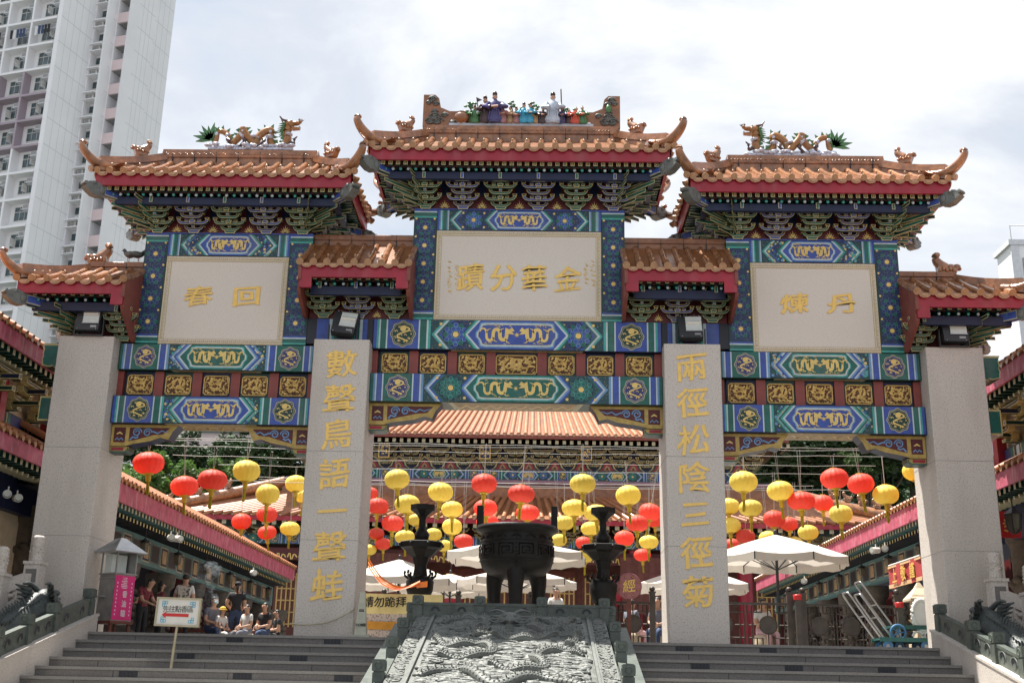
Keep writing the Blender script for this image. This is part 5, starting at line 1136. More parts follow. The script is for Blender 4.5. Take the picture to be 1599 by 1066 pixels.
# ------------------------------------------------------------------ parasols
def parasol(x, y, zt, r, hh, label, rz=.3, pole=True):
    t = thing('white_parasol', label, 'parasol', (x, y, 0), rz, 'cream parasols in the courtyard'); n = 8
    rim = [V((r*cos(2*pi*k/n), r*sin(2*pi*k/n), zt-hh)) for k in range(n)]; top = V((0, 0, zt)); m = MB(); 
    for k in range(n):
        a, b = rim[k], rim[(k+1) % n]; N_ = 5; rows = []
        for i in range(N_+1):
            u = i/N_; rows.append([top.lerp(a, u).lerp(top.lerp(b, u), v/4)-V((0, 0, .05*u*sin(pi*v/4)+.06*sin(pi*u)*-.4)) for v in range(5)])
        vs = [p for r_ in rows for p in r_]; m.add(vs, [(i*5+v, i*5+v+1, (i+1)*5+v+1, (i+1)*5+v) for i in range(N_) for v in range(4)], 'canvas', True)
    m.build('canopy', t); m = MB()
    for k in range(n):
        a, b = rim[k], rim[(k+1) % n]; f = [a.lerp(b, v/6) for v in range(7)]; vs = [p-V((0, 0, .05*sin(pi*v/6))) for v, p in enumerate(f)]; vs += [p*1.0-V((0, 0, .19+.02*sin(v*2+k))) for v, p in enumerate(f)]
        m.add(vs, [(v, v+1, 8+v, 7+v) for v in range(6)], 'canvas', True)
    m.build('valance', t); m = MB()
    for k in range(n): m.tube([top-V((0, 0, .08)), rim[k]+V((0, 0, -.02))], .012, 'black_metal', 5); m.tube([(0, 0, zt-hh-.25), rim[k]*.5+V((0, 0, (zt-hh/2)*.5-.04))], .010, 'black_metal', 5); m.tube([rim[k], rim[k]-V((0, 0, .16))], .014, 'ink', 5)
    m.build('ribs', t); m = MB(); m.tube([(0, 0, 0), (0, 0, zt+.06)], .032, 'black_metal', 10); m.lathe([(.3, 0), (.3, .06), (.06, .1)], 'black_metal', n=16); m.ball((0, 0, zt+.07), .04, 'black_metal', 8, 5); m.build('pole', t)
parasol(5.62, 5.4, 2.56, 1.55, .52, 'large cream parasol with its black mast in the right opening'); parasol(4.55, 11, 2.42, 1.5, .48, 'lower cream parasol partly behind the right inscribed pillar')
parasol(-.03, 6.2, 2.42, 1.62, .30, 'cream parasol whose rim shows on both sides of the cauldron'); parasol(-.10, 11.2, 2.32, 1.6, .34, 'lower cream parasol visible between the cauldron legs', .1)
parasol(-2.95, 8.6, 2.22, 1.45, .50, 'cream parasol beside the left inscribed pillar, above the orange ribbon'); parasol(-2.05, 13.5, 2.35, 1.4, .4, 'small cream parasol behind the left bronze lamp stand', .2)

# ------------------------------------------------------------------ banners, cone, disc, fence, carts
def cloth_banner():
    t = thing('prayer_banner', 'yellow cloth banner with black writing over a netted mat', 'banner', (-2.25, 1.7, 0)); m = MB()
    def sheet(z0, z1, mt, dy=0, w0=-.95, w1=.95):
        n = 30; vs = []
        for z in (z0, z1): vs += [(lerp(w0, w1, i/n), .03*sin(i*.55)+dy, z) for i in range(n+1)]
        m.add(vs, [(i, i+1, n+2+i, n+1+i) for i in range(n)], mt, True)
    sheet(.50, .86, 'banner_yellow'); m.build('cloth', t); m = MB(); sheet(.08, .50, 'banner_net', .005); m.build('netting', t); m = MB(); sheet(.22, .36, 'banner_orange', -.02); m.build('orange_band', t)
    for ch, px in zip('請勿跪拜', (575, 592, 609, 626)): q = P(px, 940, 1.65); text_mesh(ch, .20, 0, 'letter_black', 'lettering', t, (q.x+2.25, -.055, q.z+.01), off=.004, sx=1.0, wob=.05)
    m = MB()
    for x in (-.95, .95): m.tube([(x, .03, 0), (x, .03, .9)], .025, 'fence_metal', 8)
    m.build('stand', t)
cloth_banner()
m = MB()
for k in range(3):
    pts = curve([(-2.75, 1.9, 1.52-.07*k), (-2.45, 1.6, 1.15-.05*k), (-2.1, 1.5, .97-.02*k), (-1.72, 1.5, 1.02+.03*k)], 8); vs = []
    for i, p in enumerate(pts): vs += [p-V((0, .01*k, .018+.006*sin(i))), p+V((0, .01*k, .018))]
    m.add(vs, [(2*i, 2*i+2, 2*i+3, 2*i+1) for i in range(len(pts)-1)], 'ribbon_orange', True)
m.add([(-1.78, 1.5, .96), (-1.58, 1.5, .98), (-1.58, 1.5, 1.09), (-1.78, 1.5, 1.05)], [(0, 1, 2, 3)], 'ribbon_orange')
tag(m.build('orange_ribbon'), 'orange cloth ribbons looping down towards the balustrade', 'ribbon')
def cone():
    t = thing('warning_cone', 'pale grey warning cone with worn writing at the foot of the left inscribed pillar', 'cone', (-2.51, -.15, 0)); m = MB()
    m.lathe([(.14, .03), (.055, .72), (.05, .74)], 'cone_plastic', n=4, smooth=False, ph=pi/4); m.build('cone_body', t); m = MB(); m.box(-.165, .165, -.165, .165, 0, .035, 'cone_plastic'); m.build('base', t)
    for k, (ch, z, y) in enumerate((('小', .36, -.077), ('心', .26, -.087), ('地', .17, -.094), ('滑', .09, -.1))): pass
    for k, ch in enumerate('小心地滑'): text_mesh(ch, .055, 0, 'letter_black', 'lettering', t, (-.062+.041*k, -.087, .20), off=.001, rx=pi/2-.08)
    m = MB(); m.box(-.042, .042, -.064, -.05, .44, .455, 'letter_black'); m.box(-.045, .045, -.066, -.05, .415, .435, 'letter_black'); m.build('printed_lines', t)
cone()
m = MB(); m.tube(curve([(-3.73, -.09, .21), (-3.5, -.09, .19), (-3.1, -.09, .235), (-2.78, -.09, .38), (-2.66, -.02, .47)], 8), .012, 'frame_gold', 6)
tag(m.build('rope'), 'pale rope sagging across the foot of the left inscribed pillar', 'rope')
def disc():
    t = thing('emblem_disc', 'round dusky pink disc bearing one gold character on a stone stand', 'disc', (2.20, 2.6, 0)); m = MB(); R_ = .245; cz = 1.16
    m.tube([(0, 0, cz), (0, .07, cz)], R_, 'disc_pink', 36, smooth=False); m.tube([(R_*.97*cos(2*pi*k/36), -.002, cz+R_*.97*sin(2*pi*k/36)) for k in range(37)], .010, 'disc_pink', 5); m.build('disc_plate', t)
    m = MB()
    for k in range(8): a = 2*pi*(k+.5)/8; m.tube([(.185*cos(a), -.012, cz+.185*sin(a)), (.185*cos(a), 0, cz+.185*sin(a))], .024, 'wood_red', 8); m.tube([(.185*cos(a)+.012*cos(q), -.014, cz+.185*sin(a)+.012*sin(q)) for q in (0, 2, 4, 6)], .005, 'gold', 4)
    m.build('studs', t); text_mesh('經', .26, .004, 'gold', 'gold_character', t, (0, -.012, cz+.005), off=.003, wob=.05); m = MB(); m.box(-.04, .04, .01, .06, 0, cz-.2, 'wood_red'); m.box(-.16, .16, -.06, .13, 0, .06, 'wood_red'); m.build('stand', t)
disc()
def fence(x0, x1, y, label, posts):
    t = thing('medallion_fence', label, 'fence', (x0, y, 0)); W = x1-x0; F = 'fence_metal'
    for x in posts:
        m = MB(); m.box(x-x0-.055, x-x0+.055, -.055, .055, 0, 1.10, F); m.box(x-x0-.07, x-x0+.07, -.07, .07, 1.10, 1.13, F); m.ball((x-x0, 0, 1.18), (.06, .06, .055), F, 10, 6); m.build('post', t)
    m = MB()
    for z in (.06, .90): m.box(0, W, -.025, .025, z-.02, z+.025, F)
    m.build('rail', t)
    for a, b in zip(posts, posts[1:]):
        n = max(1, round((b-a)/.72)); 
        for k in range(n):
            c = lerp(a, b, (k+.5)/n)-x0; w_ = (b-a)/n/2-.03; m = MB(); m.tube([(c, -.015, .50), (c, .015, .50)], .175, F, 28, smooth=False); m.tube([(c+.17*cos(2*pi*q/24), -.016, .50+.17*sin(2*pi*q/24)) for q in range(25)], .012, F, 5); m.build('medallion', t); m = MB()
            def bar(p, q): m.tube([(c+p[0], 0, p[1]), (c+q[0], 0, q[1])], .013, F, 4, smooth=False)
            for s in (-1, 1):
                for z, e in ((.50, 1), (.26, -1), (.74, 1)): bar((s*w_*.55, z), (s*w_, z))
                bar((s*w_*.55, .26), (s*w_*.55, .12)); bar((s*w_*.55, .74), (s*w_*.55, .86)); bar((s*w_*.28, .26), (s*w_*.55, .26)); bar((s*w_*.28, .74), (s*w_*.55, .74)); bar((s*w_*.28, .26), (s*w_*.28, .06)); bar((s*w_*.28, .74), (s*w_*.28, .9)); bar((s*w_*.78, .12), (s*w_*.55, .12)); bar((s*w_*.78, .86), (s*w_*.55, .86)); bar((s*w_*.78, .12), (s*w_*.78, .5)); bar((s*w_*.78, .5), (s*w_*.78, .86)); bar((s*w_, .06), (s*w_, .9))
            bar((0, .68), (0, .9)); bar((0, .06), (0, .33)); m.build('lattice', t)
fence(3.62, 5.42, 3.0, 'dark metal fence with round medallions beside the right inscribed pillar', (3.62, 5.34)); fence(5.5, 7.6, 3.1, 'dark metal fence with round medallions behind the hand trolleys', (5.62, 7.45)); fence(1.95, 2.75, 3.4, 'short dark lattice fence with one medallion below the pink disc', (1.95, 2.72))
fence(-2.9, 2.0, 5.2, 'low dark fence running behind the cauldron', (-2.85, -1.25, 0.3, 1.9))
def bollard(x, y, h, label):
    t = thing('red_topped_post', label, 'post', (x, y, 0), 0, 'red topped posts by the fence'); m = MB(); m.box(-.05, .05, -.05, .05, 0, h-.10, 'fence_metal'); m.build('shaft', t); m = MB(); m.lathe([(.075, h-.1), (.085, h-.02), (.08, h), (.0, h)], 'red_paint', n=14); m.build('cap', t)
q = P(1245, 928, 2.7); bollard(q.x, 2.7, q.z, 'dark post with a red cap beside the fence corner'); q = P(1404, 940, 2.7); bollard(q.x, 2.7, q.z, 'dark post with a red cap behind the trolley decks')
def trolley(x, y, z0, label, k=1.0):
    t = thing('hand_trolley', label, 'trolley', (x, y, 0), 0, 'folded hand trolleys parked on the landing'); m = MB(); zd = z0
    m.box(.0, .95, -.27, .27, zd, zd+.035, 'cart_green'); m.box(-.02, .97, -.29, -.26, zd-.03, zd+.045, 'cart_green'); m.box(-.02, .97, .26, .29, zd-.03, zd+.045, 'cart_green'); m.build('deck', t)
    m = MB(); c = curve([(.02, -.22, zd+.03), (-.22, -.22, zd+.38), (-.46, -.22, zd+.74), (-.52, -.17, zd+.83)], 4); d = [V((p.x, -p.y, p.z)) for p in c[::-1]]; m.tube(c+d, .019, 'steel', 8); m.tube([(-.24, -.22, zd+.41), (-.24, .22, zd+.41)], .014, 'steel', 6); m.build('handle', t)
    for i, (wx, wy) in enumerate(((.12, -.24), (.80, -.24), (.12, .24), (.80, .24))):
        w_ = MB(); w_.tube([(wx, wy-.025, .095), (wx, wy+.025, .095)], .092, 'wheel_blue', 20, smooth=False); wo = w_.build('wheel', t); r_ = MB(); r_.tube([(wx+.09*cos(2*pi*q/20), wy, .095+.09*sin(2*pi*q/20)) for q in range(21)], .02, 'rubber', 6); r_.build('tyre', wo); h_ = MB(); h_.tube([(wx, wy-.032, .095), (wx, wy+.032, .095)], .035, 'steel', 10, smooth=False); h_.build('hub', wo); b_ = MB(); b_.box(wx-.04, wx+.04, wy-.012, wy+.012, .10, zd, 'steel_dull'); b_.build('fork', wo)
trolley(6.62, 1.75, .20, 'hand trolley with a steel handle, nearest the fence corner'); trolley(6.92, 2.05, .20, 'hand trolley in the middle of the parked row'); 
t3 = trolley(7.05, 2.45, .46, 'hand trolley raised on top of the others, tallest handle')
for (x, y, lb) in ((6.98, 1.62, 'loose blue spoked trolley wheel resting on its rim by the decks'),):
    t = thing('spare_wheel', lb, 'wheel', (x, y, .34)); m = MB(); m.tube([(.13*cos(2*pi*k/24), 0, .13*sin(2*pi*k/24)) for k in range(25)], .022, 'wheel_blue', 6); m.build('rim', t); m = MB()
    for k in range(5): m.tube([(0, 0, 0), (.13*cos(k*1.257), 0, .13*sin(k*1.257))], .012, 'wheel_blue', 5)
    m.build('spokes', t)
def stone_lantern():
    t = thing('stone_lantern', 'beige stone lantern with a flared cap beside the rightmost pillar', 'stone lantern', (8.05, 3.6, 0)); m = MB(); m.lathe([(.30, 0), (.30, .25), (.19, .3), (.19, .62), (.28, .70)], 'beige_stone', n=4, smooth=False, ph=pi/4); m.build('pedestal', t); m = MB(); m.lathe([(.22, .70), (.22, 1.05)], 'beige_stone', n=4, smooth=False, ph=pi/4); m.build('lamp_box', t); m = MB(); m.lathe([(.36, 1.05), (.36, 1.09), (.12, 1.30), (.03, 1.42)], 'beige_stone', n=4, smooth=False, ph=pi/4); m.build('cap', t)
    t = thing('oval_frame', 'white scrolled oval frame on a stand beside the beige stone lantern', 'frame', (7.62, 2.2, 0)); m = MB(); m.tube([(.17*cos(2*pi*k/32), 0, .70+.27*sin(2*pi*k/32)) for k in range(33)], .035, 'mirror_white', 8)
    for k in range(24): a = 2*pi*k/24; m.ball((.20*cos(a), 0, .70+.30*sin(a)), .02, 'mirror_white', 6, 4)
    for s in (-1, 1): m.tube([(s*(.08+.12*(1-k/14)*cos(k*.5)), 0, .30+.12*(1-k/14)*sin(k*.5)) for k in range(13)], .025, 'mirror_white', 6)
    m.build('oval_rim', t); m = MB(); m.prism([(.15*cos(2*pi*k/28), .01, .70+.25*sin(2*pi*k/28)) for k in range(28)], (0, .02, 0), 'mirror_white'); m.box(-.04, .04, 0, .03, 0, .5, 'mirror_white'); m.build('back_plate', t)
stone_lantern()
def kiosk():
    t = thing('metal_kiosk', 'brushed metal kiosk with a small roof and pink poster beside the leftmost pillar', 'kiosk', (-6.93, .42, 0), -.62); t.scale = (.76, .76, .95); m = MB(); m.box(-.29, .29, -.27, .27, .22, 1.05, 'steel_dull'); m.box(-.30, .30, -.28, .28, .98, 1.0, 'steel'); m.build('cabinet', t)
    m = MB()
    for x in (-.28, .28):
        for y in (-.26, .26): m.box(x-.015, x+.015, y-.015, y+.015, 1.05, 1.45, 'steel_dull')
    m.box(-.32, .32, -.3, .3, 1.05, 1.075, 'steel_dull'); m.box(-.29, .29, .24, .26, 1.07, 1.45, 'steel_dull'); m.box(-.255, .0, -.20, .2, 1.08, 1.42, 'lamp_glass'); m.build('glass_case', t)
    m = MB(); m.lathe([(.62, 1.44), (.62, 1.46), (.10, 1.72), (.0, 1.74)], 'steel', n=4, smooth=False, ph=pi/4)
    for k in range(-4, 5): m.tube([(k*.095, -.44, 1.462), (k*.022, -.09, 1.715)], .007, 'steel_dull', 4)
    m.build('roof', t)
    m = MB(); m.box(.295, .305, -.26, .26, .24, 1.03, 'pink_poster'); po = m.build('poster', t)
    m = MB()
    for x0, z0, n, s_ in ((0, .86, 1, .13),): 
        for q in range(7): m.poly([(.309, random.uniform(-.11, .07), .80+.03*q), (.309, random.uniform(.02, .12), .80+.03*q), (.309, .06, .815+.03*q), (.309, -.1, .815+.03*q)], 'poster_white')
    m.build('portrait', po)
    for k, ch in enumerate('香油箱'): text_mesh(ch, .13, 0, 'poster_white', 'lettering', po, (.309, .02, .70-.17*k), off=.004, rz=pi/2)
    m = MB()
    for sy in (-1, 1):
        for k in range(9): m.box(.306, .309, sy*.19-.012, sy*.19+.012, .32+.07*k, .35+.07*k, 'poster_white')
    m.build('small_print', po)
    m = MB(); 
    for x in (-.26, .26):
        for y in (-.24, .24): m.box(x-.03, x+.03, y-.03, y+.03, -.0, .2, 'wood_red')
    m.box(-.33, .33, -.3, .3, .17, .22, 'wood_red'); m.build('stand', t)
    m = MB(); m.box(-.2, -.02, -.36, -.27, .64, .67, 'steel'); m.tube([(-.2, -.33, .66), (-.2, -.33, .5)], .012, 'steel', 6); m.build('slot_tray', t)
kiosk()
def sign():
    p = P(278, 955, -2.15); t = thing('direction_sign', 'white framed sign with a red left arrow on a thin post', 'sign', (p.x, -2.15, p.z), -.03); w_, h_ = .33, .20; S = MX.Rotation(.02, 4, 'Y')
    m = MB(S); m.box(-w_, w_, -.0, .03, -h_, h_, 'sign_white'); m.build('board', t); m = MB(S)
    for a in ((-w_-.015, w_+.015, h_-.012, h_+.015), (-w_-.015, w_+.015, -h_-.015, -h_+.012)): m.box(a[0], a[1], -.018, .045, a[2], a[3], 'frame_gold')
    for s in (-1, 1): m.box(*sorted((s*(w_+.014), s*(w_-.012))), -.017, .044, -h_+.012, h_-.012, 'frame_gold')
    m.build('frame', t); m = MB(S)
    m.pz([(-.245, -.045), (-.18, .005), (-.18, -.022), (.17, -.022), (.17, -.068), (-.18, -.068), (-.18, -.10)], -.006, 'red_paint'); m.build('arrow', t); m = MB(S)
    for sx in (-1, 1):
        for sz in (-1, 1):
            cx, cz = sx*.235, sz*.135
            for q in ((0, 0), (1, 0), (0, 1)): x, z = cx-sx*q[0]*.04, cz-sz*q[1]*.04; m.ribbon([(x-.018, z-.018), (x+.018, z-.018), (x+.018, z+.018), (x-.018, z+.018), (x-.018, z-.012)], .012, -.005, -.001, 'cyan_paint')
    m.build('corner_scrolls', t)
    for k, ch in enumerate('先往點香區'): text_mesh(ch, .105, 0, 'letter_black', 'lettering', t, (-.19+.095*k, -.006, .045), off=0)
    m = MB(); m.tube([(.0, .02, -h_), (-.045, .02, -h_-1.0), (-.065, .02, -1.62)], .022, 'frame_gold', 8); m.build('post', t)
sign()
# ------------------------------------------------------------------ temple halls behind
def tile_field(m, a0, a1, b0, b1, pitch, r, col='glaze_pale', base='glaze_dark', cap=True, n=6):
    """rows of cover tiles between the eave a0-a1 and the upper edge b0-b1"""
    a0, a1, b0, b1 = V(a0), V(a1), V(b0), V(b1); m.poly([a0, a1, b1, b0], base); k = max(1, int(round((a1-a0).length/pitch)))
    for i in range(k+1):
        t = i/k; p = a0.lerp(a1, t)+V((0, 0, .03)); q = b0.lerp(b1, t)+V((0, 0, .03)); m.tube([p, q], r, col, n, False); d = (p-q).normalized(); m.poly([p+(d.cross(V((0, 0, 1))).normalized()*cos(x)+V((0, 0, 1))*sin(x))*r for x in [2*pi*j/8 for j in range(8)]], 'glaze_cap')
def hall_bracket():
    m = MB()
    for k, (h, z) in enumerate(((.22, .06), (.42, .26), (.30, .44), (.52, .62))):
        y = -.12*k; m.ribbon([(-h, z+.13), (-h+.05, z+.02), (-h+.14, z), (h-.14, z), (h-.05, z+.02), (h, z+.13)], .09, y, y+.14, 'edge_gold', inner=('dgreen', 'navy')[k % 2], iw=.45)
        for s in (-1, 1): m.box(s*h-.07, s*h+.07, y-.02, y+.14, z+.12, z+.20, 'edge_gold'); m.box(s*h-.04, s*h+.04, y-.024, y-.02, z+.14, z+.18, 'ink')
    m.ebox(-.06, .06, -.5, .2, .12, .24, 'dgreen', 'edge_gold', .02); m.ebox(-.06, .06, -.6, .2, .40, .54, 'navy', 'edge_gold', .02); m.ebox(-.1, .1, -.1, .2, 0, .08, 'green', 'edge_gold', .02)
    o = m.build('b'); d = o.data; bpy.data.objects.remove(o); return d
HBR = hall_bracket()
def hall():
    t = thing('main_hall', 'great red and green temple hall with a double orange tiled roof closing the courtyard', 'temple hall', (0, 0, 0)); zc = 0
    XU, XL = 11.2, 15.9
    m = MB(); m.box(-9.6, 9.6, 31, 42, 0, 9.9, 'drape'); m.box(-14.4, 14.4, 31.5, 42, 0, 5.6, 'soffit_red'); m.build('wall', t)
    # upper roof
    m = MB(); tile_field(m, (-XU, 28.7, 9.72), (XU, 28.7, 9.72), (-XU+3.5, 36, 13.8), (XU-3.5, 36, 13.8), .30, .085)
    for s in (-1, 1): m.poly([(s*XU, 28.7, 9.72), (s*XU, 43, 9.72), (s*(XU-3.5), 36, 13.8)], 'glaze_dark'); m.poly([(s*XU, 43, 9.72), (s*(XU-3.5), 36, 13.8), (0, 36, 13.8), (0, 43, 9.72)], 'glaze_dark')
    m.build('upper_roof', t); m = MB(); m.box(-XU+3.3, XU-3.3, 35.8, 36.2, 13.6, 14.6, 'glaze'); m.build('upper_ridge', t)
    for s in (-1, 1): m = MB(); m.tube(curve([(s*(XU-3.5), 36, 14), (s*(XU-1.6), 32.2, 11.7), (s*(XU-.2), 29, 10.15), (s*(XU+.3), 28.3, 10.35)], 5), .16, 'glaze', 8); m.build('upper_hip', t)
    m = MB(); m.box(-XU+.05, XU-.05, 28.72, 28.80, 9.56, 9.72, 'brown_red'); m.build('upper_eave_board', t)
    m = MB(); m.poly([(-XU+.1, 28.85, 9.66), (XU-.1, 28.85, 9.66), (XU-.1, 31, 9.9), (-XU+.1, 31, 9.9)], 'soffit_red')
    for i in range(int(2*XU/.32)): x = -XU+.25+.32*i; m.box(x-.07, x+.07, 28.86, 30.5, 9.40, 9.52, 'dgreen'); m.pz([(x-.07, 9.36), (x+.07, 9.36), (x+.07, 9.52), (x-.07, 9.52)], 28.85, 'edge_pale')
    m.build('rafters', t)
    m = MB(); m.box(-9.8, 9.8, 30.2, 30.4, 7.95, 9.6, 'navy'); y = 30.19
    for i in range(17):                                  # flame motifs between the bracket sets
        x = -9.2+1.15*i; f = lambda q, mt, dy: m.pz([(x+a, 8.42+b) for a, b in q], y-dy, mt)
        f([(-.55, 0), (.55, 0), (.36, .15), (.27, .42), (0, .62), (-.27, .42), (-.36, .15)], 'edge_gold', .004); f([(-.46, .04), (.46, .04), (.29, .16), (.21, .38), (0, .53), (-.21, .38), (-.29, .16)], 'dgreen', .008); f([(-.34, .05), (.34, .05), (.2, .18), (.14, .33), (0, .44), (-.14, .33), (-.2, .18)], 'red_board', .012); f([(-.16, .07), (.16, .07), (.1, .2), (0, .32), (-.1, .2)], 'copper', .016); f([(-.07, .1), (.07, .1), (0, .22)], 'dark_red', .02)
    m.build('flame_frieze', t)
    m = MB(); m.box(-9.8, 9.8, 30.0, 30.35, 7.97, 8.42, 'dgreen')
    for i in range(5):
        x0 = -9.75+3.9*i; paint_beam(m, x0, x0+3.86, 7.98, 8.41, 30.0, i % 2 == 0, medal=True, flower=True, cart=.2)
    m.build('upper_painted_beam', t)
    for i in range(17): link('bracket_set', HBR, t, (-9.2+1.15*i+.575, 30.1, 8.62))
    for x in (-6.3, -1.9, 2.5, 6.9):
        m = MB(); m.box(x-.24, x+.24, 29.25, 29.35, 8.75, 9.35, 'gold_relief'); m.box(x-.2, x+.2, 29.24, 29.25, 8.79, 9.31, 'navy')
        for k in range(12): a = random.uniform(-.15, .15); b = random.uniform(8.85, 9.25); m.ribbon([(x+a-.05, b), (x+a, b+.05), (x+a+.05, b)], .03, 29.23, 29.24, 'gold')
        m.build('gilt_plate', t)
    m = MB(); m.tube([(-10.6, 29.75, 7.83), (10.6, 29.75, 7.83)], .12, 'purple_pipe', 10); m.box(-10.6, 10.6, 29.8, 30.1, 7.2, 7.8, 'purple_pipe'); m.box(-10.7, 10.7, 29.55, 29.85, 7.12, 7.62, 'glaze_dark'); m.build('lower_ridge', t)
    # lower roof, hipped
    m = MB(); tile_field(m, (-XL, 27.8, 5.98), (XL, 27.8, 5.98), (-10.7, 29.7, 7.2), (10.7, 29.7, 7.2), .40, .105, 'glaze_low')
    for s in (-1, 1): tile_field(m, (s*XL, 27.8, 5.98), (s*XL, 42, 5.98), (s*10.7, 29.7, 7.2), (s*10.7, 42, 7.2), .5, .09, 'glaze_low')
    m.build('lower_roof', t)
    for s in (-1, 1):
        m = MB(); pth = curve([(s*10.6, 29.7, 7.7), (s*12.6, 28.9, 7.05), (s*14.6, 28.15, 6.45), (s*15.7, 27.85, 6.38), (s*16.3, 27.5, 6.72)], 5); m.tube(pth, [.24]*14+[.2, .18, .15, .12, .1, .08, .06][:len(pth)-14], 'glaze', 8); m.build('lower_hip', t)
        for k in range(5): o = link('ridge_beast', BEAST, t, (s*(12.9+.55*k), 28.75-.2*k, 7.28-.17*k)); o.rotation_euler = (0, 0, pi if s > 0 else 0); o.scale = (1.0,)*3
    m = MB(); m.box(-XL+.05, XL-.05, 27.82, 27.9, 5.76, 5.96, 'red_board'); m.build('lower_eave_board', t); m = MB()
    for i in range(int(2*XL/.42)): x = -XL+.3+.42*i; m.box(x-.09, x+.09, 27.95, 30, 5.62, 5.76, 'dgreen'); m.pz([(x-.09, 5.60), (x+.09, 5.60), (x+.09, 5.77), (x-.09, 5.77)], 27.94, 'edge_pale')
    m.poly([(-XL, 27.95, 5.9), (XL, 27.95, 5.9), (XL, 31.5, 6.2), (-XL, 31.5, 6.2)], 'soffit_red'); m.build('lower_rafters', t)
    m = MB(); m.box(-14.6, 14.6, 29.2, 29.5, 4.95, 5.4, 'dgreen')
    for i in range(7): x0 = -14.5+4.15*i; paint_beam(m, x0, x0+4.1, 4.97, 5.38, 29.2, i % 2 == 1, medal=True, flower=True, cart=.2)
    m.box(-14.6, 14.6, 29.3, 29.5, 4.3, 4.8, 'dark_red')
    for i in range(60): x = -14.3+.48*i; m.ribbon([(x-.2+.05*k, 4.4+.12*sin(k*1.3)+.15*(k % 3)/3) for k in range(9)], .05, 29.28, 29.3, 'gold_line')
    m.build('lower_painted_beam', t)
    for i in range(26): link('bracket_set', HBR, t, (-14.2+1.13*i, 29.3, 5.05+.32)) if False else None
    for i in range(24): o = link('bracket_set', HBR, t, (-13.6+1.18*i, 29.1, 5.18)); o.scale = (.9, 1, .62)
    for x in (-13.5, -9.2, -4.6, 4.6, 9.2, 13.5):
        m = MB(); m.tube([(x, 29.6, 0), (x, 29.6, 5.0)], .33, 'red_board', 16); m.tube([(x, 29.6, 0), (x, 29.6, .35)], .45, 'beige_stone', 16); m.build('column', t)
    for i, x in enumerate((-12, -10.4, -7.6, -6.2, -3, -1.5, 0, 1.5, 3, 6.2, 7.6, 10.4, 12)):
        m = MB(); m.box(x-.62, x+.62, 30.92, 30.99, 0, 4.2, 'wood_red')
        for k in range(6): m.box(x-.5+.2*k, x-.44+.2*k, 30.88, 30.92, 1.6, 3.9, 'gold_relief')
        for k in range(5): m.box(x-.5, x+.5, 30.885, 30.918, 1.7+.5*k, 1.75+.5*k, 'gold_relief')
        m.build('door', t)
    for x in (-5.9, 5.1): 
        m = MB(); vs = []
        for z in (4.6, 2.2): vs += [(x-1.2+2.4*i/24, 28.9+.08*sin(i*1.3), z+(.3*(abs(i/12-1)) if z < 3 else 0)) for i in range(25)]
        m.add(vs, [(i, i+1, 26+i, 25+i) for i in range(24)], 'drape', True); m.build('drape', t)
    m = MB(); m.box(-15, 15, 26.4, 31, 0, .45, 'paving'); m.build('terrace', t)
hall()
for x, lb in ((-3.05, 'big dark red globe lantern under the hall eave left of the cauldron'), (3.25, 'big dark red globe lantern under the hall eave right of the cauldron')):
    t = thing('globe_lantern', lb, 'lantern', (x, 27.2, 2.95)); m = MB(); n = 48
    vs = [(.62*(1+.03*abs(cos(k*12*2*pi/n)))*sin(pi*i/10)**.8*cos(2*pi*k/n), .62*(1+.03*abs(cos(k*12*2*pi/n)))*sin(pi*i/10)**.8*sin(2*pi*k/n), -.6*cos(pi*i/10)) for i in range(11) for k in range(n)]
    m.add(vs, [(i*n+k, i*n+(k+1) % n, (i+1)*n+(k+1) % n, (i+1)*n+k) for i in range(10) for k in range(n)], 'red_board', True); m.build('globe', t); m = MB(); m.lathe([(.22, -.6), (.2, -.7)], 'gold_relief', n=14); m.lathe([(.2, .58), (.18, .68)], 'gold_relief', n=14); m.tube([(0, 0, .68), (0, .4, 2.6)], .02, 'black_metal', 5); m.build('rings', t)

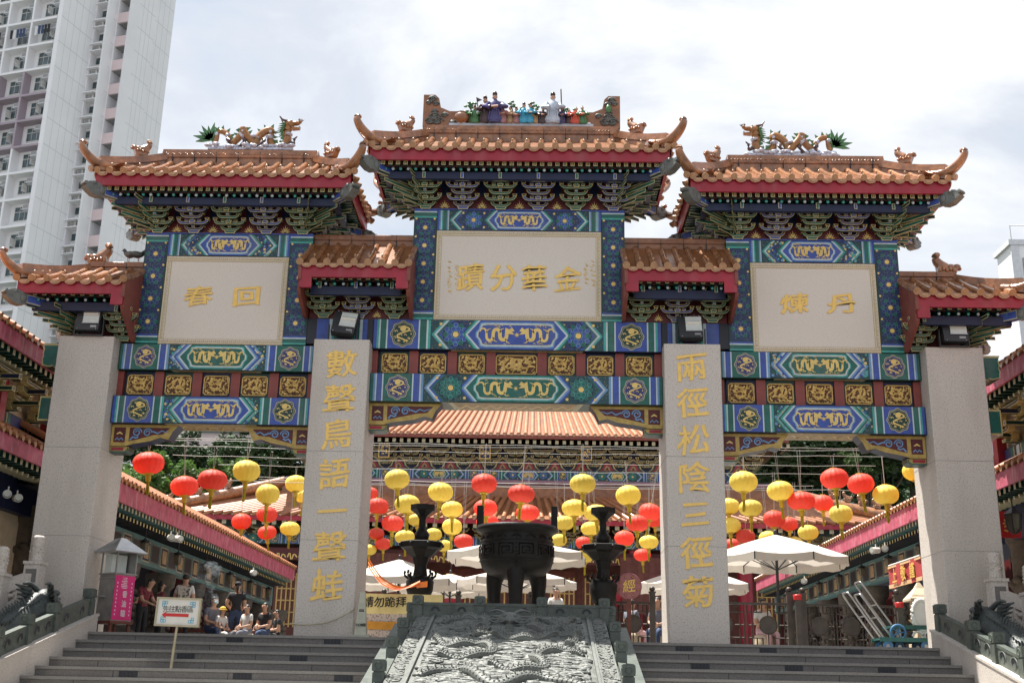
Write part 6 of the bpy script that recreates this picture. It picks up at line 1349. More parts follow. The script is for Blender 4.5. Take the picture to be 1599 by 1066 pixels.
def gallery(s, nm, zE, YG):
    """open gallery along one side of the courtyard: tiled roof, pink eave board, carved stone columns"""
    X = s*(8.0 if s < 0 else 9.0); t = thing('side_gallery', 'long open gallery with tiled roof and pink eave board along the courtyard %s' % nm, 'gallery', (X, YG, 0)); L_ = 18.2 if s < 0 else 22.3; G = lambda *p: V((s*p[0], p[1], p[2]))
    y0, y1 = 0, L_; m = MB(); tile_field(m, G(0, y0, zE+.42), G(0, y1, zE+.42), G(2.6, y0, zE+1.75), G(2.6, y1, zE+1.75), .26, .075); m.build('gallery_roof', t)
    m = MB(); m.box(*sorted((s*.04, s*.10)), y0, y1, zE+.02, zE+.40, 'pink_board'); m.build('eave_board', t)
    m = MB()
    for i in range(int(L_/.22)): y = y0+.1+.22*i; m.box(*sorted((s*.12, s*1.2)), y-.045, y+.045, zE-.07, zE+.03, 'trim_teal'); m.poly([G(.116, y-.045, zE-.07), G(.116, y+.045, zE-.07), G(.116, y+.045, zE+.03), G(.116, y-.045, zE+.03)], 'edge_pale'); m.box(*sorted((s*.26, s*1.0)), y+.06, y+.14, zE-.2, zE-.12, 'ink'); m.poly([G(.256, y+.06, zE-.2), G(.256, y+.14, zE-.2), G(.256, y+.14, zE-.12), G(.256, y+.06, zE-.12)], 'edge_gold')
    m.poly([G(.1, y0, zE+.1), G(.1, y1, zE+.1), G(2.6, y1, zE+.3), G(2.6, y0, zE+.3)], 'ink'); m.build('rafters', t)
    m = MB(); m.box(*sorted((s*.75, s*1.0)), y0, y1, zE-.85, zE-.22, 'trim_teal'); f = s*.745
    for i in range(int(L_/1.35)):
        y = y0+.3+1.35*i; Q = lambda a, b, c, d, mt, e: m.poly([(f-s*e, y+a, zE+c), (f-s*e, y+b, zE+c), (f-s*e, y+b, zE+d), (f-s*e, y+a, zE+d)], mt)
        Q(0, .55, -.78, -.30, 'edge_pale', .004); Q(.04, .51, -.75, -.33, 'navy', .008); Q(.1, .45, -.70, -.38, 'copper', .012); Q(.62, 1.25, -.76, -.32, 'beast_grey', .004); Q(.66, 1.21, -.73, -.35, 'black_metal', .008); Q(.58, .61, -.8, -.26, 'green', .006)
    m.build('painted_beam', t)
    for i in range(8):
        y = y0+1.5+2.75*i; m = MB(); x = s*1.1; m.lathe([(.42, 0), (.42, .3), (.30, .36), (.27, .7), (.26, zE-1.25), (.36, zE-1.15), (.38, zE-.9), (.38, zE-.85)], 'column_stone', (x, y, 0), 14)
        for k in range(46): a = k*.62; m.ball((x+.27*cos(a), y+.27*sin(a), .5+(zE-1.9)*k/46), (.10, .10, .08), 'column_stone', 7, 4)
        m.build('carved_column', t)
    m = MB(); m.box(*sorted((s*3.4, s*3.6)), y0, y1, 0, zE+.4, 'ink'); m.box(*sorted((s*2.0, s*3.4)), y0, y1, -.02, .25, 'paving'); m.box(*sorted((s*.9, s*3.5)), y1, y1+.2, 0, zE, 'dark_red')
    for i in range(9): y = y0+.6+2.5*i; m.box(*sorted((s*3.34, s*3.4)), y, y+.9, .3, 2.6, 'dark_red'); 
    m.build('rear_wall', t)
    for i in range(int(L_/2.5)):
        y = y0+.8+2.5*i; m = MB(); x = s*.35; m.tube([(x, y, zE-.1), (x, y, zE-.42)], .012, 'black_metal', 5); m.tube([(x+.1*cos(a), y+.1*sin(a), zE-.45) for a in [2*pi*k/10 for k in range(11)]], .014, 'black_metal', 5); m.lathe([(.04, -.42), (.10, -.5), (.085, -.68), (.03, -.74)], 'pendant', (x, y, zE), 6, False); m.lathe([(.03, -.40), (.12, -.49)], 'black_metal', (x, y, zE), 6, False); o = m.build('wall_lantern', None, None)
        o.data.transform(MX.Translation((X, YG, 0))); c = V((X+x, YG+y, zE-.6)); o.data.transform(MX.Translation(-c)); o.location = c
        tag(o, 'dark hanging lamp under the %s gallery eave, %s from the archway' % (nm, ('first', 'second', 'third', 'fourth', 'fifth', 'sixth', 'seventh', 'eighth', 'ninth')[i]), 'lamp', 'hanging lamps under the gallery eaves')
gallery(-1, 'left', 2.68, 2.5); gallery(1, 'right', 3.08, 4)
def spot(loc, rz, label, k=1):
    t = thing('security_spotlight', label, 'spotlight', loc, rz, 'white spotlights under the gallery eaves'); m = MB(); m.tube([(-.16, 0, 0), (.12, 0, -.03)], [.085, .10], 'sign_white', 14); m.build('lamp_body', t); m = MB(); m.tube([(.12, 0, -.03), (.13, 0, -.031)], .088, 'lamp_glass', 14); m.tube([(.12+.0*k, .075*cos(a), -.03+.075*sin(a)) for a in [2*pi*q/12 for q in range(13)]], .012, 'beast_grey', 5); m.build('lens', t); m = MB(); m.tube([(-.05, 0, .05), (-.05, 0, .17)], .02, 'sign_white', 6); m.build('arm', t); t.scale = (.8,)*3
for px, py, Y, rz, lb in ((267, 838, 5.2, -1.1, 'white spotlight under the left gallery eave, nearest the archway'), (278, 840, 5.6, -.6, 'white spotlight beside another under the left gallery eave'), (396, 893, 12, -1.0, 'white spotlight at the far end of the left gallery eave'), (1382, 855, 7.2, -1.9, 'white spotlight under the right gallery eave facing the courtyard'), (1366, 858, 7.5, -2.6, 'white spotlight turned sideways under the right gallery eave'), (1256, 906, 13, -2.0, 'white spotlight far along the right gallery eave')):
    spot(P(px, py, Y), rz, lb, 1.2)
def red_banner():
    a, b = PX(1387, 885, 8.3), PX(1438, 868, 8.3); t = thing('red_banner', 'red cloth banner with gold characters hanging from the right gallery', 'banner', a); d = (b-a); n = 16; vs = []; hgt = .46
    m = MB()
    for z in (0, -hgt): vs += [V((.02*sin(i*.9), d.y*i/n, d.z*i/n+z-.03*(1 if z else 0)*sin(i*.7))) for i in range(n+1)]
    m.add(vs, [(i, i+1, n+2+i, n+1+i) for i in range(n)], 'banner_red', True); m.build('cloth', t)
    m = MB()
    for z0, z1 in ((0, -.045), (-hgt+.06, -hgt-.02)): m.add([V((-.012, d.y*i/n, d.z*i/n+z)) for z in (z0, z1) for i in range(n+1)], [(i, i+1, n+2+i, n+1+i) for i in range(n)], 'banner_hem')
    m.tube([(0, -.05, .02), (0, d.y+.05, .02+d.z)], .02, 'sign_white', 6); m.build('hem', t)
    for k, ch in enumerate('上敬謹'): f = .22+.27*k; text_mesh(ch, .34, 0, 'gold', 'gold_character', t, (-.03, d.y*f, d.z*f-hgt*.5), off=.008, rz=-pi/2)
red_banner()

def side_building(s, nm, y1, zt, zb):
    """two roofed side hall outside the archway, its eaves running away from the viewer"""
    X = s*9.15; t = thing('side_hall', 'two tiered hall with pink eave boards just outside the archway %s' % nm, 'temple hall', (X, -8, 0)); G = lambda *p: V((s*p[0], p[1], p[2])); y1 = y1+8
    for z, dep, nmr, x0 in ((zt, 2.4, 'upper', 0), (zb, 1.5, 'lower', -.1)):
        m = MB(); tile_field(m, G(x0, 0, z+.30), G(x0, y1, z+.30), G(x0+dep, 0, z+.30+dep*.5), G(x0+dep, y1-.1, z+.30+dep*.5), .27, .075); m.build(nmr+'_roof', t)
        for i in range(int(y1/.27)): pass
        m = MB(); m.box(*sorted((s*(x0+.04), s*(x0+.09))), 0, y1, z-.02, z+.28, 'pink_board'); m.poly([G(x0+.05, y1, z-.02), G(x0+dep, y1, z+dep*.5-.1), G(x0+dep, y1, z+dep*.5+.3), G(x0+.05, y1, z+.28)], 'pink_board'); m.build(nmr+'_eave_board', t)
        m = MB()
        for i in range(int(y1/.24)): y = .1+.24*i; m.box(*sorted((s*(x0+.14), s*(x0+1.1))), y-.05, y+.05, z-.11, z, 'dgreen'); m.poly([G(x0+.136, y-.05, z-.11), G(x0+.136, y+.05, z-.11), G(x0+.136, y+.05, z), G(x0+.136, y-.05, z)], 'edge_pale'); m.tube([G(x0+.3, y, z-.19), G(x0+.8, y, z-.1)], .04, 'edge_pale', 6)
        m.poly([G(x0+.1, 0, z+.1), G(x0+.1, y1, z+.1), G(x0+dep, y1, z+.3), G(x0+dep, 0, z+.3)], 'soffit_red'); m.build(nmr+'_rafters', t)
        m = MB(); m.tube(curve([G(x0+dep*.9, y1-.1, z+.5+dep*.45), G(x0+.5, y1-.05, z+.62), G(x0+.1, y1+.05, z+.50), G(x0-.2, y1+.2, z+.75)], 4), [.15, .15, .15, .15, .14, .14, .14, .13, .12, .1, .08, .06, .04], 'glaze', 8); m.ball(G(x0+.55, y1-.05, z+.78), (.16, .14, .15), 'glaze', 9, 6); m.ball(G(x0+.40, y1-.05, z+.92), (.1, .09, .1), 'glaze', 8, 5); m.build(nmr+'_hip', t)
    m = MB(); m.box(*sorted((s*1.0, s*5)), 0, y1-.5, -2.4, zt+.7, 'beige_stone'); m.build('wall', t)
    m = MB(); m.box(*sorted((s*.85, s*1.05)), 0, y1-.45, zb+.72, zb+1.1, 'dgreen')
    y = .2
    while y < y1-1: 
        f = s*.846
        for a, b, mt, e in ((0, .9, 'edge_pale', .003), (.05, .85, 'green', .006), (.2, .7, 'violet', .009), (.95, 1.1, 'white', .003)): m.poly([(f-s*e, y+a, zb+.75), (f-s*e, y+b, zb+.75), (f-s*e, y+b, zb+1.07), (f-s*e, y+a, zb+1.07)], mt)
        y += 1.2
    m.build('painted_beam', t)
    for i in range(4):
        y = y1-.8-2.3*i; m = MB(); m.box(*sorted((s*.7, s*.9)), y-.12, y+.12, zb+.5, zt-.1, 'red_board'); m.build('upper_column', t)
        for q in range(2): o = link('bracket_set', HBR, t, (s*.75, y-.6-1.1*q, zt-.78)); o.rotation_euler = (0, 0, -s*pi/2); o.scale = (.8, 1, .8)
        m = MB(); m.lathe([(.36, -2.4), (.30, -1), (.28, zb-.9), (.36, zb-.75), (.36, zb-.5)], 'bark', (s*1.1, y, 0), 14)
        for k in range(40): a = k*.7; m.ball((s*1.1+.28*cos(a), y+.28*sin(a), -.6+(zb-.4)*k/40), (.11, .11, .09), 'bark', 7, 4)
        m.build('carved_column', t)
    m = MB(); m.box(*sorted((s*.8, s*1.6)), 0, y1-.4, zb-.75, zb-.1, 'navy'); m.build('lower_beam', t)
side_building(-1, 'left', 4.4, 5.05, 3.14); side_building(1, 'right', 4.4, 4.95, 3.02)
spot(P(12, 770, 1.2), -1.2, 'large white spotlight on the left side hall, front one'); spot(P(27, 776, 1.5), -.9, 'large white spotlight on the left side hall, rear one')
o = thing('hanging_lamp', 'black framed hanging lamp under the eave of the right side hall', 'lamp', P(1583, 815, .6)); m = MB(); m.lathe([(.03, .22), (.14, .14), (.12, -.12), (.03, -.2)], 'pendant', n=6, smooth=False); m.build('lamp_glass', o); m = MB()
for k in range(6): a = k*pi/3; m.tube([(.14*cos(a), .14*sin(a), .14), (.12*cos(a), .12*sin(a), -.12), (.03*cos(a), .03*sin(a), -.2)], .014, 'black_metal', 5)
m.lathe([(.03, .26), (.17, .14)], 'black_metal', n=6, smooth=False); m.tube([(0, 0, .25), (0, 0, .6)], .012, 'black_metal', 5); m.build('frame', o)
o = thing('red_hanging', 'red cloth hanging with gold characters on the right side hall', 'banner', P(1572, 815, 1.1)); m = MB(); m.box(-.30, .24, 0, .01, -.28, .2, 'red_paint'); m.build('cloth', o)
for k in range(3):
    m = MB()
    for q in range(5): m.ribbon([(-.2+.17*k+random.uniform(-.06, .02), .1-.06*q), (-.2+.17*k+random.uniform(0, .07), .1-.06*q+random.uniform(-.03, .03))], .03, -.008, -.001, 'gold')
    m.build('gold_strokes', o)

# ------------------------------------------------------------------ people
def person(label, loc, rz, pose, h, cols, hair='short', extra=None):
    """one continuous skinned body; cols = (skin, top, trousers, shoes)"""
    t = thing('person', label, 'person', loc, rz); k = h/1.7; J = dict(pel=(0, 0, .93), wst=(0, .0, 1.08), cst=(0, -.01, 1.30), nk=(0, 0, 1.45), hd0=(0, -.01, 1.54), hd1=(0, -.02, 1.62), hd2=(0, -.005, 1.68))
    for s, n in ((-1, 'l'), (1, 'r')): J.update({'sh'+n: (s*.17, 0, 1.40), 'el'+n: (s*.225, .03, 1.13), 'wr'+n: (s*.22, -.06, .90), 'hp'+n: (s*.09, 0, .90), 'kn'+n: (s*.10, -.02, .50), 'an'+n: (s*.10, .02, .09), 'to'+n: (s*.12, -.14, .04)})
    J.update(pose); J = {a: V(b) for a, b in J.items()}; R_ = dict(pel=.135, wst=.118, cst=.145, nk=.055, hd0=.068, hd1=.092, hd2=.075)
    for n in 'lr': R_.update({'sh'+n: .068, 'el'+n: .046, 'wr'+n: .032, 'hp'+n: .098, 'kn'+n: .062, 'an'+n: .046, 'to'+n: .04})
    E = [('pel', 'wst'), ('wst', 'cst'), ('cst', 'nk'), ('nk', 'hd0'), ('hd0', 'hd1'), ('hd1', 'hd2')]
    for n in 'lr': E += [('cst', 'sh'+n), ('sh'+n, 'el'+n), ('el'+n, 'wr'+n), ('pel', 'hp'+n), ('hp'+n, 'kn'+n), ('kn'+n, 'an'+n), ('an'+n, 'to'+n)]
    for n in 'lr':                                       # palm and five fingers
        w_, e_ = J['wr'+n], J['el'+n]; d = (w_-e_).normalized(); sd = d.cross(V((0, 1, 0))).normalized() if abs(d.y) < .9 else V((1, 0, 0)); J['pa'+n] = w_+d*.06; R_['pa'+n] = .032; E.append(('wr'+n, 'pa'+n))
        for f in range(5):
            a = (f-2)*.017; ln = (.05, .075, .082, .076, .06)[f]; b = J['pa'+n]+sd*a*1.3+d*(.02 if f else -.02)+(sd*-.02 if f == 0 else V()); c = b+d*ln+V((0, -.02, -.01))
            J['f%s%d' % (n, f)] = b; J['g%s%d' % (n, f)] = c; R_['f%s%d' % (n, f)] = .011; R_['g%s%d' % (n, f)] = .008; E += [('pa'+n, 'f%s%d' % (n, f)), ('f%s%d' % (n, f), 'g%s%d' % (n, f))]
    keys = ['pel']+[q for q in J if q != 'pel']; me = bpy.data.meshes.new('sk'); me.from_pydata([J[q]*k for q in keys], [(keys.index(a), keys.index(b)) for a, b in E], [])
    o = bpy.data.objects.new('sk', me); COL.objects.link(o); md = o.modifiers.new('s', 'SKIN')
    for i, q in enumerate(keys): sv = me.skin_vertices[0].data[i]; r = R_[q]*k; sv.radius = (r*(1.18 if q in ('cst', 'wst', 'pel') else 1), r*(.85 if q in ('cst', 'wst') else 1)); sv.use_root = (q == 'pel')
    sb = o.modifiers.new('u', 'SUBSURF'); sb.levels = 1; bpy.context.view_layer.update(); nm = bpy.data.meshes.new_from_object(o.evaluated_get(bpy.context.evaluated_depsgraph_get())); bpy.data.objects.remove(o)
    nm.materials.clear()
    for c in cols: nm.materials.append(MATS[c])
    def seg(p, a, b): a, b = J[a]*k, J[b]*k; d = b-a; u = max(0, min(1, (p-a).dot(d)/max(d.length_squared, 1e-9))); return (p-a-d*u).length, u
    for pl in nm.polygons:
        best = min(((seg(pl.center, a, b), a, b) for a, b in E), key=lambda q: q[0][0]); (dist, u), a, b = best; m_ = 0
        if a in ('pel', 'wst') or (a == 'cst' and b[:2] != 'nk') or (a == 'cst' and u < .75): m_ = 1
        if a[:2] == 'sh': m_ = 1 if u < .62 else 0
        if (a == 'pel' and b[:2] == 'hp') or a[:2] in ('hp', 'kn') or (a == 'pel' and u < .25): m_ = 2
        if a[:2] == 'an': m_ = 3
        pl.material_index = m_; pl.use_smooth = True
    link('body', nm, t)
    hc = J['hd1']*k; m = MB(); up = V((0, .012, .018))*k
    if hair == 'cap': m.ball(hc+up+V((0, .01, .028)), (.092*k, .10*k, .070*k), 'cloth_black', 12, 8); m.prism([hc+V(p)*k for p in ((-.07, -.09, .03), (-.05, -.17, .015), (.05, -.17, .015), (.07, -.09, .03))], (0, 0, .012), 'cloth_black'); m.tube([hc+V((0, .09, .0))*k, hc+V((0, .14, -.08))*k, hc+V((0, .12, -.2))*k], [.035*k, .035*k, .015*k], 'hair', 8)
    elif hair == 'yellow': m.ball(hc+up+V((0, 0, .02)), (.105*k, .11*k, .085*k), 'cloth_yellow', 12, 7); m.lathe([(.10*k, .03*k), (.15*k, .01*k), (.10*k, .04*k)], 'cloth_yellow', hc, 14)
    else:
        m.ball(hc+up+V((0, .018, .012))*k, (.088*k, .088*k, .078*k), 'hair', 12, 8)
        if hair == 'long': m.ball(hc+V((0, .06, -.08))*k, (.085*k, .05*k, .13*k), 'hair', 10, 6)
        if hair == 'balding': m.ball(hc+V((0, .02, .085))*k, (.05*k, .055*k, .03*k), 'skin', 9, 5)
    m.build('hair' if hair not in ('cap', 'yellow') else 'hat', t)
    m = MB(); fc = hc+V((0, -.082, .0))*k
    for s in (-1, 1): m.ball(fc+V((s*.032, -.004, .012))*k, .010*k, 'cloth_white', 7, 5); m.ball(fc+V((s*.032, -.012, .012))*k, .006*k, 'hair', 6, 4); m.ball(hc+V((s*.092, .0, -.0))*k, (.012*k, .022*k, .03*k), 'skin', 7, 5); m.box(*sorted((fc.x+s*.018*k, fc.x+s*.048*k)), fc.y-.01*k, fc.y, fc.z+.028*k, fc.z+.034*k, 'hair')
    m.ball(fc+V((0, -.014, -.016))*k, (.012*k, .018*k, .02*k), 'skin', 7, 5); m.ball(fc+V((0, -.002, -.048))*k, (.025*k, .008*k, .007*k), 'ceramic_rose', 7, 4)
    if extra == 'mask': m.ball(fc+V((0, .004, -.04))*k, (.062*k, .03*k, .042*k), 'mask_blue', 10, 6)
    m.build('face', t)
    if extra == 'backpack':
        m = MB(); m.box(-.13*k, .13*k, .10*k, .24*k, 1.02*k, 1.42*k, 'cloth_pattern'); m.tube(curve([(-.13*k, .1*k, 1.42*k), (-.13*k, -.08*k, 1.46*k), (-.12*k, -.13*k, 1.25*k)], 3), .02*k, 'cloth_black', 6); m.tube(curve([(.16*k, .14*k, 1.1*k), (0, .17*k, 1.3*k), (-.14*k, .1*k, 1.46*k)], 4), .022*k, 'cloth_black', 6); m.build('backpack', t)
    if extra == 'bag':
        m = MB(); m.tube(curve([(-.15*k, -.10*k, 1.42*k), (0, -.165*k, 1.22*k), (.14*k, -.15*k, 1.05*k)], 4), .016*k, 'cloth_white', 6); m.box(-.10*k, .10*k, -.25*k, -.15*k, .95*k, 1.12*k, 'cloth_black'); m.build('shoulder_bag', t)
    return t
SIT = dict(pel=(0, 0, .48), wst=(0, 0, .63), cst=(0, -.03, .85), nk=(0, -.03, 1.0), hd0=(0, -.05, 1.09), hd1=(0, -.065, 1.17), hd2=(0, -.055, 1.23))
for s_, n_ in ((-1, 'l'), (1, 'r')): SIT.update({'sh'+n_: (s_*.17, -.02, .95), 'el'+n_: (s_*.22, -.05, .68), 'wr'+n_: (s_*.10, -.27, .62), 'hp'+n_: (s_*.10, -.02, .46), 'kn'+n_: (s_*.12, -.44, .47), 'an'+n_: (s_*.12, -.42, .09), 'to'+n_: (s_*.13, -.56, .04)})
def pp(px, py, Y, h): q = P(px, py, Y); return (q.x, Y, 0)
BK = pi                                                 # facing away from the viewer
person('woman in black cap and jeans standing with her back turned', pp(372, 909, 8.8, 1.6), pi+.25, dict(wrr=(.13, -.10, 1.02), elr=(.26, .04, 1.15), wrl=(-.12, -.12, 1.0)), 1.60, ('skin', 'cloth_black', 'cloth_jeans', 'rubber'), 'cap', 'bag')
person('balding man seen from behind with a patterned backpack beyond the arrow sign', pp(291, 899, 7.6, 1.6), BK+.2, dict(), 1.66, ('skin', 'cloth_white', 'cloth_black', 'rubber'), 'balding', 'backpack')
person('woman in a red patterned blouse bending forward beside the kiosk', pp(226, 912, 6.5, 1.45), 1.2, dict(cst=(0, -.08, 1.26), nk=(0, -.15, 1.39), hd0=(0, -.19, 1.46), hd1=(0, -.22, 1.53), hd2=(0, -.22, 1.6), wrl=(-.15, -.38, 1.0), wrr=(.15, -.38, 1.0), ell=(-.22, -.16, 1.08), elr=(.22, -.16, 1.08)), 1.52, ('skin', 'cloth_red', 'cloth_black', 'rubber'))
person('dark haired visitor in a red vest standing behind the arrow sign', pp(252, 916, 8.2, 1.4), 2.2, dict(), 1.52, ('skin', 'cloth_red', 'cloth_black', 'rubber'), 'long')
person('visitor in dark clothes lighting incense deep in the left gallery', pp(204, 905, 8.5, 1.5), .3, dict(wrl=(-.08, -.30, 1.1), wrr=(.08, -.30, 1.1)), 1.62, ('skin', 'cloth_black', 'cloth_black', 'rubber'))
person('man in a grey shirt and face mask sitting on the bench', pp(333, 937, 8.6, 1.1), .9, SIT, 1.66, ('skin', 'cloth_grey', 'cloth_jeans', 'rubber'), 'short', 'mask')
person('child in a yellow hat and pale shirt sitting on the bench', pp(346, 955, 8.5, .9), 1.0, SIT, 1.32, ('skin', 'cloth_white', 'cloth_white', 'rubber'), 'yellow')
person('person in a white shirt bending low behind the standing woman', pp(387, 962, 8.3, 1), -.6, SIT, 1.40, ('skin', 'cloth_white', 'cloth_grey', 'rubber'))
person('woman in a black shirt sitting with her bag near the left inscribed pillar', pp(416, 948, 9.2, 1.1), -.5, SIT, 1.55, ('skin', 'cloth_black', 'cloth_jeans', 'rubber'), 'long', None)
person('person in dark clothes crouching beside the seated woman in black', pp(434, 963, 9.6, .9), -1.0, SIT, 1.36, ('skin', 'cloth_black', 'cloth_black', 'rubber'))
person('person in a pale shirt sitting behind the lattice fence on the right', pp(1190, 965, 4.6, .95), .4, SIT, 1.5, ('skin', 'cloth_white', 'cloth_pink', 'rubber'))
person('person in a grey top bending behind the right inscribed pillar', pp(1028, 968, 4.2, .9), -.4, SIT, 1.45, ('skin', 'cloth_grey', 'cloth_jeans', 'rubber'))
person('person in a dark jacket sitting below the pink disc', pp(985, 972, 4.4, .8), 2.4, SIT, 1.4, ('skin', 'cloth_grey', 'cloth_pink', 'rubber'))
person('person in black waiting under the parasols left of the cauldron leg', pp(645, 915, 8.5, 1.4), .2, dict(), 1.6, ('skin', 'cloth_black', 'cloth_black', 'rubber'))
person('person in a white shirt standing right of the cauldron', pp(868, 912, 8.5, 1.4), .5, dict(), 1.58, ('skin', 'cloth_white', 'cloth_jeans', 'rubber'), 'short')
m = MB(); q = pp(340, 960, 8.7, 1); m.box(-.9, .9, -.2, .2, .40, .46, 'wood_red')
for x in (-.8, .8): m.box(x-.05, x+.05, -.18, .18, 0, .40, 'wood_red')
tag(m.build('bench', None, (q[0], 8.72, 0)), 'low dark red bench under the seated man in the mask', 'bench')
for px, lb in ((417, 'stone stool under the seated woman in black'), (436, 'stone stool at the foot of the left inscribed pillar'), (387, 'stone stool behind the standing woman'), (1190, 'stone stool behind the right lattice fence'), (1028, 'stone stool beside the right inscribed pillar'), (985, 'stone stool below the pink disc')):
    Y = {417: 9.2, 436: 9.6, 387: 8.3}.get(px, 4.4); q = pp(px, 950, Y, 1); m = MB(); m.lathe([(.16, 0), (.2, .06), (.2, .30), (.17, .37), (0, .38)], 'beige_stone', n=14); tag(m.build('stool', None, (q[0], Y+.02, 0)), lb, 'stool')

# ------------------------------------------------------------------ trees and hill
def crown_mesh(n, spread, leaf, mt, seed, flat=1.0):
    rd = random.Random(seed); vs = []; fs = []; cl = [V((rd.gauss(0, .45), rd.gauss(0, .45), rd.gauss(0, .38)*flat))*spread for _ in range(26)]
    for c in cl:
        rr = spread*rd.uniform(.18, .38)
        for i in range(n//26):
            d = V((rd.gauss(0, 1), rd.gauss(0, 1), rd.gauss(0, .8))).normalized()*rr*(rd.random()**.4); p = c+d; a = V((rd.uniform(-1, 1), rd.uniform(-1, 1), rd.uniform(-.6, .6))).normalized(); b = a.cross(V((rd.uniform(-1, 1), rd.uniform(-1, 1), rd.uniform(-1, 1)))).normalized(); s = leaf*rd.uniform(.6, 1.3); k = len(vs)
            vs += [p-a*s, p+b*s*.5, p+a*s, p-b*s*.5]; fs.append((k, k+1, k+2, k+3))
    me = bpy.data.meshes.new('crown'); me.from_pydata(vs, [], fs); me.materials.append(MATS[mt]); return me
CR = [crown_mesh(7000, 3.0, .20, 'leaf_dark', 1), crown_mesh(7000, 2.4, .17, 'leaf', 2), crown_mesh(6000, 1.9, .15, 'leaf_bright', 3), crown_mesh(8000, 2.8, .16, 'leaf_dark', 4, 1.5)]
def tree(kind, x, y, zc, zg, sc, label, grp=None):
    t = thing('tree', label, 'tree', (x, y, zg), random.random()*6, grp); h = zc-zg; m = MB(); m.tube(curve([(0, 0, 0), (.1, .05, h*.35), (-.1, .1, h*.7), (0, 0, h)], 4), [.26, .25, .24, .23, .22, .2, .19, .17, .15, .13, .11, .09, .06], 'bark', 8)
    for k in range(6): a = k*1.1; m.tube(curve([(0, 0, h*(.5+.07*k)), (.7*cos(a), .7*sin(a), h*(.5+.07*k)+.7), (1.5*cos(a)*sc, 1.5*sin(a)*sc, h*(.55+.07*k)+1.3)], 3), [.1, .09, .08, .07, .05, .04, .025], 'bark', 6)
    m.build('trunk', t); o = link('crown', CR[kind], t, (0, 0, h)); o.scale = (sc, sc, sc*.9)
# hill behind everything
m = MB(); nx, ny = 70, 22; vs = []
for j in range(ny+1):
    for i in range(nx+1):
        x = -150+300*i/nx; y = 46+110*j/ny; e = abs(x)/150
        vs.append((x, y, -1+(min(1, j/ny*1.5))*(20+14*e+5*NZ.noise(V((x*.03, y*.03, 1))))*(.55+.45*min(1, abs(x)/22))+1.2*NZ.noise(V((x*.2, y*.2, 3)))))
m.add(vs, [(j*(nx+1)+i, j*(nx+1)+i+1, (j+1)*(nx+1)+i+1, (j+1)*(nx+1)+i) for j in range(ny) for i in range(nx)], 'hill', True); struct('wooded_hillside', m)
rd = random.Random(5); vs = []; fs = []                  # the far wood reads as one mass
for i in range(2600):
    s = -1 if i % 2 else 1; x = s*rd.uniform(9, 75); y = rd.uniform(52, 120); z = -1+(min(1, (y-46)/110*1.5))*(20+14*abs(x)/150)*(.55+.45*min(1, abs(x)/22)); r = rd.uniform(1.0, 2.4)
    if x < 0 and y > 56 and abs(x/(y+20)+.277) < .055: continue
    for q in range(26):
        d = V((rd.gauss(0, 1), rd.gauss(0, 1), rd.gauss(0, .9))).normalized()*r*rd.uniform(.6, 1.1); p = V((x, y, z+r*.7))+d; a = V((rd.uniform(-1, 1), rd.uniform(-1, 1), rd.uniform(-.5, .5))).normalized(); b = a.cross(V((rd.gauss(0, 1), rd.gauss(0, 1), rd.gauss(0, 1)))).normalized(); s_ = rd.uniform(.22, .5); k = len(vs); vs += [p-a*s_, p+b*s_*.6, p+a*s_, p-b*s_*.6]; fs.append((k, k+1, k+2, k+3))
me = bpy.data.meshes.new('far_wood'); me.from_pydata(vs, [], fs); me.materials.append(MATS['leaf_dark']); tag(link('far_wood', me), 'dark green wood covering the hillside behind the temple', 'wood', kind='stuff')
G_ = 'trees behind the left gallery roof'
for kind, px, py, Y, sc, lb in ((2, 232, 745, 33, .78, 'bright green leafy tree above the left gallery roof, beside the leftmost pillar'), (1, 300, 752, 34, .52, 'light green tree behind the second red lantern of the left opening'), (2, 335, 742, 36, .55, 'yellow green bushy tree above the left end of the lower hall roof'), (0, 300, 722, 46, .62, 'dark round tree in the middle of the left opening'), (3, 356, 704, 48, .62, 'tall narrow dark tree rising before the pale estate'), (0, 420, 722, 46, .95, 'dark spreading tree beside the left inscribed pillar'), (0, 240, 705, 44, .75, 'dark tree top behind the leftmost lantern'),):
    p = P(px, py, Y); tree(kind, p.x, Y, p.z, 0 if Y < 45 else 2, sc, lb, G_)
for kind, px, py, Y, sc, lb in ((0, 1240, 720, 46, 1.3, 'dark tree mass left of the red lanterns in the right opening'), (0, 1300, 700, 48, 1.4, 'tall dark tree at the centre of the right opening'), (1, 1352, 722, 44, .55, 'small light green sprig of a tree among dark foliage on the right'), (0, 1380, 730, 46, 1.3, 'dark tree beside the rightmost pillar'), (0, 1420, 690, 50, 1.3, 'dark tree top under the right corbel'), (0, 1180, 715, 50, 1.1, 'dark tree behind the right end of the upper hall roof')):
    p = P(px, py, Y); tree(kind, p.x, Y, p.z, 0 if Y < 45 else 2, sc, lb, 'trees behind the right gallery roof')

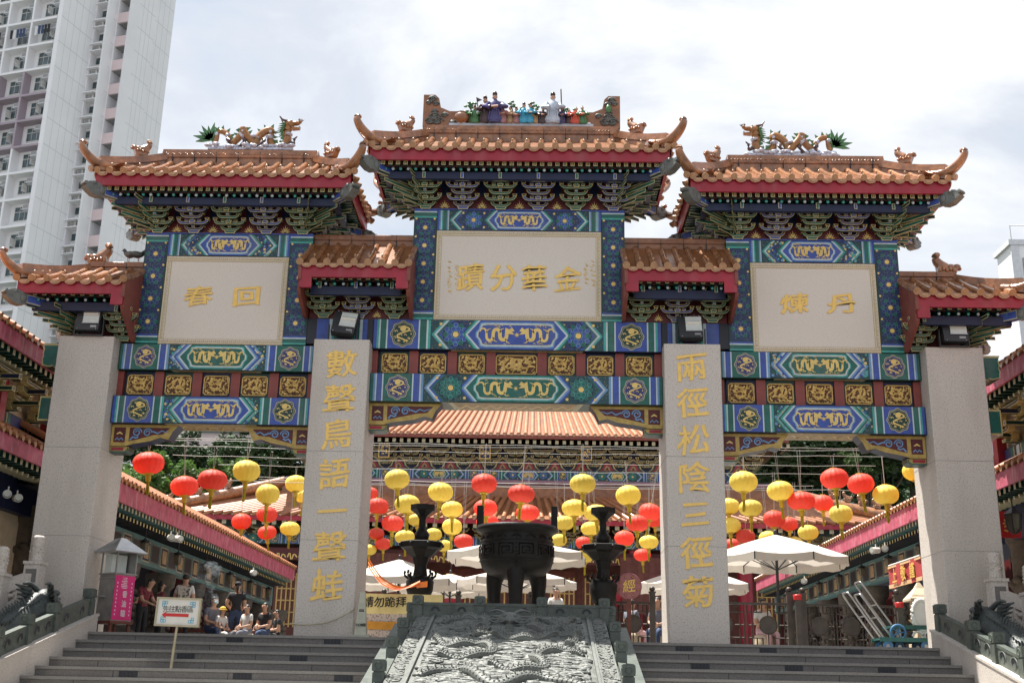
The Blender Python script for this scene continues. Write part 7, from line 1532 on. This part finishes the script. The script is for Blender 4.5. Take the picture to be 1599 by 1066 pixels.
# ------------------------------------------------------------------ towers and estate
def estate(name, label, px0, px1, pyt, pyb, Y, fl, wall, band, cols):
    a, b = P(px0, pyt, Y), P(px1, pyt, Y); zb = -2; t = thing(name, label, 'apartment block', (a.x, Y, zb)); W = b.x-a.x; H = a.z-zb; m = MB(); m.box(0, W, 0, 12, 0, H, wall); m.build('wall', t); fh = 2.9; n = int(H/fh)
    m = MB(); 
    for k in range(1, n+1): m.box(-.1, W+.1, -.35, 0, k*fh-.35, k*fh, band)
    m.build('floor_band', t); nv = max(2, int(W/cols)); z0 = P(px0, pyb, Y).z-zb
    for k in range(n):
        if k*fh < z0-4: continue
        for i in range(nv):
            x = (i+.5)*W/nv
            if random.random() < .9: f = MB(); f.box(x-.75, x+.75, -.06, -.01, k*fh+.75, k*fh+2.2, 'sign_white'); fo = f.build('window', t); g_ = MB(); g_.box(x-.68, x-.03, -.08, -.061, k*fh+.82, k*fh+2.13, 'glass_dark'); g_.box(x+.03, x+.68, -.08, -.061, k*fh+.82, k*fh+2.13, 'glass_dark' if random.random() < .7 else 'curtain'); g_.build('pane', fo)
estate('apartment_building', 'far estate block in pink and green glimpsed through the left opening', 262, 395, 668, 705, 95, 8, 'tower_pink', 'trim_teal', 2.6)
estate('apartment_building', 'far white block glimpsed between the leftmost pillar and the side hall', 18, 80, 600, 690, 95, 8, 'tower_white', 'tower_line', 3.0)
def right_tower():
    a = P(1578, 383, 60); t = thing('apartment_building', 'white apartment tower with deep windows at the right edge', 'apartment block', (a.x, 60, -2)); H = a.z+2; m = MB(); m.box(0, 16, 0, 2.6, 0, H, 'tower_white'); m.box(-.2, 16.2, -.2, 2.8, H, H+.4, 'tower_line'); m.build('wall', t)
    m = MB(); m.tube([(0, -.2, H+1.5), (16, -.2, H+1.5)], .05, 'tower_line', 5)
    for k in range(9): m.tube([(2*k, -.2, H+.4), (2*k, -.2, H+1.5)], .05, 'tower_line', 5)
    m.build('roof_rail', t)
    for k in range(9):
        z = H-3.6-3.1*k
        for i in range(3):
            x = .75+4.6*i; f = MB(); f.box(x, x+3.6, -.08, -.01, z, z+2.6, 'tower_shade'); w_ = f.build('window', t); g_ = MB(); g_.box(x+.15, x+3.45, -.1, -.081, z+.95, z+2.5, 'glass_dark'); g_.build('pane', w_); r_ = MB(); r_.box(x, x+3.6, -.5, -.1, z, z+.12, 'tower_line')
            for q in range(10): r_.box(x+.36*q, x+.36*q+.05, -.5, -.45, z, z+.95, 'tower_line')
            r_.build('balcony_rail', w_)
    m = MB(); m.box(-.05, .55, -.12, -.0, 0, H-.01, 'tower_line'); m.build('pilaster', t)
right_tower()
def tower():
    Y = 80; A = P(70, 200, Y); A.z = -4; th = rad(16.5); dR = V((sin(th), cos(th), 0)); nR = V((cos(th), -sin(th), 0)); t = thing('apartment_tower', 'tall white housing tower with purple window bays and air conditioners', 'apartment tower', A)
    ZT = 82.0; u = lambda s, off, z: dR*s+nR*off+V((0, 0, z))              # s along the receding face, off outwards
    l = lambda s, off, z: -nR*s-dR*off+V((0, 0, z))                        # s along the window face to the left, off outwards
    def bx(m, f, s0, s1, o0, o1, z0, z1, mt): m.add([f(s0,o0,z0), f(s1,o0,z0), f(s1,o1,z0), f(s0,o1,z0), f(s0,o0,z1), f(s1,o0,z1), f(s1,o1,z1), f(s0,o1,z1)], [(0,3,2,1),(4,5,6,7),(0,1,5,4),(1,2,6,5),(2,3,7,6),(3,0,4,7)], mt)
    def s_at(px, off, py=200):                                                      # distance along the receding face that shows at px
        lo, hi = -3, 60
        for _ in range(40):
            mid = (lo+hi)/2; q = A+dR*mid+nR*off; za, zb = 0, 120
            for _k in range(30):
                q.z = (za+zb)/2; d = q-CAM_POS; yy = 533-CAM_F*d.dot(_U)/d.dot(_fw); za, zb = (q.z, zb) if yy > py else (za, q.z)
            x = 799.5+CAM_F*d.dot(_R)/d.dot(_fw); (lo, hi) = (mid, hi) if x < px else (lo, mid)
        return lo
    o1, o2 = 1.6, 3.15; sA = s_at(124, 0); sB = max(sA+.6, s_at(160, o1)); sC = max(sB+1, s_at(222, o2)); sD = max(sC+1, s_at(251, o2-.3))
    fh = 2.8; zf0 = P(60, 103, Y).z+4; k0 = zf0-math.floor(zf0/fh)*fh; nf = int((ZT-k0)/fh); vis = [k for k in range(nf) if k0+k*fh > 26]
    m = MB(); bx(m, u, 0, .9, -.5, 0, 0, ZT, 'tower_white'); bx(m, u, .901, sA, -12, -.001, 0, ZT, 'tower_white')
    bx(m, u, sA+.9, sB+.0, -3, o1, 0, ZT, 'tower_white'); bx(m, u, sA, sA+.899, o1-.22, o1-.001, 0, ZT, 'tower_white'); bx(m, u, sA+.001, sA+.9, 0.002, .12, 0, ZT, 'tower_side')
    bx(m, u, sB+1.4, sC, -3, o2, 0, ZT, 'tower_side'); bx(m, u, sC+.001, sD, -3, o2-.3, 0, ZT, 'tower_side'); bx(m, u, sB+.001, sB+1.399, o2-.16, o2-.001, 0, ZT, 'tower_side'); bx(m, u, sB+.001, sB+1.39, o1-.3, o1+.10, 0, ZT, 'tower_side')
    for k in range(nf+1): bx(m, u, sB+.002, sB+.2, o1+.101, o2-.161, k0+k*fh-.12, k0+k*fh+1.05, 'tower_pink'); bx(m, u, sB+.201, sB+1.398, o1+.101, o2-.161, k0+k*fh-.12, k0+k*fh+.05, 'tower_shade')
    bx(m, l, .501, 16, -8, -.902, 0, ZT, 'tower_side')
    m.build('wall', t)
    m = MB()
    for k in vis:
        z = k0+k*fh
        for a, b, o in ((0, sA, 0), (sA+.9, sB, o1), (sB+1.4, sC, o2)): bx(m, u, a+.01, b-.01, o+.003, o+.012, z+.04, z+.10, 'tower_line')
        bx(m, u, sC+.01, sD-.01, o2-.297, o2-.29, z+.04, z+.10, 'tower_line')
    for a, b, o, n in ((0, sA, 0, 5), (sB+1.4, sC, o2, 4), (sC, sD, o2-.3, 4)):
        for i in range(1, n): s = lerp(a, b, i/n); bx(m, u, s-.02, s+.02, o+.002, o+.008, 24, ZT, 'tower_line')
    m.build('panel_joints', t)
    zp0, zp1 = P(40, 238, Y).z+4, P(40, 97, Y).z+4
    for k in vis:
        z = k0+k*fh
        for i in range(4):
            s0 = .62+3.0*i; s_1 = s0+2.75; pur = zp0-1 < z < zp1-1
            m = MB(); bx(m, l, s0-.1, s_1+.15, -.9, .12, z-.16, z+.08, 'tower_purple' if pur else 'tower_white'); bx(m, l, s_1, s_1+.22, -.9, .10, z+.081, z+fh-.161, 'tower_purple' if pur else 'tower_white'); m.build('slab_edge', t)
            f = MB(); bx(f, l, s0+.35, s_1-.5, -.9, -.82, z+.85, z+2.35, 'sign_white'); fo = f.build('window', t); g_ = MB()
            for q in range(3): a = lerp(s0+.41, s_1-.56, q/3); bx(g_, l, a, a+(s_1-s0-1.0)/3-.05, -.82, -.80, z+.92, z+1.75, 'glass_dark'); bx(g_, l, a, a+(s_1-s0-1.0)/3-.05, -.82, -.80, z+1.82, z+2.28, 'glass_dark')
            g_.build('pane', fo)
            if random.random() < .5: h_ = MB(); s = s0+.5+random.random(); h_.add([l(s, -.8, z+.9), l(s+.15, -.2, z+.9), l(s+.15, -.2, z+1.75), l(s, -.8, z+1.75)], [(0, 1, 2, 3)], 'curtain'); h_.build('open_sash', fo)
            a_ = MB(); bx(a_, l, s0+.05, s0+.75, -.75, -.15, z+1.75, z+2.2, 'curtain'); bx(a_, l, s0+.12, s0+.68, -.15, -.13, z+1.8, z+2.15, 'tower_shade'); bx(a_, l, s0-.0, s0+.8, -.85, -.05, z+1.66, z+1.74, 'tower_line'); a_.build('air_conditioner', t)
            if k >= max(vis)-1 or random.random() < .06:
                c_ = MB()
                for q in range(5): s = s0+.4+.38*q; c_.add([l(s, .2, z+2.0), l(s+.3, .25, z+2.0), l(s+.28, .22, z+1.1-.2*random.random()), l(s+.03, .2, z+1.0)], [(0, 1, 2, 3)], random.choice(('cloth_white', 'cloth_black', 'cloth_pink', 'cloth_jeans')))
                c_.build('laundry', t)
        # column of small windows and air conditioners on the step that faces the viewer
        f = MB(); bx(f, u, sA+.84, sA+.90, .16, o1-.26, z+.35, z+1.2, 'sign_white'); fo = f.build('window', t); g_ = MB(); bx(g_, u, sA+.81, sA+.839, .22, .70, z+.42, z+1.13, 'glass_dark'); bx(g_, u, sA+.81, sA+.839, .76, o1-.32, z+.42, z+1.13, 'glass_dark'); g_.build('pane', fo)
        a_ = MB(); bx(a_, u, sA+.15, sA+.7, .35, 1.05, z+1.62, z+2.12, 'curtain'); bx(a_, u, sA+.13, sA+.149, .42, .85, z+1.68, z+2.06, 'tower_shade'); bx(a_, u, sA-.25, sA+.9, -.25, o1-.2, z+2.22, z+2.34, 'tower_white'); bx(a_, u, sA-.15, sA+.9, -.2, o1-.2, z+1.46, z+1.56, 'tower_white'); a_.build('air_conditioner', t)
tower()

# thin incense smoke drifting up beside the backpack visitor
m = MB(); c = P(322, 925, 8.2)
for k in range(5): m.ball((.10*sin(k*1.7), .06*cos(k), -.42+.24*k), (.20+.03*k, .18, .22), 'white', 12, 8)
o = m.build('incense_smoke', None, c); tag(o, kind='stuff'); v = bpy.data.materials.new('smoke'); v.use_nodes = True; t_ = v.node_tree; t_.nodes.clear()
po = t_.nodes.new('ShaderNodeOutputMaterial'); pv = t_.nodes.new('ShaderNodeVolumePrincipled'); pv.inputs['Color'].default_value = (.75, .82, .9, 1)
tn = t_.nodes.new('ShaderNodeTexNoise'); tn.inputs['Scale'].default_value = 5; tn.inputs['Distortion'].default_value = 1.5; tt = t_.nodes.new('ShaderNodeTexCoord'); mr = t_.nodes.new('ShaderNodeMapRange'); mr.inputs[1].default_value = .45; mr.inputs[2].default_value = .75; mr.inputs[4].default_value = 2.2
t_.links.new(tt.outputs['Object'], tn.inputs['Vector']); t_.links.new(tn.outputs[0], mr.inputs[0]); t_.links.new(mr.outputs[0], pv.inputs['Density']); t_.links.new(pv.outputs[0], po.inputs['Volume'])
o.data.materials.clear(); o.data.materials.append(v)
